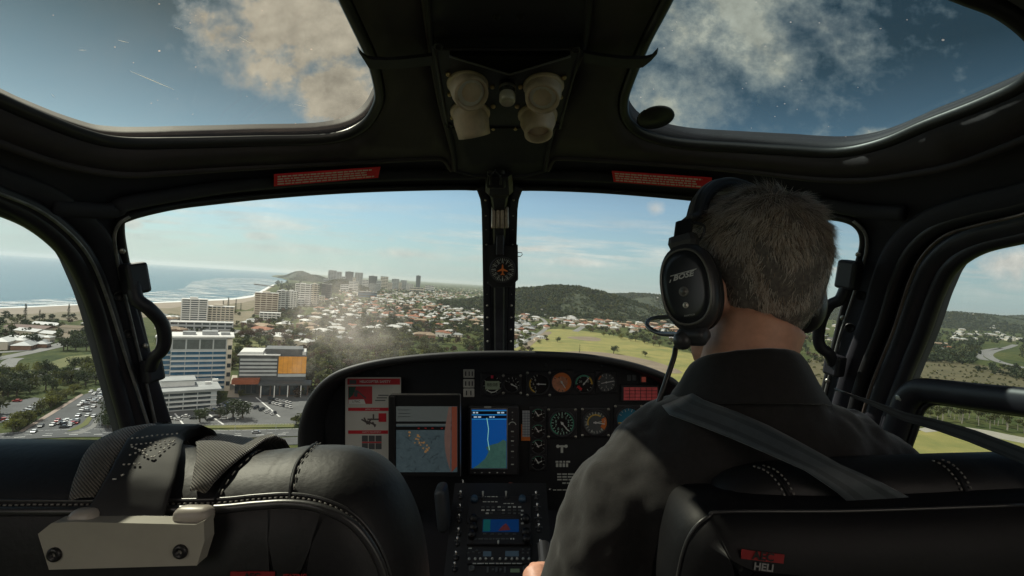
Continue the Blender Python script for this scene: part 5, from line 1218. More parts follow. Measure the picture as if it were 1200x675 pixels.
tr = N.new('ShaderNodeBsdfTransparent'); mx = N.new('ShaderNodeMixShader'); L.new(rp.outputs['Color'], mx.inputs['Fac']); L.new(tr.outputs[0], mx.inputs[1]); L.new(b.outputs[0], mx.inputs[2]); L.new(mx.outputs[0], N['Material Output'].inputs['Surface'])
def strip_between(name, A, B, m, z): return gnd(name, list(A)+list(reversed(B)), m, z)
sh0 = cr(SHORE[1:14], False, 4)
strip_between('beach', sh0, [(x, y+(8.5 if x < 130 else 8.5-3.5*(x-130)/170)+.8*math.sin(x*.11)) for x, y in sh0 if x < 306]+[(311,341.5),(320,335.5)], m_sand, .25)
sh1 = [q for q in sh0 if -420 < q[0] < 300]
strip_between('dunes', [(x, y+(7.8 if x < 130 else 7.8-3.3*(x-130)/170)+.6*math.sin(x*.23)) for x, y in sh1], [(x, y+(17 if x < 130 else 17-5*(x-130)/170)+1.4*math.sin(x*.09)+.8*math.sin(x*.31)) for x, y in sh1], m_dune, .45)
gnd('surf', [(-300,369.5),(0,361.6),(110,357.2),(200,354.6),(275,351),(298,347.6),(308,342),(316,337),(322,333.5),(333,331.5),(336,329),(300,326),(255,326),(225,330),(215,338),(160,344),(60,350),(0,353),(-300,361)], m_foam, -.5)
gnd('surf', [(-300,370.6),(0,362.3),(60,359.8),(110,357.8),(160,356.8),(200,355.3),(240,353.6),(275,351.8),(299,348.2),(309,342.6),(317,337.4),(322,334),(320,333.2),(313,336.4),(305,341),(296,346),(274,349.4),(240,351.2),(200,353.2),(160,354.6),(110,355.8),(60,357.6),(0,360),(-300,368.4)], mat('white wash', (.75,.77,.76), .9, var=.1, vscale=.05), .12)
m_rock = mat('groyne rock', (.09,.085,.08), .9, var=.4, vscale=.3)
gr = MB(); p0, p1 = G(320,336.2), G(298,333.2)
for i in range(44):
    q = p0.lerp(p1, i/43); s = 5+3*rnd.random(); gr.add(sphere((q.x+rnd.gauss(0,2), q.y+rnd.gauss(0,2), .5), (s,s,4.5), 6, 4), 0)
tag(gr.build('groyne', m_rock), 'dark rock groyne running out into the surf from the end of the beach', 'groyne')
# fields, lawns --------------------------------------------------
m_lawn = mat('mown grass', (.095,.115,.028), .95, col2=(.165,.155,.045), vscale=.035, detail=5); m_dry = mat('dry grass', (.31,.265,.075), .95, col2=(.14,.16,.036), vscale=.022, detail=9); m_bare = mat('bare ground', (.24,.19,.13), .95, col2=(.17,.13,.085), vscale=.04, detail=5)
m_scrub = mat('scrub ground', (.075,.068,.026), .95, col2=(.125,.105,.045), vscale=.03, detail=6)
gnd('lawn', [(36,433),(60,424),(80,418),(110,415),(135,414),(140,421),(120,426),(85,428),(62,433),(45,438)], m_lawn, .1)
gnd('lawn', [(270,398),(290,399),(330,405),(332,411),(308,412),(272,411)], m_lawn, .1)
gnd('grass_field', [(585,418),(600,409),(618,398),(636,388),(652,385.5),(676,387),(704,390.5),(745,398),(790,409),(830,420),(870,434),(900,448),(890,475),(780,455),(690,440),(560,432)], m_dry, .1, 3)
gnd('dirt_track', [(600,424),(640,414),(690,412),(735,417),(775,426),(800,437),(770,436),(730,425),(690,418),(650,420),(610,430)], m_bare, .2, 3)
gnd('dirt_track', [(664,395),(690,394.5),(704,397),(700,400),(680,398.5)], m_bare, .2, 3); gnd('dirt_track', [(612,401),(630,392),(642,388.5),(646,391),(630,399),(618,408)], m_bare, .2, 3)
gnd('grass_field', [(1030,520),(1060,510),(1085,504),(1120,506),(1200,517),(1300,530),(1400,548),(1500,590),(1300,620),(1000,600)], m_dry, .1, 3)
gnd('scrub_field', [(920,450),(960,415),(1000,408),(1060,416),(1100,421),(1150,428),(1210,436),(1400,450),(1600,470),(1500,505),(1300,490),(1200,478),(1100,468),(1050,470),(980,480)], m_scrub, .08, 3)
gnd('gravel_path', [(1075,503),(1100,498),(1120,499),(1160,505),(1210,515),(1290,529),(1290,533),(1200,520),(1150,510),(1110,505),(1085,507)], mat('pale gravel', (.33,.31,.25), .95, var=.12, vscale=.2), .2)
# roads ----------------------------------------------------------
m_asp = mat('asphalt', (.075,.078,.080), .9, var=.22, vscale=.08, detail=6); m_con_ = mat('worn concrete', (.20,.197,.185), .9, var=.15, vscale=.06, detail=6); m_park = mat('car park asphalt', (.10,.103,.104), .9, var=.25, vscale=.06, detail=6); m_line = mat('white road paint', (.72,.72,.70), .8, var=.15, vscale=.4)
road('road', [(-200,446),(-60,430),(0,420),(40,412),(75,404),(120,392)], 12, m_con_, .22); road('road', [(-200,425),(0,413),(50,408),(78,401),(100,396)], 9, m_con_, .24)
road('road', [(-60,452),(0,446),(40,441),(70,437),(100,431),(125,427),(150,424)], 7, m_con_, .22)
road('road', [(8,431),(12,424),(20,420)], 10, m_con_, .26)
r_, line = road('road', [(-300,560),(-150,531),(0,513),(80,508),(160,507.5),(260,509),(345,507),(480,503)], 15, m_asp, .3)
dashes('road_marking', line, m_line, .34, .3, 3, 5, .0); dashes('road_marking', line, m_line, .34, .3, 6, .6, 6.4); dashes('road_marking', line, m_line, .34, .5, 4, 7, -3.4)
r_, line2 = road('road', [(-300,600),(0,537),(80,524),(160,520),(260,520),(345,517),(480,511)], 13, m_asp, .28); dashes('road_marking', line2, m_line, .34, .25, 3, 6)
gnd('car_park', [(18,512),(40,498),(70,480),(100,462),(118,457),(150,458),(160,470),(150,510),(70,510)], m_asp, .2)
gnd('car_park', [(-60,505),(0,496),(20,490),(40,475),(55,468),(40,466),(0,474),(-60,484)], m_park, .2)
gnd('footpath', [(26,507),(60,487),(98,463),(95,462),(55,486),(22,506)], mat('pink concrete', (.36,.28,.23), .9, var=.1, vscale=.2), .32)
gnd('kerb_island', [(72,509),(92,506),(106,500),(114,489),(118,489),(112,501),(96,509)], m_con_, .34); gnd('lawn', [(78,506.5),(92,504),(103,498),(110,488),(104,488),(96,497),(84,503)], m_lawn, .36)
gnd('car_park', [(188,499),(187,484),(215,478),(255,474),(275,465),(300,462),(350,460),(420,462),(420,490),(345,498),(260,499)], m_park, .2)
gnd('footpath', [(266,466),(272,440),(278,440),(280,466)], mat('pale paving', (.42,.36,.29), .9, var=.1, vscale=.3), .24)
gnd('grass_verge', [(190,503),(345,501),(345,497),(260,499),(190,500)], m_lawn, .36)
for a in (((300,466),(328,489)),((232,477),(262,498)),((205,485),(215,498))): road('parking_bay_line', [a[0], a[1]], .9, m_line, .26, 2)
# motorway on the right and suburban streets
rc = [(1172,403),(1178,407),(1168,411),(1152,413),(1147,418),(1160,424),(1182,430),(1230,438),(1330,448)]
road('motorway', [(1190,404),(1180,407.5),(1166,411),(1158,415.5),(1164,421),(1182,427),(1230,436),(1330,446)], 17, m_con_, .24); road('motorway', [(1172,408),(1152,411.5),(1147,417),(1154,422)], 15, m_con_, .24)
road('street', [(455,379),(468,364),(480,353),(490,345),(493,341)], 11, m_con_, .24); road('street', [(463,375),(462,366),(455,358),(452,350)], 10, m_con_, .24); road('street', [(430,378),(430,366),(436,352)], 9, m_con_, .24); road('street', [(380,372),(440,384),(500,382),(566,376)], 9, m_con_, .24)
road('street', [(600,408),(625,395),(640,384),(636,374),(620,370)], 10, m_con_, .24); road('street', [(640,380),(700,376),(760,384),(830,398)], 9, m_con_, .24); road('street', [(674,388.5),(685,382),(692,379)], 14, m_con_, .24)
gnd('cleared_ground', [(60,391),(110,388),(150,386),(150,392),(105,396),(75,397)], m_bare, .15); gnd('cleared_ground', [(175,372),(205,369),(300,364),(300,368),(270,386),(185,388)], m_dune, .12); gnd('plaza', [(190,392),(185,385),(240,383),(290,388),(300,395),(230,393)], m_con_, .2)
# hills ----------------------------------------------------------
m_hill = mat('wooded hillside', (.018,.030,.012), .95, col2=(.038,.050,.018), vscale=.02, detail=6)
HILLS = []
def hill(cx, cy, wpx, top_y, depth, name='hill', asym=0., m=m_hill):
    c = G(cx, cy); t = c.y; r = wpx/2*t/FOC; h = ((top_y-(335+.064*(cx-600)))*-1)*t/FOC+ALT
    h = max(4, h); n = 40; k = 9; rings = []
    for i in range(k+1):
        s = i/k; hh_ = h*(.5+.5*math.cos(PI*s)); R = []
        for j in range(n):
            a = 2*PI*j/n; w = 1+.16*math.sin(3*a+cx)+.08*math.sin(7*a+cy); R.append(Vector((c.x+r*s*w*math.cos(a)+asym*r*(1-s), c.y+depth*s*w*math.sin(a), max(-.3, hh_*(1+.10*math.sin(5*a+i)) if i < k else -.3))))
        rings.append(R)
    v, f = loft(rings, True); tag(MB().add((v, f), 0, True).build(name, m), kind='structure'); HILLS.append((c, r, depth, h, asym))
def hz(p):
    z = 0
    for c, r, d, h, asym in HILLS:
        s = math.hypot((p.x-c.x-asym*r*.5)/r, (p.y-c.y)/d)
        if s < 1: z = max(z, h*(.5+.5*math.cos(PI*s)))
    return z
hill(665,365,310,338.2,520); hill(618,362,140,340.5,380); hill(755,359,230,345.3,500); hill(352,326.6,46,318.6,400,'headland'); hill(368,329.5,52,323.2,300,'headland'); hill(820,353,150,345,700)
hill(1130,383,330,367.5,900); hill(1230,386,300,371.5,800); hill(960,371,260,355.5,900); hill(400,339,60,329.5,400)
# ================================================================== BUILDINGS
m_wht = mat('white render', (.80,.79,.76), .8, var=.08, vscale=.12); m_crm = mat('cream render', (.70,.63,.52), .8, var=.1, vscale=.12); m_grw = mat('pale grey cladding', (.46,.485,.49), .7, var=.08, vscale=.2); m_dkg = mat('dark grey cladding', (.065,.072,.078), .6, var=.15, vscale=.2)
m_roofg = mat('grey flat roof', (.33,.345,.35), .85, var=.18, vscale=.12, detail=6); m_roofw = mat('white flat roof', (.68,.68,.66), .8, var=.1, vscale=.12, detail=6)
m_glz = mat('dark window glazing', (.030,.042,.052), .12, spec=.8, var=.3, vscale=.25); m_blu = mat('blue grey glazing', (.025,.105,.20), .14, spec=.8, var=.25, vscale=.2); m_ora = mat('orange cladding', (.85,.36,.03), .6, var=.16, vscale=.35, detail=5); m_rst = mat('rust red awning', (.30,.085,.035), .7, var=.15, vscale=.4); m_brw = mat('brown cladding', (.10,.055,.04), .7, var=.2, vscale=.3)
def bbox(x0, x1, y0, y1, z0, z1): return box(((x0+x1)/2, (y0+y1)/2, (z0+z1)/2), (x1-x0, y1-y0, z1-z0))
def ebuild(mb, name, m, parent): return mb.build(name, m, parent)
def dup(o, parent, loc=(0,0,0)):
    c = o.copy(); COL.objects.link(c); c.parent = parent; c.location = loc; return c
def mullions(mb, x0, x1, y, z0, z1, step, t=.35, m=0):
    n = max(1, round((x1-x0)/step))
    for i in range(n+1): x = x0+(x1-x0)*i/n; mb.add(bbox(x-t/2, x+t/2, y-.28, y, z0, z1), m)
# --- big white hospital block: bands of blue glazing between pale spandrels
p = G(232, 459); S_ = p.y/FOC                                   # metres per pixel there
hb_ = empty('hospital_building', 'tall white and blue office block with glazed top floor, left of the orange panel', 'building', (p.x, p.y, 0), math.radians(30))
w = 29*S_; H_ = 63.5*S_; D = 26
def hx(px): return (px-232)*S_
x0, x1 = hx(203), hx(259)
ebuild(MB().add(bbox(x0, x1, 0, D, 0, H_)), 'wall', m_grw, hb_); ebuild(MB().add(bbox(x0-15*S_, x0, 4, D, 0, H_-.6)), 'side_wing', m_grw, hb_)
ebuild(MB().add(bbox(x1, x1+5.5*S_, -1.2, D, 0, H_-1)), 'end_fin', m_crm, hb_)
for i in range(5): dup_ = ebuild(MB().add(bbox(x1+.6, x1+5*S_, -1.35, -1.2, H_*(.10+.17*i), H_*(.18+.17*i))), 'fin_window', m_glz, hb_)
ebuild(MB().add(bbox(x0-1.5, x1+6*S_+.8, -2, D+1, H_, H_+1.1)).add(bbox(x0-16*S_, x0-1.6, 2.5, D+1, H_-.4, H_+.6)), 'roof', m_roofw, hb_)
for bx, bw, bd, bh in ((x0+6,8,6,2.2),(x0+18,10,8,2.6),(x0+30,6,5,1.8)): ebuild(MB().add(bbox(bx, bx+bw, 8, 8+bd, H_+1.1, H_+1.1+bh)), 'roof_plant', m_roofg, hb_)
top = MB().add(bbox(x0+.5, x1-.4, -.25, 0, H_*.79, H_*.965)); mullions(top, x0+.5, x1-.4, -.25, H_*.78, H_*.975, 9, .9, 1); tg = ebuild(top, 'top_floor_glazing', [mat('grey top glazing', (.11,.125,.13), .15, spec=.8, var=.2, vscale=.2), m_grw], hb_)
nf = 8
for i in range(nf):
    z = H_*(.045+.092*i); mb = MB().add(bbox(x0+.3, x1-.3, -.22, 0, z, z+H_*.052)); mullions(mb, x0+.3, x1-.3, -.22, z, z+H_*.052, 9, .35, 1); ebuild(mb, 'window_band', [m_blu, m_grw], hb_)
    mb = MB().add(bbox(x0-15*S_+.2, x0-.3, 3.8, 4, z, z+H_*.060)); mullions(mb, x0-15*S_+.2, x0-.3, 3.8, z, z+H_*.06, 6, .3, 1); ebuild(mb, 'window_band', [m_blu, m_dkg], hb_)
    ebuild(MB().add(bbox(x0-.2, x1+.1, -.7, 0, z+H_*.056, z+H_*.062)), 'sun_shade', m_wht, hb_)
# --- low grey office block in front of it
p = G(222, 481); S_ = p.y/FOC
ob = empty('office_building', 'low grey office block with wide flat roof before the white and blue block', 'building', (p.x, p.y, 0), math.radians(36))
x0, x1, D, H_ = -36*S_, 27*S_, 34, 23*S_
ebuild(MB().add(bbox(x0, x1, 0, D, 0, H_)), 'wall', m_grw, ob); ebuild(MB().add(bbox(x0-2, x1+2.4, -2.4, D+2, H_, H_+.9)), 'roof', m_roofg, ob)
pt = MB().add(bbox(x0+4, x0+22, 12, 26, H_+.9, H_+4.2)); pt = ebuild(pt, 'plant_room', m_roofw, ob); ebuild(MB().add(bbox(x0+3.2, x0+22.8, 11.2, 26.8, H_+4.2, H_+4.7)), 'plant_roof', m_roofg, pt)
for bx, by in ((x0+28,14),(x0+33,22),(x0+12,32)): ebuild(MB().add(bbox(bx, bx+3.4, by, by+2.6, H_+.9, H_+2.3)), 'roof_unit', m_roofw, ob)
for i in range(4):
    z = H_*(.08+.235*i); mb = MB().add(bbox(x0+.6, x1-3, -.2, 0, z, z+H_*.12)); mullions(mb, x0+.6, x1-3, -.2, z, z+H_*.12, 7, .5, 1); ebuild(mb, 'window_band', [m_glz, m_grw], ob); ebuild(MB().add(bbox(x0-.3, x1+.3, -.8, 0, z+H_*.145, z+H_*.165)), 'spandrel', m_wht, ob)
    ebuild(MB().add(bbox(x1, x1+.2, 2, D-2, z, z+H_*.12)), 'window_band', m_glz, ob)
# --- orange panelled hall
p = G(318, 462); S_ = p.y/FOC
og = empty('orange_hall', 'grey louvred building with a large orange panel on its front and a red canopy below', 'building', (p.x, p.y, 0), math.radians(21))
hx = lambda px: (px-318)*S_; zz = lambda py: (462-py)*S_
ebuild(MB().add(bbox(hx(282), hx(354), 2, 30, 0, zz(417))), 'wall', m_dkg, og); ebuild(MB().add(bbox(hx(280), hx(325), 1, 31, zz(417), zz(416))).add(bbox(hx(282), hx(306), 4, 26, zz(416), zz(413.5))), 'roof', m_roofw, og)
ebuild(MB().add(bbox(hx(308), hx(349), 6, 24, zz(417), zz(410))), 'roof_plant', m_dkg, og); ebuild(MB().add(bbox(hx(349), hx(353), 6, 24, zz(417), zz(413))), 'roof_unit', m_roofw, og)
pn = MB().add(bbox(hx(323.5), hx(354), 1.3, 2, zz(438), zz(418))); 
for i in range(1, 6): pn.add(bbox(hx(323.5)+(hx(354)-hx(323.5))*i/6-.06, hx(323.5)+(hx(354)-hx(323.5))*i/6+.06, 1.22, 1.3, zz(438), zz(418)), 1)
ebuild(pn, 'orange_panel', [m_ora, mat('panel joint', (.34,.12,.012), .7)], og)
for i in range(5): z = zz(439-4.4*i); ebuild(MB().add(bbox(hx(283), hx(322), 1.2, 2, z-1.1, z+.35)), 'louvre', m_grw, og)
ebuild(MB().add(bbox(hx(323.5), hx(354), 1.6, 2, zz(442), zz(438.6))), 'spandrel', m_grw, og)
ebuild(MB().add(bbox(hx(277), hx(305), -7, 2, zz(448), zz(443))), 'red_canopy', m_rst, og)
cn = ebuild(MB().add(bbox(hx(305), hx(361), -12, 2, zz(448), zz(446))), 'porch_roof', m_dkg, og)
for px in (308, 322, 336, 350): ebuild(MB().add(bbox(hx(px)-.3, hx(px)+.3, -11.5, -10.9, 0, zz(448))), 'porch_post', m_wht, cn)
ebuild(MB().add(bbox(hx(306), hx(358), -6, 2, 0, zz(448))), 'ground_floor', m_brw, og); 
for px in (308,318,328,338,348): ebuild(MB().add(bbox(hx(px), hx(px+8.5), -6.15, -6, .6, zz(450))), 'window', m_glz, og)
for px in (279,285,291,297): ebuild(MB().add(bbox(hx(px), hx(px+4.6), 1.8, 2, .6, zz(449))), 'window', m_glz, og)
# --- small orange cabin by the left pillar
p = G(133, 476); S_ = p.y/FOC
oc = empty('orange_billboard', 'plain orange box-like shed standing at the end of the left car park by the pillar', 'shed', (p.x, p.y, 0), math.radians(-6))
ebuild(MB().add(bbox(-6*S_, 7*S_, 0, 5, 0, 20*S_)), 'wall', m_ora, oc); ebuild(MB().add(bbox(-6.4*S_, 7.4*S_, -.4, 5.4, 20*S_, 20*S_+.5)), 'roof', m_roofw, oc); ebuild(MB().add(bbox(-1.5*S_, 2*S_, -.15, 0, 0, 6*S_)), 'door', m_brw, oc)
oc.name = 'orange_shed'
# --- apartment towers: storeys as balcony bands, vertical piers between
def tower(name, label, px0, px1, ytop, ybase, nst, wall, glz=m_glz, yaw=8, D=18, piers=4, plant=True, group=None, side=True):
    pc = (px0+px1)/2; p = G(pc, ybase); s = p.y/FOC; t = empty(name, label, 'apartment block', (p.x, p.y, 0), math.radians(yaw)-math.atan2(p.x, p.y)*.7, group)
    x0, x1, H_ = (px0-pc)*s, (px1-pc)*s, (ybase-ytop)*s; D = D
    ebuild(MB().add(bbox(x0, x1, 0, D, 0, H_)), 'wall', wall, t); ebuild(MB().add(bbox(x0-.5, x1+.5, -.9, D+.5, H_, H_+.8)), 'roof', m_roofw, t)
    if plant: ebuild(MB().add(bbox(x0+(x1-x0)*.3, x0+(x1-x0)*.62, D*.25, D*.7, H_+.8, H_+3.6)), 'plant_room', wall, t)
    sh = H_/nst; w0 = None
    for i in range(nst):
        z = sh*i
        if w0 is None:
            w0 = ebuild(MB().add(bbox(x0+.4, x1-.4, -.15, 0, sh*.42, sh*.88)), 'window_band', glz, t); b0 = ebuild(MB().add(bbox(x0+.8, x1-.8, -1.5, -.2, 0, sh*.32)), 'balcony', wall, t)
            if side: s0 = ebuild(MB().add(bbox(x1, x1+.15, 2, D-2, sh*.34, sh*.9)), 'window_band', glz, t)
        else:
            dup(w0, t, (0,0,z)); dup(b0, t, (0,0,z))
            if side: dup(s0, t, (0,0,z))
    for i in range(piers+1):
        x = x0+(x1-x0)*i/piers; ebuild(MB().add(bbox(x-.7, x+.7, -1.7, 0, 0, H_)), 'pier', wall, t)
    return t
tower('apartment_tower', 'white tower by the dunes, taller of a joined pair', 214, 239.5, 351, 381, 12, m_wht, m_glz, 10, 20, 3)
tower('apartment_block', 'lower cream wing joined to the white tower by the dunes', 240, 271, 359.5, 381, 8, m_crm, m_glz, 6, 16, 7)
tower('podium_building', 'pale low podium in front of the white tower by the dunes', 205, 268, 378, 387, 2, m_grw, m_glz, 6, 14, 8, False)
tower('apartment_tower', 'cream apartment tower with brown stripes at the beach end of the cluster', 299, 323.5, 343.5, 369, 10, m_crm, m_brw, 4, 22, 4)
tower('apartment_tower', 'pale grey apartment slab behind and right of the cream striped tower', 324, 333.5, 341, 364, 10, m_grw, m_glz, -5, 30, 2)
tower('apartment_tower', 'white apartment slab with vertical piers in the middle of the beachfront cluster', 334, 346, 341.5, 362, 9, m_wht, m_glz, -3, 20, 4)
tower('apartment_tower', 'white tower with dark glazing near the right end of the beachfront cluster', 345.5, 362, 333, 358, 10, m_wht, m_dkg, -4, 20, 3)
tower('apartment_tower', 'narrow cream slab beside the white tower at the right end of the beachfront cluster', 363, 370.5, 333, 358, 10, m_crm, m_glz, -8, 24, 2)
tower('low_apartment_block', 'low white building at the foot of the beachfront cluster', 305, 327, 367, 375.5, 3, m_wht, m_glz, 3, 16, 5, False)
tower('low_apartment_block', 'small grey flats just right of the beachfront cluster', 345, 356, 351, 358.5, 3, m_grw, m_glz, 2, 14, 3, False)
tower('low_apartment_block', 'cream low flats between the beachfront cluster and the dark narrow block', 371, 380, 347, 354, 3, m_crm, m_glz, 2, 14, 3, False)
tower('office_block', 'dark glazed narrow block with white edges left of the skyline row', 376.5, 387, 333, 350, 7, m_dkg, m_glz, -4, 20, 2)
SK = [(384,392.6,317,338,'first and tallest tower of the distant skyline row, by the headland'),(393,399,318.5,338,'tower joined to the right of the tallest one in the distant skyline row'),(404,413,318.5,337,'broad tower with a stepped top, third in the distant skyline row'),(415,424,319.5,337,'wide hazy tower in the middle of the distant skyline row'),(431.6,441,323.5,338,'squat dark tower right of the middle of the distant skyline row'),(445.5,454,324,338,'pale square tower in the right half of the distant skyline row'),(458.7,467,327,339,'low square tower second from the right end of the distant skyline group'),(469.5,476,328.5,339.5,'lowest narrow tower at the right end of the distant skyline group'),(487,492,323,339,'slim lone tower standing apart to the right of the distant skyline row')]
for i, (a, b, yt, yb, lb) in enumerate(SK): tower('skyline_tower', lb, a, b, yt, yb, 14 if yb-yt > 14 else 8, (m_grw, m_grw, m_dkg, m_grw, m_dkg, m_crm, m_grw, m_grw, m_dkg)[i], m_glz, 0, 26, 3, i % 2 == 0, 'towers of the distant skyline', False)
tower('low_apartment_block', 'pale flats at the foot of the tallest skyline tower', 399, 408, 333.5, 341, 3, m_wht, m_glz, 3, 20, 3, False); tower('low_apartment_block', 'blue roofed long block below the middle of the skyline row', 420, 441, 342, 348.5, 2, m_blu, m_glz, 3, 20, 5, False)
tower('low_apartment_block', 'white walled flats right of the slim lone tower', 498, 508, 334.5, 341, 3, m_wht, m_glz, 3, 20, 3, False); tower('low_apartment_block', 'wide cream hall below the slim lone tower', 480, 496, 337, 342.5, 2, m_crm, m_glz, 3, 20, 4, False)
for i, (a, b, yt, yb) in enumerate(((398,404,324,338),(413,416,325,338),(424,431,328,339),(441,446,329,339),(454,459,331,340),(476,484,332.5,340),(379,384,326,338),(467,470,331,340),(409,419,330,341),(433,445,333,342))): tower('skyline_block', 'lower hazy block filling the gaps between the towers of the distant skyline', a, b, yt, yb, 6, (m_grw, m_crm, m_wht)[i % 3], m_glz, 0, 24, 2, False, 'lower blocks of the distant skyline', False)
# long low sheds among the trees on the left
for (px, py, wd, dp, hgt, yaw, rm_, lb) in ((50,385,34,14,5,-4,m_roofw,'long white roofed shed nearest the beach at far left'),(29,393,28,12,5,-8,m_roofw,'white roofed shed behind the road at far left'),(54,396,16,10,5,-8,m_roofw,'small white roofed shed right of the long one at far left'),(82,390,24,12,6,3,m_bare,'brown roofed house row beside the cleared ground at left'),(28,389,46,18,5,2,mat('red brown roof', (.13,.065,.045), .8, var=.2, vscale=.3),'dark red roofed hall among the trees at far left')):
    p = G(px, py); t = empty('shed', lb, 'shed', (p.x, p.y, 0), math.radians(yaw)); ebuild(MB().add(bbox(-wd/2, wd/2, 0, dp, 0, hgt)), 'wall', m_crm, t)
    ebuild(MB().add(([(-wd/2-1,-1,hgt),(wd/2+1,-1,hgt),(wd/2+1,dp/2,hgt+2.6),(-wd/2-1,dp/2,hgt+2.6),(wd/2+1,dp+1,hgt),(-wd/2-1,dp+1,hgt)], [(0,1,2,3),(3,2,4,5),(0,3,5),(1,4,2),(0,5,4,1)])), 'roof', rm_, t)
# --- houses
def house_mesh(name, w, d, h, rh, roof, wall, wing):
    mb = MB()
    def blockh(x, y, w, d, h, rh):
        mb.add(bbox(x-w/2, x+w/2, y-d/2, y+d/2, 0, h), 1); o = .7; r = min(w, d)/2*.9
        a = [(x-w/2-o,y-d/2-o,h),(x+w/2+o,y-d/2-o,h),(x+w/2+o,y+d/2+o,h),(x-w/2-o,y+d/2+o,h)]
        b = [(x-w/2+r,y,h+rh),(x+w/2-r,y,h+rh)] if w >= d else [(x,y-d/2+r,h+rh),(x,y+d/2-r,h+rh)]
        f = [(0,1,5,4),(2,3,4,5),(1,2,5),(3,0,4),(3,2,1,0)] if w >= d else [(0,1,4),(1,2,5,4),(2,3,5),(3,0,4,5),(3,2,1,0)]
        mb.add((a+b, f), 0)
        for i in range(3): xx = x-w/2+w*(.2+.3*i); mb.add(bbox(xx-.8, xx+.8, y-d/2-.06, y-d/2, 1., 2.4), 2)
        mb.add(bbox(x+w/2, x+w/2+.06, y-1, y+1, 1., 2.4), 2)
    blockh(0, 0, w, d, h, rh)
    if wing: blockh(w*.3, -d*.62, w*.42, d*.7, h-.3, rh*.8)
    me = mb.build(name, [roof, wall, m_glz]); return me
RC = [('white', mat('white metal roof', (.50,.50,.48), .6, var=.08, vscale=.3, objrand=.12)), ('pale grey', mat('pale grey metal roof', (.30,.31,.31), .6, var=.1, vscale=.3, objrand=.2)), ('terracotta', mat('terracotta tile roof', (.30,.12,.065), .85, var=.2, vscale=.5, objrand=.2)), ('dark grey', mat('dark grey tile roof', (.10,.10,.105), .8, var=.2, vscale=.4, objrand=.2)), ('tan', mat('tan tile roof', (.33,.24,.16), .85, var=.15, vscale=.4, objrand=.2))]
WL = [m_wht, m_crm, mat('brick wall', (.26,.15,.10), .9, var=.2, vscale=.6)]
PROTO = []
for i, (cn_, rm_) in enumerate(RC):
    for j in range(2): PROTO.append((cn_, house_mesh('house', (14,19)[j]+i, (10,11)[j], 3.2+2.6*(j == 1 and i % 2 == 0), 2.3, rm_, WL[(i+j) % 3], j == 1)))
REG = [  # polygon in the photo, number, place words, weights per roof colour
 ([(372,352),(420,343),(480,342),(566,342),(566,395),(520,400),(450,392),(400,398),(372,385)], 150, 'in the suburb left of the centre post', (6,4,2,1,2)),
 ([(290,378),(372,370),(400,400),(380,412),(300,396)], 26, 'behind the orange hall', (5,4,1,1,2)),
 ([(597,366),(640,364),(634,400),(597,404)], 34, 'just right of the centre post', (6,3,1,1,1)),
 ([(640,372),(700,373),(790,380),(840,392),(830,412),(770,394),(690,384),(645,382)], 70, 'in the housing estate beyond the grass field', (3,4,1,2,4)),
 ([(735,350),(785,352),(785,372),(740,366)], 14, 'on the slope beside the wooded hill', (5,3,0,1,1)),
 ([(925,372),(1000,384),(990,405),(925,400)], 24, "between the pilot's headset and the right pillar", (5,4,1,1,2)),
 ([(1075,376),(1140,378),(1200,390),(1200,400),(1140,400),(1075,400)], 46, 'in the far suburb seen through the right door window', (5,3,1,1,1)),
 ([(1060,400),(1105,402),(1120,412),(1060,414)], 18, 'above the dark trees in the right door window', (4,3,2,1,2)),
 ([(100,378),(150,372),(150,410),(100,398)], 12, 'by the beach left of the front pillar', (4,3,1,1,2)),
 ([(0,395),(60,400),(20,412),(0,410)], 8, 'at the far left edge beyond the road', (4,3,1,1,1)),
 ([(190,366),(205,372),(205,392),(183,392)], 8, 'beside the dunes right of the left grab handle', (4,4,0,1,1)),
 ([(600,340),(640,344),(720,350),(640,352)], 8, 'half hidden in trees on the wooded hill', (5,3,0,1,0))]
used = set(); HP_ = []
def sample(poly, r):
    xs = [q[0] for q in poly]; ys = [q[1] for q in poly]
    while True:
        x, y = r.uniform(min(xs), max(xs)), r.uniform(min(ys), max(ys))
        if inside((x, y), poly): return x, y
hr_ = random.Random(23); spots_h = []
for poly, n, place, wt in REG:
    for k in range(n):
        for _t in range(20):
            x, y = sample(poly, hr_); p = G(x, y)
            if all((p.x-q.x)**2+(p.y-q.y)**2 > 23**2 for q in spots_h): break
        spots_h.append(p); ci = hr_.choices(range(5), wt)[0]; pi_ = ci*2+(hr_.random() < .5)
        HP_.append((p, pi_, place, hr_.uniform(-.5,.5)+(PI/2 if hr_.random() < .4 else 0), hr_.uniform(.9,1.35)))
HP_.sort(key=lambda q: q[0].y)
rest = MB(); first = set()
for i, (p, pi_, place, rz, sc) in enumerate(HP_):
    cn_, o0 = PROTO[pi_]; z = hz(p)
    if i < 290:
        if pi_ in first: o = o0.copy(); COL.objects.link(o)
        else: o = o0; first.add(pi_)
        o.location = (p.x, p.y, z); o.rotation_euler = (0,0,rz); o.scale = (sc,sc,sc)
        size = 'small' if pi_ % 2 == 0 else ('two storey' if (pi_//2) % 2 == 0 else 'long')
        tag(o, f'{size} house with {cn_} roof {place}', 'house', f'{size} {cn_} roofed houses {place}')
    else:
        X = Matrix.Translation((p.x, p.y, z)) @ Matrix.Rotation(rz, 4, 'Z') @ Matrix.Scale(sc*1.15, 4)
        me = o0.data; rest.add(([v.co for v in me.vertices], [tuple(q.vertices) for q in me.polygons if q.material_index == 0]), 0, X=X); rest.add(([v.co for v in me.vertices], [tuple(q.vertices) for q in me.polygons if q.material_index == 1]), 1, X=X)
for i, (cn_, o0) in enumerate(PROTO):
    if i not in first: bpy.data.objects.remove(o0)
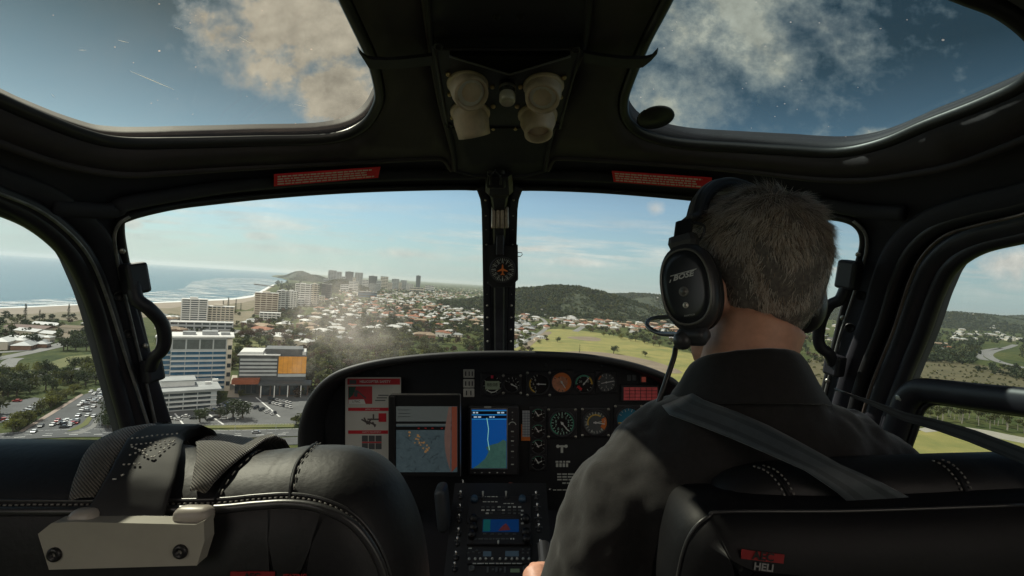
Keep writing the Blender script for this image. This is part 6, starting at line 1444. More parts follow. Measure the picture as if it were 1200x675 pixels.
for k in range(680):   # the hazy mass of roofs towards the horizon
    poly = [(398,336),(500,337),(566,339.5),(566,350),(440,348),(398,346)] if k < 250 else [(380,346),(566,344),(566,378),(470,374),(380,372)] if k < 460 else [(600,372),(700,374),(800,384),(800,392),(690,384),(600,386)] if k < 520 else [(1075,370),(1200,378),(1300,384),(1300,395),(1200,388),(1075,382)]
    x, y = sample(poly, hr_); p = G(x, y); w = hr_.uniform(9, 20); X = Matrix.Translation((p.x, p.y, hz(p))) @ Matrix.Rotation(hr_.uniform(0,3), 4, 'Z'); mm = 0 if hr_.random() < .6 else 2
    rest.add(bbox(-w/2, w/2, -6, 6, 0, 4), 1, X=X); rest.add(([(-w/2-1,-7,4),(w/2+1,-7,4),(w/2+1,7,4),(-w/2-1,7,4),(-w/2+4,0,7),(w/2-4,0,7)], [(0,1,5,4),(2,3,4,5),(1,2,5),(3,0,4)]), mm, X=X)
tag(rest.build('distant_houses', [RC[0][1], m_crm, RC[2][1]]), 'hazy mass of pale roofs far off towards the horizon', 'houses', None, 'stuff')
# ================================================================== TREES
m_lf = [mat('dark leaves', (.032,.048,.015), .8, var=.5, vscale=.5, trans=.28, objrand=.25), mat('olive leaves', (.074,.082,.020), .8, var=.45, vscale=.5, trans=.3, objrand=.25), mat('yellow green leaves', (.125,.130,.022), .8, var=.4, vscale=.5, trans=.3, objrand=.2), mat('red brown leaves', (.085,.045,.026), .8, var=.4, vscale=.5, trans=.25, objrand=.2)]
m_brk = mat('bark', (.075,.058,.042), .9, var=.3, vscale=2)
LW = ('dark green', 'olive', 'yellow green', 'reddish brown')
def leafcloud(n, H_, R, sz, seed, lobes=6, low=.28):
    r = random.Random(seed); v = []; f = []
    lb = [(r.uniform(-.55,.55)*R, r.uniform(-.55,.55)*R, H_*r.uniform(low+.15,.82), R*r.uniform(.42,.68)) for _ in range(lobes)]+[(0,0,H_*.62,R*.75)]
    for _ in range(n):
        c = r.choice(lb); u = r.uniform(-1,1); a = r.uniform(0, 2*PI); q = r.random()**.4; s = math.sqrt(1-u*u)
        p = Vector((c[0]+c[3]*q*s*math.cos(a), c[1]+c[3]*q*s*math.sin(a), c[2]+c[3]*q*u*.8))
        if p.z < H_*low: p.z = H_*low+r.random()*H_*.1
        n_ = Vector((r.gauss(0,1), r.gauss(0,1), r.gauss(.5,1))).normalized(); t = n_.orthogonal().normalized(); t = Matrix.Rotation(r.uniform(0,6.3), 3, n_) @ t; b_ = n_.cross(t); z = sz*r.uniform(.6,1.35); o = len(v)
        v += [p-t*z*.5, p+b_*z*.38, p+t*z*.5, p-b_*z*.38]; f.append((o, o+1, o+2, o+3))
    return v, f
def trunk_geo(H_, R, seed, top=.6):
    r = random.Random(seed); mb = MB(); mb.add(tube([(0,0,-.5),(r.uniform(-.2,.2),r.uniform(-.2,.2),H_*.25),(r.uniform(-.4,.4),r.uniform(-.4,.4),H_*top)], [.42,.32,.12], 7), 0)
    for i in range(4): a = i*1.6+r.random(); mb.add(tube([(0,0,H_*(.22+.06*i)),(math.cos(a)*R*.3,math.sin(a)*R*.3,H_*(.4+.06*i)),(math.cos(a)*R*.62,math.sin(a)*R*.62,H_*(.52+.07*i))], [.2,.14,.05], 5), 0)
    return mb.v, mb.f
def conifer(n, H_, R, sz, seed):
    r = random.Random(seed); v = []; f = []
    for _ in range(n):
        z = H_*r.uniform(.08,1); a = r.uniform(0,6.3); q = R*(1-z/H_*.92)*r.random()**.5*(1 if int(z/H_*9) % 2 else .7); p = Vector((q*math.cos(a), q*math.sin(a), z)); t = Vector((math.cos(a), math.sin(a), -.15)); b_ = Vector((-math.sin(a), math.cos(a), r.uniform(-.4,.4))); o = len(v); s = sz*r.uniform(.6,1.2)
        v += [p-t*s*.5, p+b_*s*.3, p+t*s*.5, p-b_*s*.3]; f.append((o, o+1, o+2, o+3))
    return v, f
TV = []
for k in range(6): TV.append((leafcloud(420, 9, 4.6+.4*(k % 3), 1.0, 50+k, 6+k % 3), trunk_geo(9, 4.6, 60+k)))
meshes = {}
def tree_parts(kind, col):
    if ('c', kind, col) not in meshes:
        a = MB().add(TV[kind][0]).build('crown', m_lf[col]); b = MB().add(TV[kind][1]).build('trunk', m_brk); meshes[('c', kind, col)] = (a.data, b.data); bpy.data.objects.remove(a); bpy.data.objects.remove(b)
    return meshes[('c', kind, col)]
def tree_one(kind, col):
    if ('o', kind, col) not in meshes:
        a = MB().add(TV[kind][0], 0).add(TV[kind][1], 1).build('tree', [m_lf[col], m_brk]); meshes[('o', kind, col)] = a.data; bpy.data.objects.remove(a)
    return meshes[('o', kind, col)]
tr_n = 0
def plant(p, h, col, label, group, parts=False, name='tree', wide=1.):
    global tr_n
    tr_n += 1; kind = rnd.randrange(6); s = h/9; z = hz(p); rz = rnd.uniform(0, 6.3)
    if parts:
        e = empty(name, label, 'tree', (p.x, p.y, z), rz, group); e.scale = (s*wide, s*wide, s); a, b = tree_parts(kind, col)
        for nm, d in (('crown', a), ('trunk', b)): o = bpy.data.objects.new(nm, d); COL.objects.link(o); o.parent = e
        return e
    o = bpy.data.objects.new(name, tree_one(kind, col)); COL.objects.link(o); o.location = (p.x, p.y, z); o.rotation_euler = (0,0,rz); o.scale = (s*wide, s*wide, s); return tag(o, label, 'tree', group)
# named single trees
for x, y, h, c, lb in ((234,495,9,0,'round dark tree at the left end of the front car park'),(258,492,7,0,'small dark tree in the middle of the car park in front of the office block'),(273,489,11,0,'left, larger dark tree of the touching pair in the car park'),(284,490,10,0,'right hand dark tree of the touching pair in the car park'),(258,468,6,0,'small tree beside the corner of the low office block'),(282,465,5.5,1,'olive tree in front of the red canopy'),(719,414.5,13,0,'broad dark bushy tree on the dry grass field by the headset cable'),(756,418,9,1,'thin open tree on the dry grass field near the microphone'),(653,401,9,0,'small dark tree by the bare patch on the grass field'),(641,400,6,3,'reddish bush left of the small dark tree on the grass field'),(40,405.5,13,0,'dark tree standing on the strip between the two roads at far left'),(316,401,10,0,'dark tree on the lawn behind the orange hall'),(347,497,5,2,'low yellow green bush at the right end of the car park')):
    plant(G(x, y), h, c, lb, None, True, 'tree', 1.1)
cy_ = MB().add(conifer(240, 15, 1.7, 1.2, 5), 0).add(tube([(0,0,-.5),(0,0,13)], [.3,.05], 6), 1)
cyo = cy_.build('cypress_tree', [m_lf[0], m_brk]); p = G(679, 413.5); cyo.location = p; cyo.scale = (.8,.8,.8); tag(cyo, 'single slim cypress on the grass field above the dashboard', 'tree')
nf_ = MB().add(conifer(420, 24, 5, 2.2, 8), 0).add(tube([(0,0,-.5),(0,0,22)], [.5,.08], 6), 1).build('norfolk_pine', [m_lf[0], m_brk]); fst = True
for x, y, h, lb in ((261,366,24,'first of the three pines on the beachfront lawn'),(267,365.5,30,'tallest of the three pines on the beachfront lawn'),(276,365,26,'third pine on the beachfront lawn, nearest the cream tower'),(282,364.5,18,'short pine right of the three on the beachfront lawn'),(29,379,26,'tall pine by the beach at far left'),(80,375.5,24,'tall pine by the beach close to the left door frame'),(46,378.5,18,'bushy pine between the two tall ones at far left'),(343,334,26,'tall pine standing above the groyne'),(612,352,44,'tall bare topped pine on the wooded hill right of the post'),(624,353,52,'tallest pine on the wooded hill right of the post'),(646,352,40,'rounded pine top breaking the ridge of the wooded hill')):
    o = nf_ if fst else nf_.copy()
    if not fst: COL.objects.link(o)
    fst = False; p = G(x, y); p.z = hz(p)*.8; o.location = p; s = h/24; o.scale = (s*.8,s*.8,s); o.rotation_euler = (0,0,x); tag(o, lb, 'tree')
# rows and belts of single trees (the nearest ones)
tr_rnd = random.Random(31)
def belt(poly, n, hs, wts, place, group):
    out = []
    for k in range(n): x, y = sample(poly, tr_rnd); out.append((G(x, y), tr_rnd.uniform(*hs), tr_rnd.choices(range(4), wts)[0]))
    out.sort(key=lambda q: q[0].y)
    for k, (p, h, c) in enumerate(out): plant(p, h, c, f'{LW[c]} tree {place}', f'{LW[c]} trees {group}', k < 14)
belt([(16,510),(30,500),(55,484),(85,462),(98,455),(92,452),(70,464),(40,484),(12,502)], 30, (5,8), (1,3,6,0), 'in the hedge-like row between the two left car parks', 'between the left car parks')
belt([(-40,452),(0,442),(60,433),(110,430),(130,444),(110,452),(90,452),(50,462),(0,466),(-40,470)], 62, (7,12), (6,4,1,0), 'in the thick belt above the left car park', 'above the left car park')
belt([(72,412),(85,400),(110,397),(140,396),(140,412),(100,414)], 18, (9,13), (7,2,0,0), 'beside the lawn left of the front pillar', 'beside the left lawn')
belt([(118,500),(124,484),(140,480),(160,490),(165,507),(125,507)], 14, (6,10), (6,1,0,0), 'behind the front pillar at the car park end', 'at the car park end by the pillar')
belt([(186,394),(186,420),(200,395)], 5, (7,10), (4,2,0,0), 'left of the white and blue block', 'left of the white and blue block')
belt([(262,412),(290,412),(350,414),(400,425),(400,440),(362,450),(350,440),(352,412),(280,416),(272,440),(262,440)], 44, (7,12), (4,5,1,1), 'around the orange hall', 'around the orange hall')
belt([(268,398),(320,386),(360,392),(372,404),(330,402),(300,398)], 26, (8,12), (3,2,0,5), 'on the edge of the lawn behind the orange hall', 'behind the orange hall lawn')
belt([(640,389),(645,383),(700,386),(780,398),(850,416),(850,428),(790,412),(740,400),(690,391)], 58, (8,13), (4,5,1,1), 'in the row along the top of the grass field', 'along the grass field')
# the rest of the woods, one mass each
def mass_template(n, H_, R, sz, seed): v, f = leafcloud(n, H_, R, sz, seed, 5, .12); return np.array([tuple(p) for p in v], dtype=np.float32), np.array(f, dtype=np.int32)
TM = {'near': [mass_template(190, 9, 5, 1.5, 200+k) for k in range(4)], 'mid': [mass_template(64, 9, 5.6, 2.7, 210+k) for k in range(4)], 'far': [mass_template(26, 9, 6.5, 4.4, 220+k) for k in range(4)]}
npr = np.random.default_rng(5)
def wood(name, label, items, mats):
    """items: (Vector, height, lod, colour)"""
    V = []; F = []; Mi = []; o = 0
    for p, h, lod, c in items:
        tv, tf = TM[lod][npr.integers(4)]; a = npr.uniform(0, 6.3); s = h/9; ca, sa = math.cos(a)*s*npr.uniform(.9,1.3), math.sin(a)*s
        x = tv[:,0]*ca-tv[:,1]*sa+p.x; y = tv[:,0]*sa+tv[:,1]*ca+p.y; z = tv[:,2]*s+p.z; V.append(np.stack([x,y,z],1)); F.append(tf+o); Mi.append(np.full(len(tf), c, dtype=np.int32)); o += len(tv)
    V = np.concatenate(V); F = np.concatenate(F); Mi = np.concatenate(Mi); me = bpy.data.meshes.new(name)
    me.vertices.add(len(V)); me.vertices.foreach_set('co', V.ravel()); me.loops.add(F.size); me.loops.foreach_set('vertex_index', F.ravel()); me.polygons.add(len(F)); me.polygons.foreach_set('loop_start', np.arange(0, F.size, 4, dtype=np.int32)); me.polygons.foreach_set('loop_total', np.full(len(F), 4, dtype=np.int32)); me.polygons.foreach_set('material_index', Mi)
    for m in mats: me.materials.append(m)
    me.update(calc_edges=True); ob = bpy.data.objects.new(name, me); COL.objects.link(ob); tag(ob, label, 'trees', None, 'stuff')
def scatter(regs):
    out = []
    for poly, n, hs, wts, lod in regs:
        for k in range(n): x, y = sample(poly, tr_rnd); p = G(x, y); p.z = hz(p); out.append((p, tr_rnd.uniform(*hs), lod, tr_rnd.choices(range(4), wts)[0]))
    return out
m_ms = [mat('woodland dark', (.030,.046,.015), .85, var=.55, vscale=.05, trans=.25), mat('woodland olive', (.066,.074,.020), .85, var=.5, vscale=.05, trans=.25), mat('woodland yellow', (.12,.118,.026), .85, var=.45, vscale=.05, trans=.25), mat('woodland brown', (.075,.045,.028), .85, var=.45, vscale=.05, trans=.2)]
wood('woodland', 'trees and gardens of the town between the buildings, ahead and to the left', scatter([
 ([(0,372),(150,372),(150,412),(60,402),(0,412)], 130, (5,10), (6,3,0,1), 'mid'), ([(-250,385),(0,374),(0,500),(-250,520)], 260, (6,11), (5,4,2,0), 'mid'),
 ([(262,440),(262,398),(300,372),(372,360),(400,400),(420,430),(345,470),(350,412),(300,412)], 210, (6,12), (4,4,1,2), 'mid'),
 ([(400,432),(345,450),(372,408),(470,386),(566,380),(566,414),(500,420)], 330, (7,13), (3,6,1,1), 'near'),
 ([(372,350),(440,342),(566,343),(566,390),(470,390),(372,405)], 1500, (5,11), (5,4,0,1), 'mid'), ([(320,330),(400,330),(566,336),(566,345),(420,345),(330,345)], 900, (7,14), (6,3,0,0), 'far'),
 ([(185,372),(300,367),(300,396),(200,392)], 60, (4,8), (4,3,0,1), 'mid'), ([(335,352),(300,368),(345,376),(375,352)], 70, (6,11), (5,3,0,1), 'mid'), ([(345,500),(480,500),(560,440),(420,440)], 60, (6,10), (4,4,0,0), 'mid')]), m_ms)
hs_ = []
for c, r, d, h, asym in HILLS:
    nn_ = int(min(5200, 80+r*d/45))
    for k in range(nn_):
        a = tr_rnd.uniform(0, 2*PI); q = math.sqrt(tr_rnd.random())*.98; p = Vector((c.x+r*q*math.cos(a), c.y+d*q*math.sin(a), 0)); p.z = hz(p)-1.5
        hs_.append((p, tr_rnd.uniform(9,17), 'far' if c.y > 1300 else 'mid', tr_rnd.choices(range(4), (7,3,0,0))[0]))
wood('hill_forest', 'dark forest covering the hills and headland', hs_, m_ms)
wood('right_woodland', 'woods and scrub of the plain on the right', scatter([
 ([(597,368),(640,362),(790,372),(870,395),(870,430),(780,402),(690,386),(640,384),(597,408)], 420, (5,10), (4,5,0,1), 'mid'), ([(597,404),(640,392),(640,404),(600,424)], 26, (5,9), (4,4,1,1), 'near'),
 ([(790,352),(920,362),(1000,374),(1000,410),(920,440),(850,420),(800,390)], 500, (6,12), (5,5,0,1), 'mid'), ([(920,430),(1000,410),(1000,440),(940,480)], 60, (3,6), (2,6,2,0), 'near'),
 ([(1060,372),(1300,388),(1300,432),(1200,424),(1190,402),(1150,404),(1140,424),(1060,415)], 900, (8,14), (7,3,0,0), 'far'), ([(1062,412),(1080,408),(1130,414),(1148,424),(1140,428),(1075,424)], 120, (9,14), (9,1,0,0), 'mid'),
 ([(1060,424),(1150,428),(1300,445),(1400,470),(1200,470),(1050,462)], 520, (1.6,4), (1,6,3,1), 'mid'), ([(1140,428),(1200,432),(1300,444),(1300,452),(1200,446),(1140,434)], 120, (6,10), (8,2,0,0), 'mid'),
 ([(600,370),(645,367),(650,374),(600,380)], 60, (6,10), (5,3,0,0), 'mid')]), m_ms)
# gum forest with pale bare trunks seen under the right window frame: single trees
tv_, tf_ = leafcloud(230, 15, 3.6, 1.25, 77, 6, .42); gm = MB().add((tv_, tf_), 0).add(tube([(0,0,-.5),(.3,.1,6),(.1,.3,13)], [.26,.2,.06], 6), 1).build('gum_tree', [m_lf[1], mat('pale gum bark', (.34,.30,.25), .8, var=.2, vscale=1)])
gr_n = random.Random(9); pts = []
for k in range(64): x, y = sample([(1080,497),(1075,486),(1100,484),(1200,497),(1300,512),(1300,522),(1200,508),(1120,498)], gr_n); pts.append(G(x, y))
for k, p in enumerate(pts):
    o = gm if k == 0 else gm.copy()
    if k: COL.objects.link(o)
    s = gr_n.uniform(.75, 1.15); o.location = p; o.rotation_euler = (0,0,gr_n.uniform(0,6)); o.scale = (s,s,s); tag(o, 'tall gum tree with pale trunk in the strip below the vent window frame', 'tree', 'gum trees beside the gravel path')
# ================================================================== CARS
m_tyre = mat('tyre', (.02,.02,.02), .8); m_cgl = mat('car glass', (.02,.025,.03), .08, spec=.9)
def car_proto(name, paint, L_=4.5, W_=1.8, hatch=False, ute=False):
    def sec(pts, w): return loft([[Vector((x, s*w/2*k, z)) for x, z in pts] for s, k in ((-1,.94),(-1,1),(1,1),(1,.94))][0:0] or [[Vector((x, y, z)) for x, z in pts] for y in (-w/2, -w/2+.06, w/2-.06, w/2)])
    lo = [(-L_/2,.35),(-L_/2+.04,.78),(-L_/2+.9,.92),(L_/2-.75,.90),(L_/2-.05,.80),(L_/2,.38)]; b = MB().add(sec(lo, W_), 0, False)
    cb = [(-L_/2+.75,.90),(-L_/2+1.55,1.42),(L_/2-1.35 if not ute else .3,1.44),(L_/2-(.35 if hatch else .75) if not ute else .75,.90)]; b.add(sec(cb, W_*.86), 1, False); b.add(sec([(-L_/2+1.45,1.40),(-L_/2+1.6,1.47),(L_/2-1.4 if not ute else .25,1.48),(L_/2-1.3 if not ute else .35,1.40)], W_*.88), 0, False)
    for x in (-L_/2+.85, L_/2-.85):
        for y in (-W_/2+.08, W_/2-.08): b.add(lathe([(.33,-.1),(.33,.1)], 12, Matrix.Translation((x,y,.33)) @ Matrix.Rotation(PI/2, 4, 'X')), 2)
    return b.build(name, [paint, m_cgl, m_tyre])
CP = [('white', mat('white car paint', (.74,.74,.73), .3)), ('silver', mat('silver car paint', (.42,.43,.44), .32, .4)), ('dark', mat('dark car paint', (.035,.04,.05), .28)), ('red', mat('red car paint', (.42,.03,.03), .3)), ('blue', mat('blue car paint', (.04,.09,.22), .3))]
CARP = {}
for i, (cn_, pm) in enumerate(CP): CARP[cn_] = car_proto('parked_car', pm, 4.6 if i % 2 else 4.3, 1.8, i % 2 == 0)
cused = set(); crd = random.Random(3)
def car(p, ang, cn_, label, group=None, z=.22):
    o0 = CARP[cn_]
    if cn_ in cused: o = o0.copy(); COL.objects.link(o)
    else: o = o0; cused.add(cn_)
    o.location = (p.x, p.y, z); o.rotation_euler = (0,0,ang); return tag(o, label, 'car', group)
def dirang(a, b): d = G(*b)-G(*a); return math.atan2(d.y, d.x)
a_ = dirang((40,500),(110,458))
for x, y, cn_, lb in ((62,499,'white','white car at the head of the left car park aisle, nearest the road'),(67.5,494,'red','red car parked in the left car park behind the white one'),(79,494,'white','white car right of the red one in the left car park'),(90,494,'silver','silver car at the end of the front row in the left car park'),(48,500.5,'dark','dark car with yellow top at the entrance of the left car park'),(40,507,'silver','grey car leaving the left car park at the road'),(94,475.5,'white','white car alone in the middle row of the left car park'),(96.5,481,'white','white car of the pair in the middle row, nearer one'),(101,480,'silver','silver car of the pair in the middle row of the left car park'),(110,489,'white','white car by the curved kerb of the left car park'),(107,460,'white','white car at the far top of the left car park'),(116,458,'silver','silver car at the far top of the left car park beside the white one')):
    car(G(x, y), a_+crd.uniform(-.12,.12) if cn_ != 'red' else a_, cn_, lb)
for k in range(26):
    x, y = sample([(62,503),(84,482),(108,463),(122,460),(108,486),(84,503)], crd); c = crd.choice(('white','white','silver','dark','dark','red')); car(G(x, y), a_+crd.choice((0,0,1.5))+crd.uniform(-.1,.1), c, f'{c} car among the rows of the left car park', f'{c} cars in the left car park')
for k in range(9): x, y = 108+k*2.4, 472-k*1.7; c = crd.choice(('white','white','silver','dark')); car(G(x, y), a_+1.5+crd.uniform(-.1,.1), c, f'{c} car in the slanting right hand row of the left car park', f'{c} cars in the slanting row')
for k in range(11):
    for j in range(2):
        c = crd.choice(('white','silver','silver','white','dark')); car(G(9+k*4.4+j*4, 495-k*2.55+j*.6), a_+1.45, c, f'{c} car in the double row behind the hedge trees at far left', f'{c} cars in the double row at far left')
car(G(4,493), 1., 'red', 'red car at the bottom left corner of the far left car park'); car(G(20,471), .3, 'red', 'red van-like car at the top of the far left car park'); car(G(140.5,501), .1, 'red', 'bright red car beside the foot of the left pillar')
for k in range(16):
    c = crd.choice(('white','white','dark','silver','dark','blue')); car(G(245+k*1.7+crd.uniform(-.3,.3), 479-k*.35+(3.5 if k % 2 else 0)), .6, c, f'{c} car in the rows behind the round trees of the front car park', f'{c} cars behind the round trees')
for k in range(13):
    c = crd.choice(('white','silver','dark','white','dark')); car(G(281+k*3.4, 471+k*1.15+(2.4 if k % 2 else 0)), -.9, c, f'{c} car in the slanting row right of the round trees', f'{c} cars in the slanting row of the front car park')
for k in range(14):
    c = crd.choice(('white','silver','dark','dark','white')); car(G(316+(k % 7)*4+crd.uniform(-.4,.4), 468+(k//7)*5+(k % 7)*.9), -.9, c, f'{c} car in the block of rows below the orange hall', f'{c} cars below the orange hall')
for k in range(9):
    c = crd.choice(('white','white','silver','dark')); car(G(200+k*9+crd.uniform(-1,1), 489+crd.uniform(-1,4)), .3+crd.uniform(-.2,.2), c, f'{c} car along the front edge of the car park beside the fence', f'{c} cars beside the car park fence')
for x, y, c, lb in ((1160,416,'white','white car on the curving motorway'),(1172,424,'dark','dark car low on the curving motorway')): car(G(x, y), .3, c, lb, None, .3)
car(G(300,508), dirang((260,509),(345,507)), 'silver', 'silver car driving on the road below the car park', None, .32)
# fence along the front car park and a few street lamps
fc = empty('fence', 'low white rail fence between the front car park and the road', 'fence', tuple(G(190,500)))
A, B = G(190,500), G(345,498.5); rail = MB(); nP = 44; m_fen = mat('white fence paint', (.6,.6,.58), .7)
for z in (.55, 1.05): rail.add(tube([(0,0,z), tuple(B-A+Vector((0,0,z)))], .05, 5), 0)
ebuild(rail, 'rail', m_fen, fc); p0 = ebuild(MB().add(bbox(-.08,.08,-.08,.08,0,1.2)), 'post', m_fen, fc)
for i in range(1, nP): dup(p0, fc, tuple((B-A)*i/nP))
lm = None
for x, y, lb in ((117,505,'street lamp at the end of the left car park by the pillar'),(323,507,'street lamp beside the road below the orange hall'),(275,509.5,'street lamp beside the road below the round car park trees'),(204,507,'street lamp beside the road near the left pillar'),(121,488,'street lamp inside the left car park')):
    e = empty('street_lamp', lb, 'street lamp', tuple(G(x, y)))
    if lm is None: lm = (ebuild(MB().add(tube([(0,0,0),(0,0,8),(0,0,8.6),(.6,0,9)], [.11,.08,.07,.06], 7)), 'pole', m_grw, e), ebuild(MB().add(rbox((1.1,0,9.02), (1.0,.3,.14), .05, 1)), 'lamp_head', m_wht, e))
    else: dup(lm[0], e); dup(lm[1], e)
# ================================================================== LIGHT, SKY, CAMERA
W_ = bpy.data.worlds.new('World'); S.world = W_; W_.use_nodes = True; nt = W_.node_tree; N = nt.nodes; L = nt.links
bg = N['Background']; bg.inputs['Strength'].default_value = SKY_STR
sky = N.new('ShaderNodeTexSky'); sky.sky_type = 'NISHITA'; sky.sun_disc = False; sky.sun_elevation = math.radians(SUN_EL); sky.sun_rotation = math.radians(SUN_AZ); sky.altitude = 90; sky.air_density = 1.0; sky.dust_density = .5; sky.ozone_density = 1.6
tc = N.new('ShaderNodeTexCoord'); sp_ = N.new('ShaderNodeSeparateXYZ'); L.new(tc.outputs['Generated'], sp_.inputs[0])
def mth(op, a, b=None, c=None, clamp=False):
    n = N.new('ShaderNodeMath'); n.operation = op; n.use_clamp = clamp
    for i, q in enumerate((a, b, c)):
        if q is None: continue
        if isinstance(q, (int, float)): n.inputs[i].default_value = q
        else: L.new(q, n.inputs[i])
    return n.outputs[0]
X_, Y_, Z_ = sp_.outputs
yy = mth('MAXIMUM', Y_, .05); U = mth('DIVIDE', X_, yy); V = mth('DIVIDE', Z_, yy)      # forward sky coordinates
front = mth('GREATER_THAN', Y_, .06)
hs = N.new('ShaderNodeHueSaturation'); hs.inputs['Saturation'].default_value = SKY_SAT; L.new(sky.outputs[0], hs.inputs['Color'])
tint = N.new('ShaderNodeMix'); tint.data_type = 'RGBA'; tint.blend_type = 'MULTIPLY'; tint.inputs[0].default_value = 1.; tint.inputs[7].default_value = (*SKY_TINT, 1); L.new(hs.outputs[0], tint.inputs[6])
cmb = N.new('ShaderNodeCombineXYZ'); L.new(U, cmb.inputs[0]); L.new(V, cmb.inputs[1])
def noise(sc, det, rough, sx=1., sy=1., off=0.):
    m = N.new('ShaderNodeMapping'); m.inputs['Scale'].default_value = (sx, sy, 1); m.inputs['Location'].default_value = (off, off, 0); L.new(cmb.outputs[0], m.inputs['Vector'])
    n = N.new('ShaderNodeTexNoise'); n.inputs['Scale'].default_value = sc; n.inputs['Detail'].default_value = det; n.inputs['Roughness'].default_value = rough; L.new(m.outputs[0], n.inputs['Vector']); return n.outputs['Fac']
big = noise(7., 9, .62, 1, 1.15, 3.1); fine = noise(26., 7, .65, 1, 1.2, 1.7)
edge = mth('ADD', mth('MULTIPLY', mth('SUBTRACT', big, .5), 2.6), mth('MULTIPLY', mth('SUBTRACT', fine, .5), .7))
def blob(px, py, rx, ry, amt=1., soft=.8):
    r = ray(px, py); u, v = r.x/r.y, r.z/r.y
    d = mth('SQRT', mth('ADD', mth('POWER', mth('DIVIDE', mth('ABSOLUTE', mth('SUBTRACT', U, u)), rx/FOC), 2.), mth('POWER', mth('DIVIDE', mth('ABSOLUTE', mth('SUBTRACT', V, v)), ry/FOC), 2.)))
    a = mth('ADD', mth('SUBTRACT', 1., d), edge)
    return mth('MULTIPLY', mth('MULTIPLY', a, soft, clamp=True), amt)
cl = None
for q in BLOBS:
    b_ = blob(*q); cl = b_ if cl is None else mth('MAXIMUM', cl, b_)
# thin streaks near the horizon
st = noise(5., 6, .6, .8, 9., 7.3); lowband = mth('MULTIPLY', mth('SUBTRACT', 1., mth('DIVIDE', mth('ABSOLUTE', mth('SUBTRACT', V, .075)), .085)), 1., clamp=True)
streak = mth('MULTIPLY', mth('MULTIPLY', mth('MULTIPLY', mth('SUBTRACT', st, .46), 5., clamp=True), lowband), .8)
puffn = noise(13., 7, .6, 1., 3.2, 5.5); puff = mth('MULTIPLY', mth('MULTIPLY', mth('SUBTRACT', puffn, .60), 6., clamp=True), mth('MULTIPLY', mth('SUBTRACT', 1., mth('DIVIDE', mth('ABSOLUTE', mth('SUBTRACT', V, .085)), .06)), 1., clamp=True))
rn = N.new('ShaderNodeTexNoise'); rn.inputs['Scale'].default_value = 2.2; rn.inputs['Detail'].default_value = 7; L.new(tc.outputs['Generated'], rn.inputs['Vector'])
rear_fill = mth('MULTIPLY', mth('MULTIPLY', mth('SUBTRACT', rn.outputs['Fac'], .36), 5., clamp=True), mth('MULTIPLY', mth('MULTIPLY', Y_, -3., clamp=True), mth('MULTIPLY', Z_, 6., clamp=True)))  # unseen cloud cover behind the camera, added as cabin fill
mask = mth('MULTIPLY', mth('MAXIMUM', cl, mth('MAXIMUM', streak, mth('MULTIPLY', puff, .6))), front, clamp=True)
mask = mth('MAXIMUM', mask, rear_fill)
body_n = noise(9., 8, .6, 1, 1, 9.2); cc_ = N.new('ShaderNodeValToRGB'); cc_.color_ramp.elements[0].position = .30; cc_.color_ramp.elements[1].position = .72
cc_.color_ramp.elements[0].color = (*CLOUD_DARK, 1); cc_.color_ramp.elements[1].color = (*CLOUD_LIGHT, 1); L.new(mth('ADD', mth('MULTIPLY', body_n, .6), mth('MULTIPLY', fine, .4)), cc_.inputs['Fac'])
mix = N.new('ShaderNodeMix'); mix.data_type = 'RGBA'; L.new(mask, mix.inputs[0]); L.new(tint.outputs[2], mix.inputs[6]); lowb = mth('ADD', 1., mth('MULTIPLY', mth('SUBTRACT', 1., mth('MULTIPLY', mth('SUBTRACT', V, .14), 8., clamp=True)), .55)); vm = N.new('ShaderNodeVectorMath'); vm.operation = 'SCALE'; L.new(cc_.outputs[0], vm.inputs[0]); rs_ = mth('MAXIMUM', lowb, mth('MULTIPLY', mth('MULTIPLY', Y_, -3., clamp=True), REAR_CLOUD_FILL)); L.new(rs_, vm.inputs['Scale']); L.new(vm.outputs[0], mix.inputs[7])
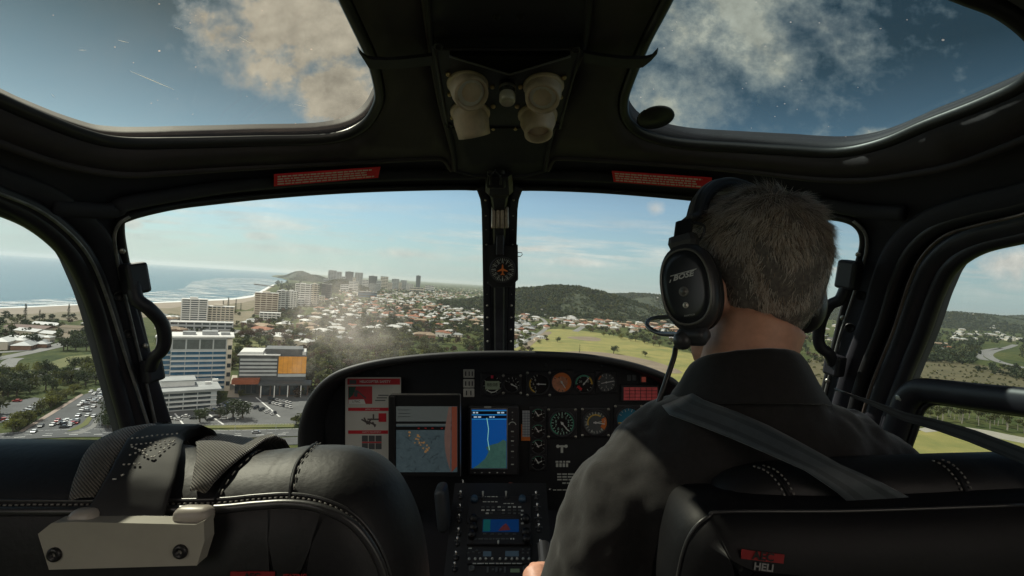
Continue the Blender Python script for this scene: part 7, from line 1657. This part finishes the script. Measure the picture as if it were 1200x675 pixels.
# milky band of low cloud over the horizon
hzb = mth('POWER', mth('SUBTRACT', 1., mth('DIVIDE', mth('ABSOLUTE', Z_), .16), clamp=True), 1.6)
mix2 = N.new('ShaderNodeMix'); mix2.data_type = 'RGBA'; L.new(mth('MULTIPLY', hzb, HZ_AMT), mix2.inputs[0]); L.new(mix.outputs[2], mix2.inputs[6]); mix2.inputs[7].default_value = (*HZ_COL, 1)
up = mth('MULTIPLY', mth('SUBTRACT', Z_, .16), 4.5, clamp=True)
m3 = N.new('ShaderNodeMix'); m3.data_type = 'RGBA'; m3.blend_type = 'MULTIPLY'; L.new(mth('MULTIPLY', mth('MULTIPLY', up, mth('SUBTRACT', 1., mask)), mth('MULTIPLY', mth('ADD', Y_, .1), 2.5, clamp=True)), m3.inputs[0]); L.new(mix2.outputs[2], m3.inputs[6]); m3.inputs[7].default_value = (UP_DARK*.86, UP_DARK*1.02, UP_DARK*.98, 1)
L.new(m3.outputs[2], bg.inputs['Color'])
sd = bpy.data.lights.new('sun', 'SUN'); sd.energy = SUN_STR; sd.angle = math.radians(.53); sd.color = (1,.90,.76); so = bpy.data.objects.new('sun', sd); COL.objects.link(so)
az, el = math.radians(SUN_AZ), math.radians(SUN_EL); sdir = Vector((math.sin(az)*math.cos(el), math.cos(az)*math.cos(el), math.sin(el))); so.rotation_euler = (-sdir).to_track_quat('-Z', 'Y').to_euler()
# haze: one even body of air round everything
if HAZE > 0:
    hm = bpy.data.materials.new('haze'); hm.use_nodes = True; nt = hm.node_tree; nt.nodes.remove(nt.nodes['Principled BSDF']); pv = nt.nodes.new('ShaderNodeVolumePrincipled'); pv.inputs['Density'].default_value = HAZE; pv.inputs['Color'].default_value = (.86,.91,.93,1); pv.inputs['Anisotropy'].default_value = .35
    nt.links.new(pv.outputs[0], nt.nodes['Material Output'].inputs['Volume'])
    tag(MB().add(box((0,0,90), (80000,80000,186))).build('haze', hm), 'thin sea haze lying over the town and coast', 'haze', None, 'stuff')
cd_ = bpy.data.cameras.new('camera'); cd_.sensor_width = 36; cd_.lens = FOC/1200*36; cd_.clip_start = .02; cd_.clip_end = 100000; ca_ = bpy.data.objects.new('camera', cd_); COL.objects.link(ca_)
ca_.matrix_world = CM @ Matrix.Rotation(PI/2, 4, 'X'); S.camera = ca_
S.view_settings.view_transform = 'Standard'; S.view_settings.look = 'None'; S.view_settings.exposure = EXPO; S.view_settings.gamma = 1.
S.render.engine = 'CYCLES'; S.cycles.use_denoising = True; S.cycles.max_bounces = 10; S.cycles.transparent_max_bounces = 16; S.cycles.volume_bounces = 1; S.cycles.sample_clamp_indirect = 6
for o in bpy.data.objects:
    if '_b' in o: del o['_b']
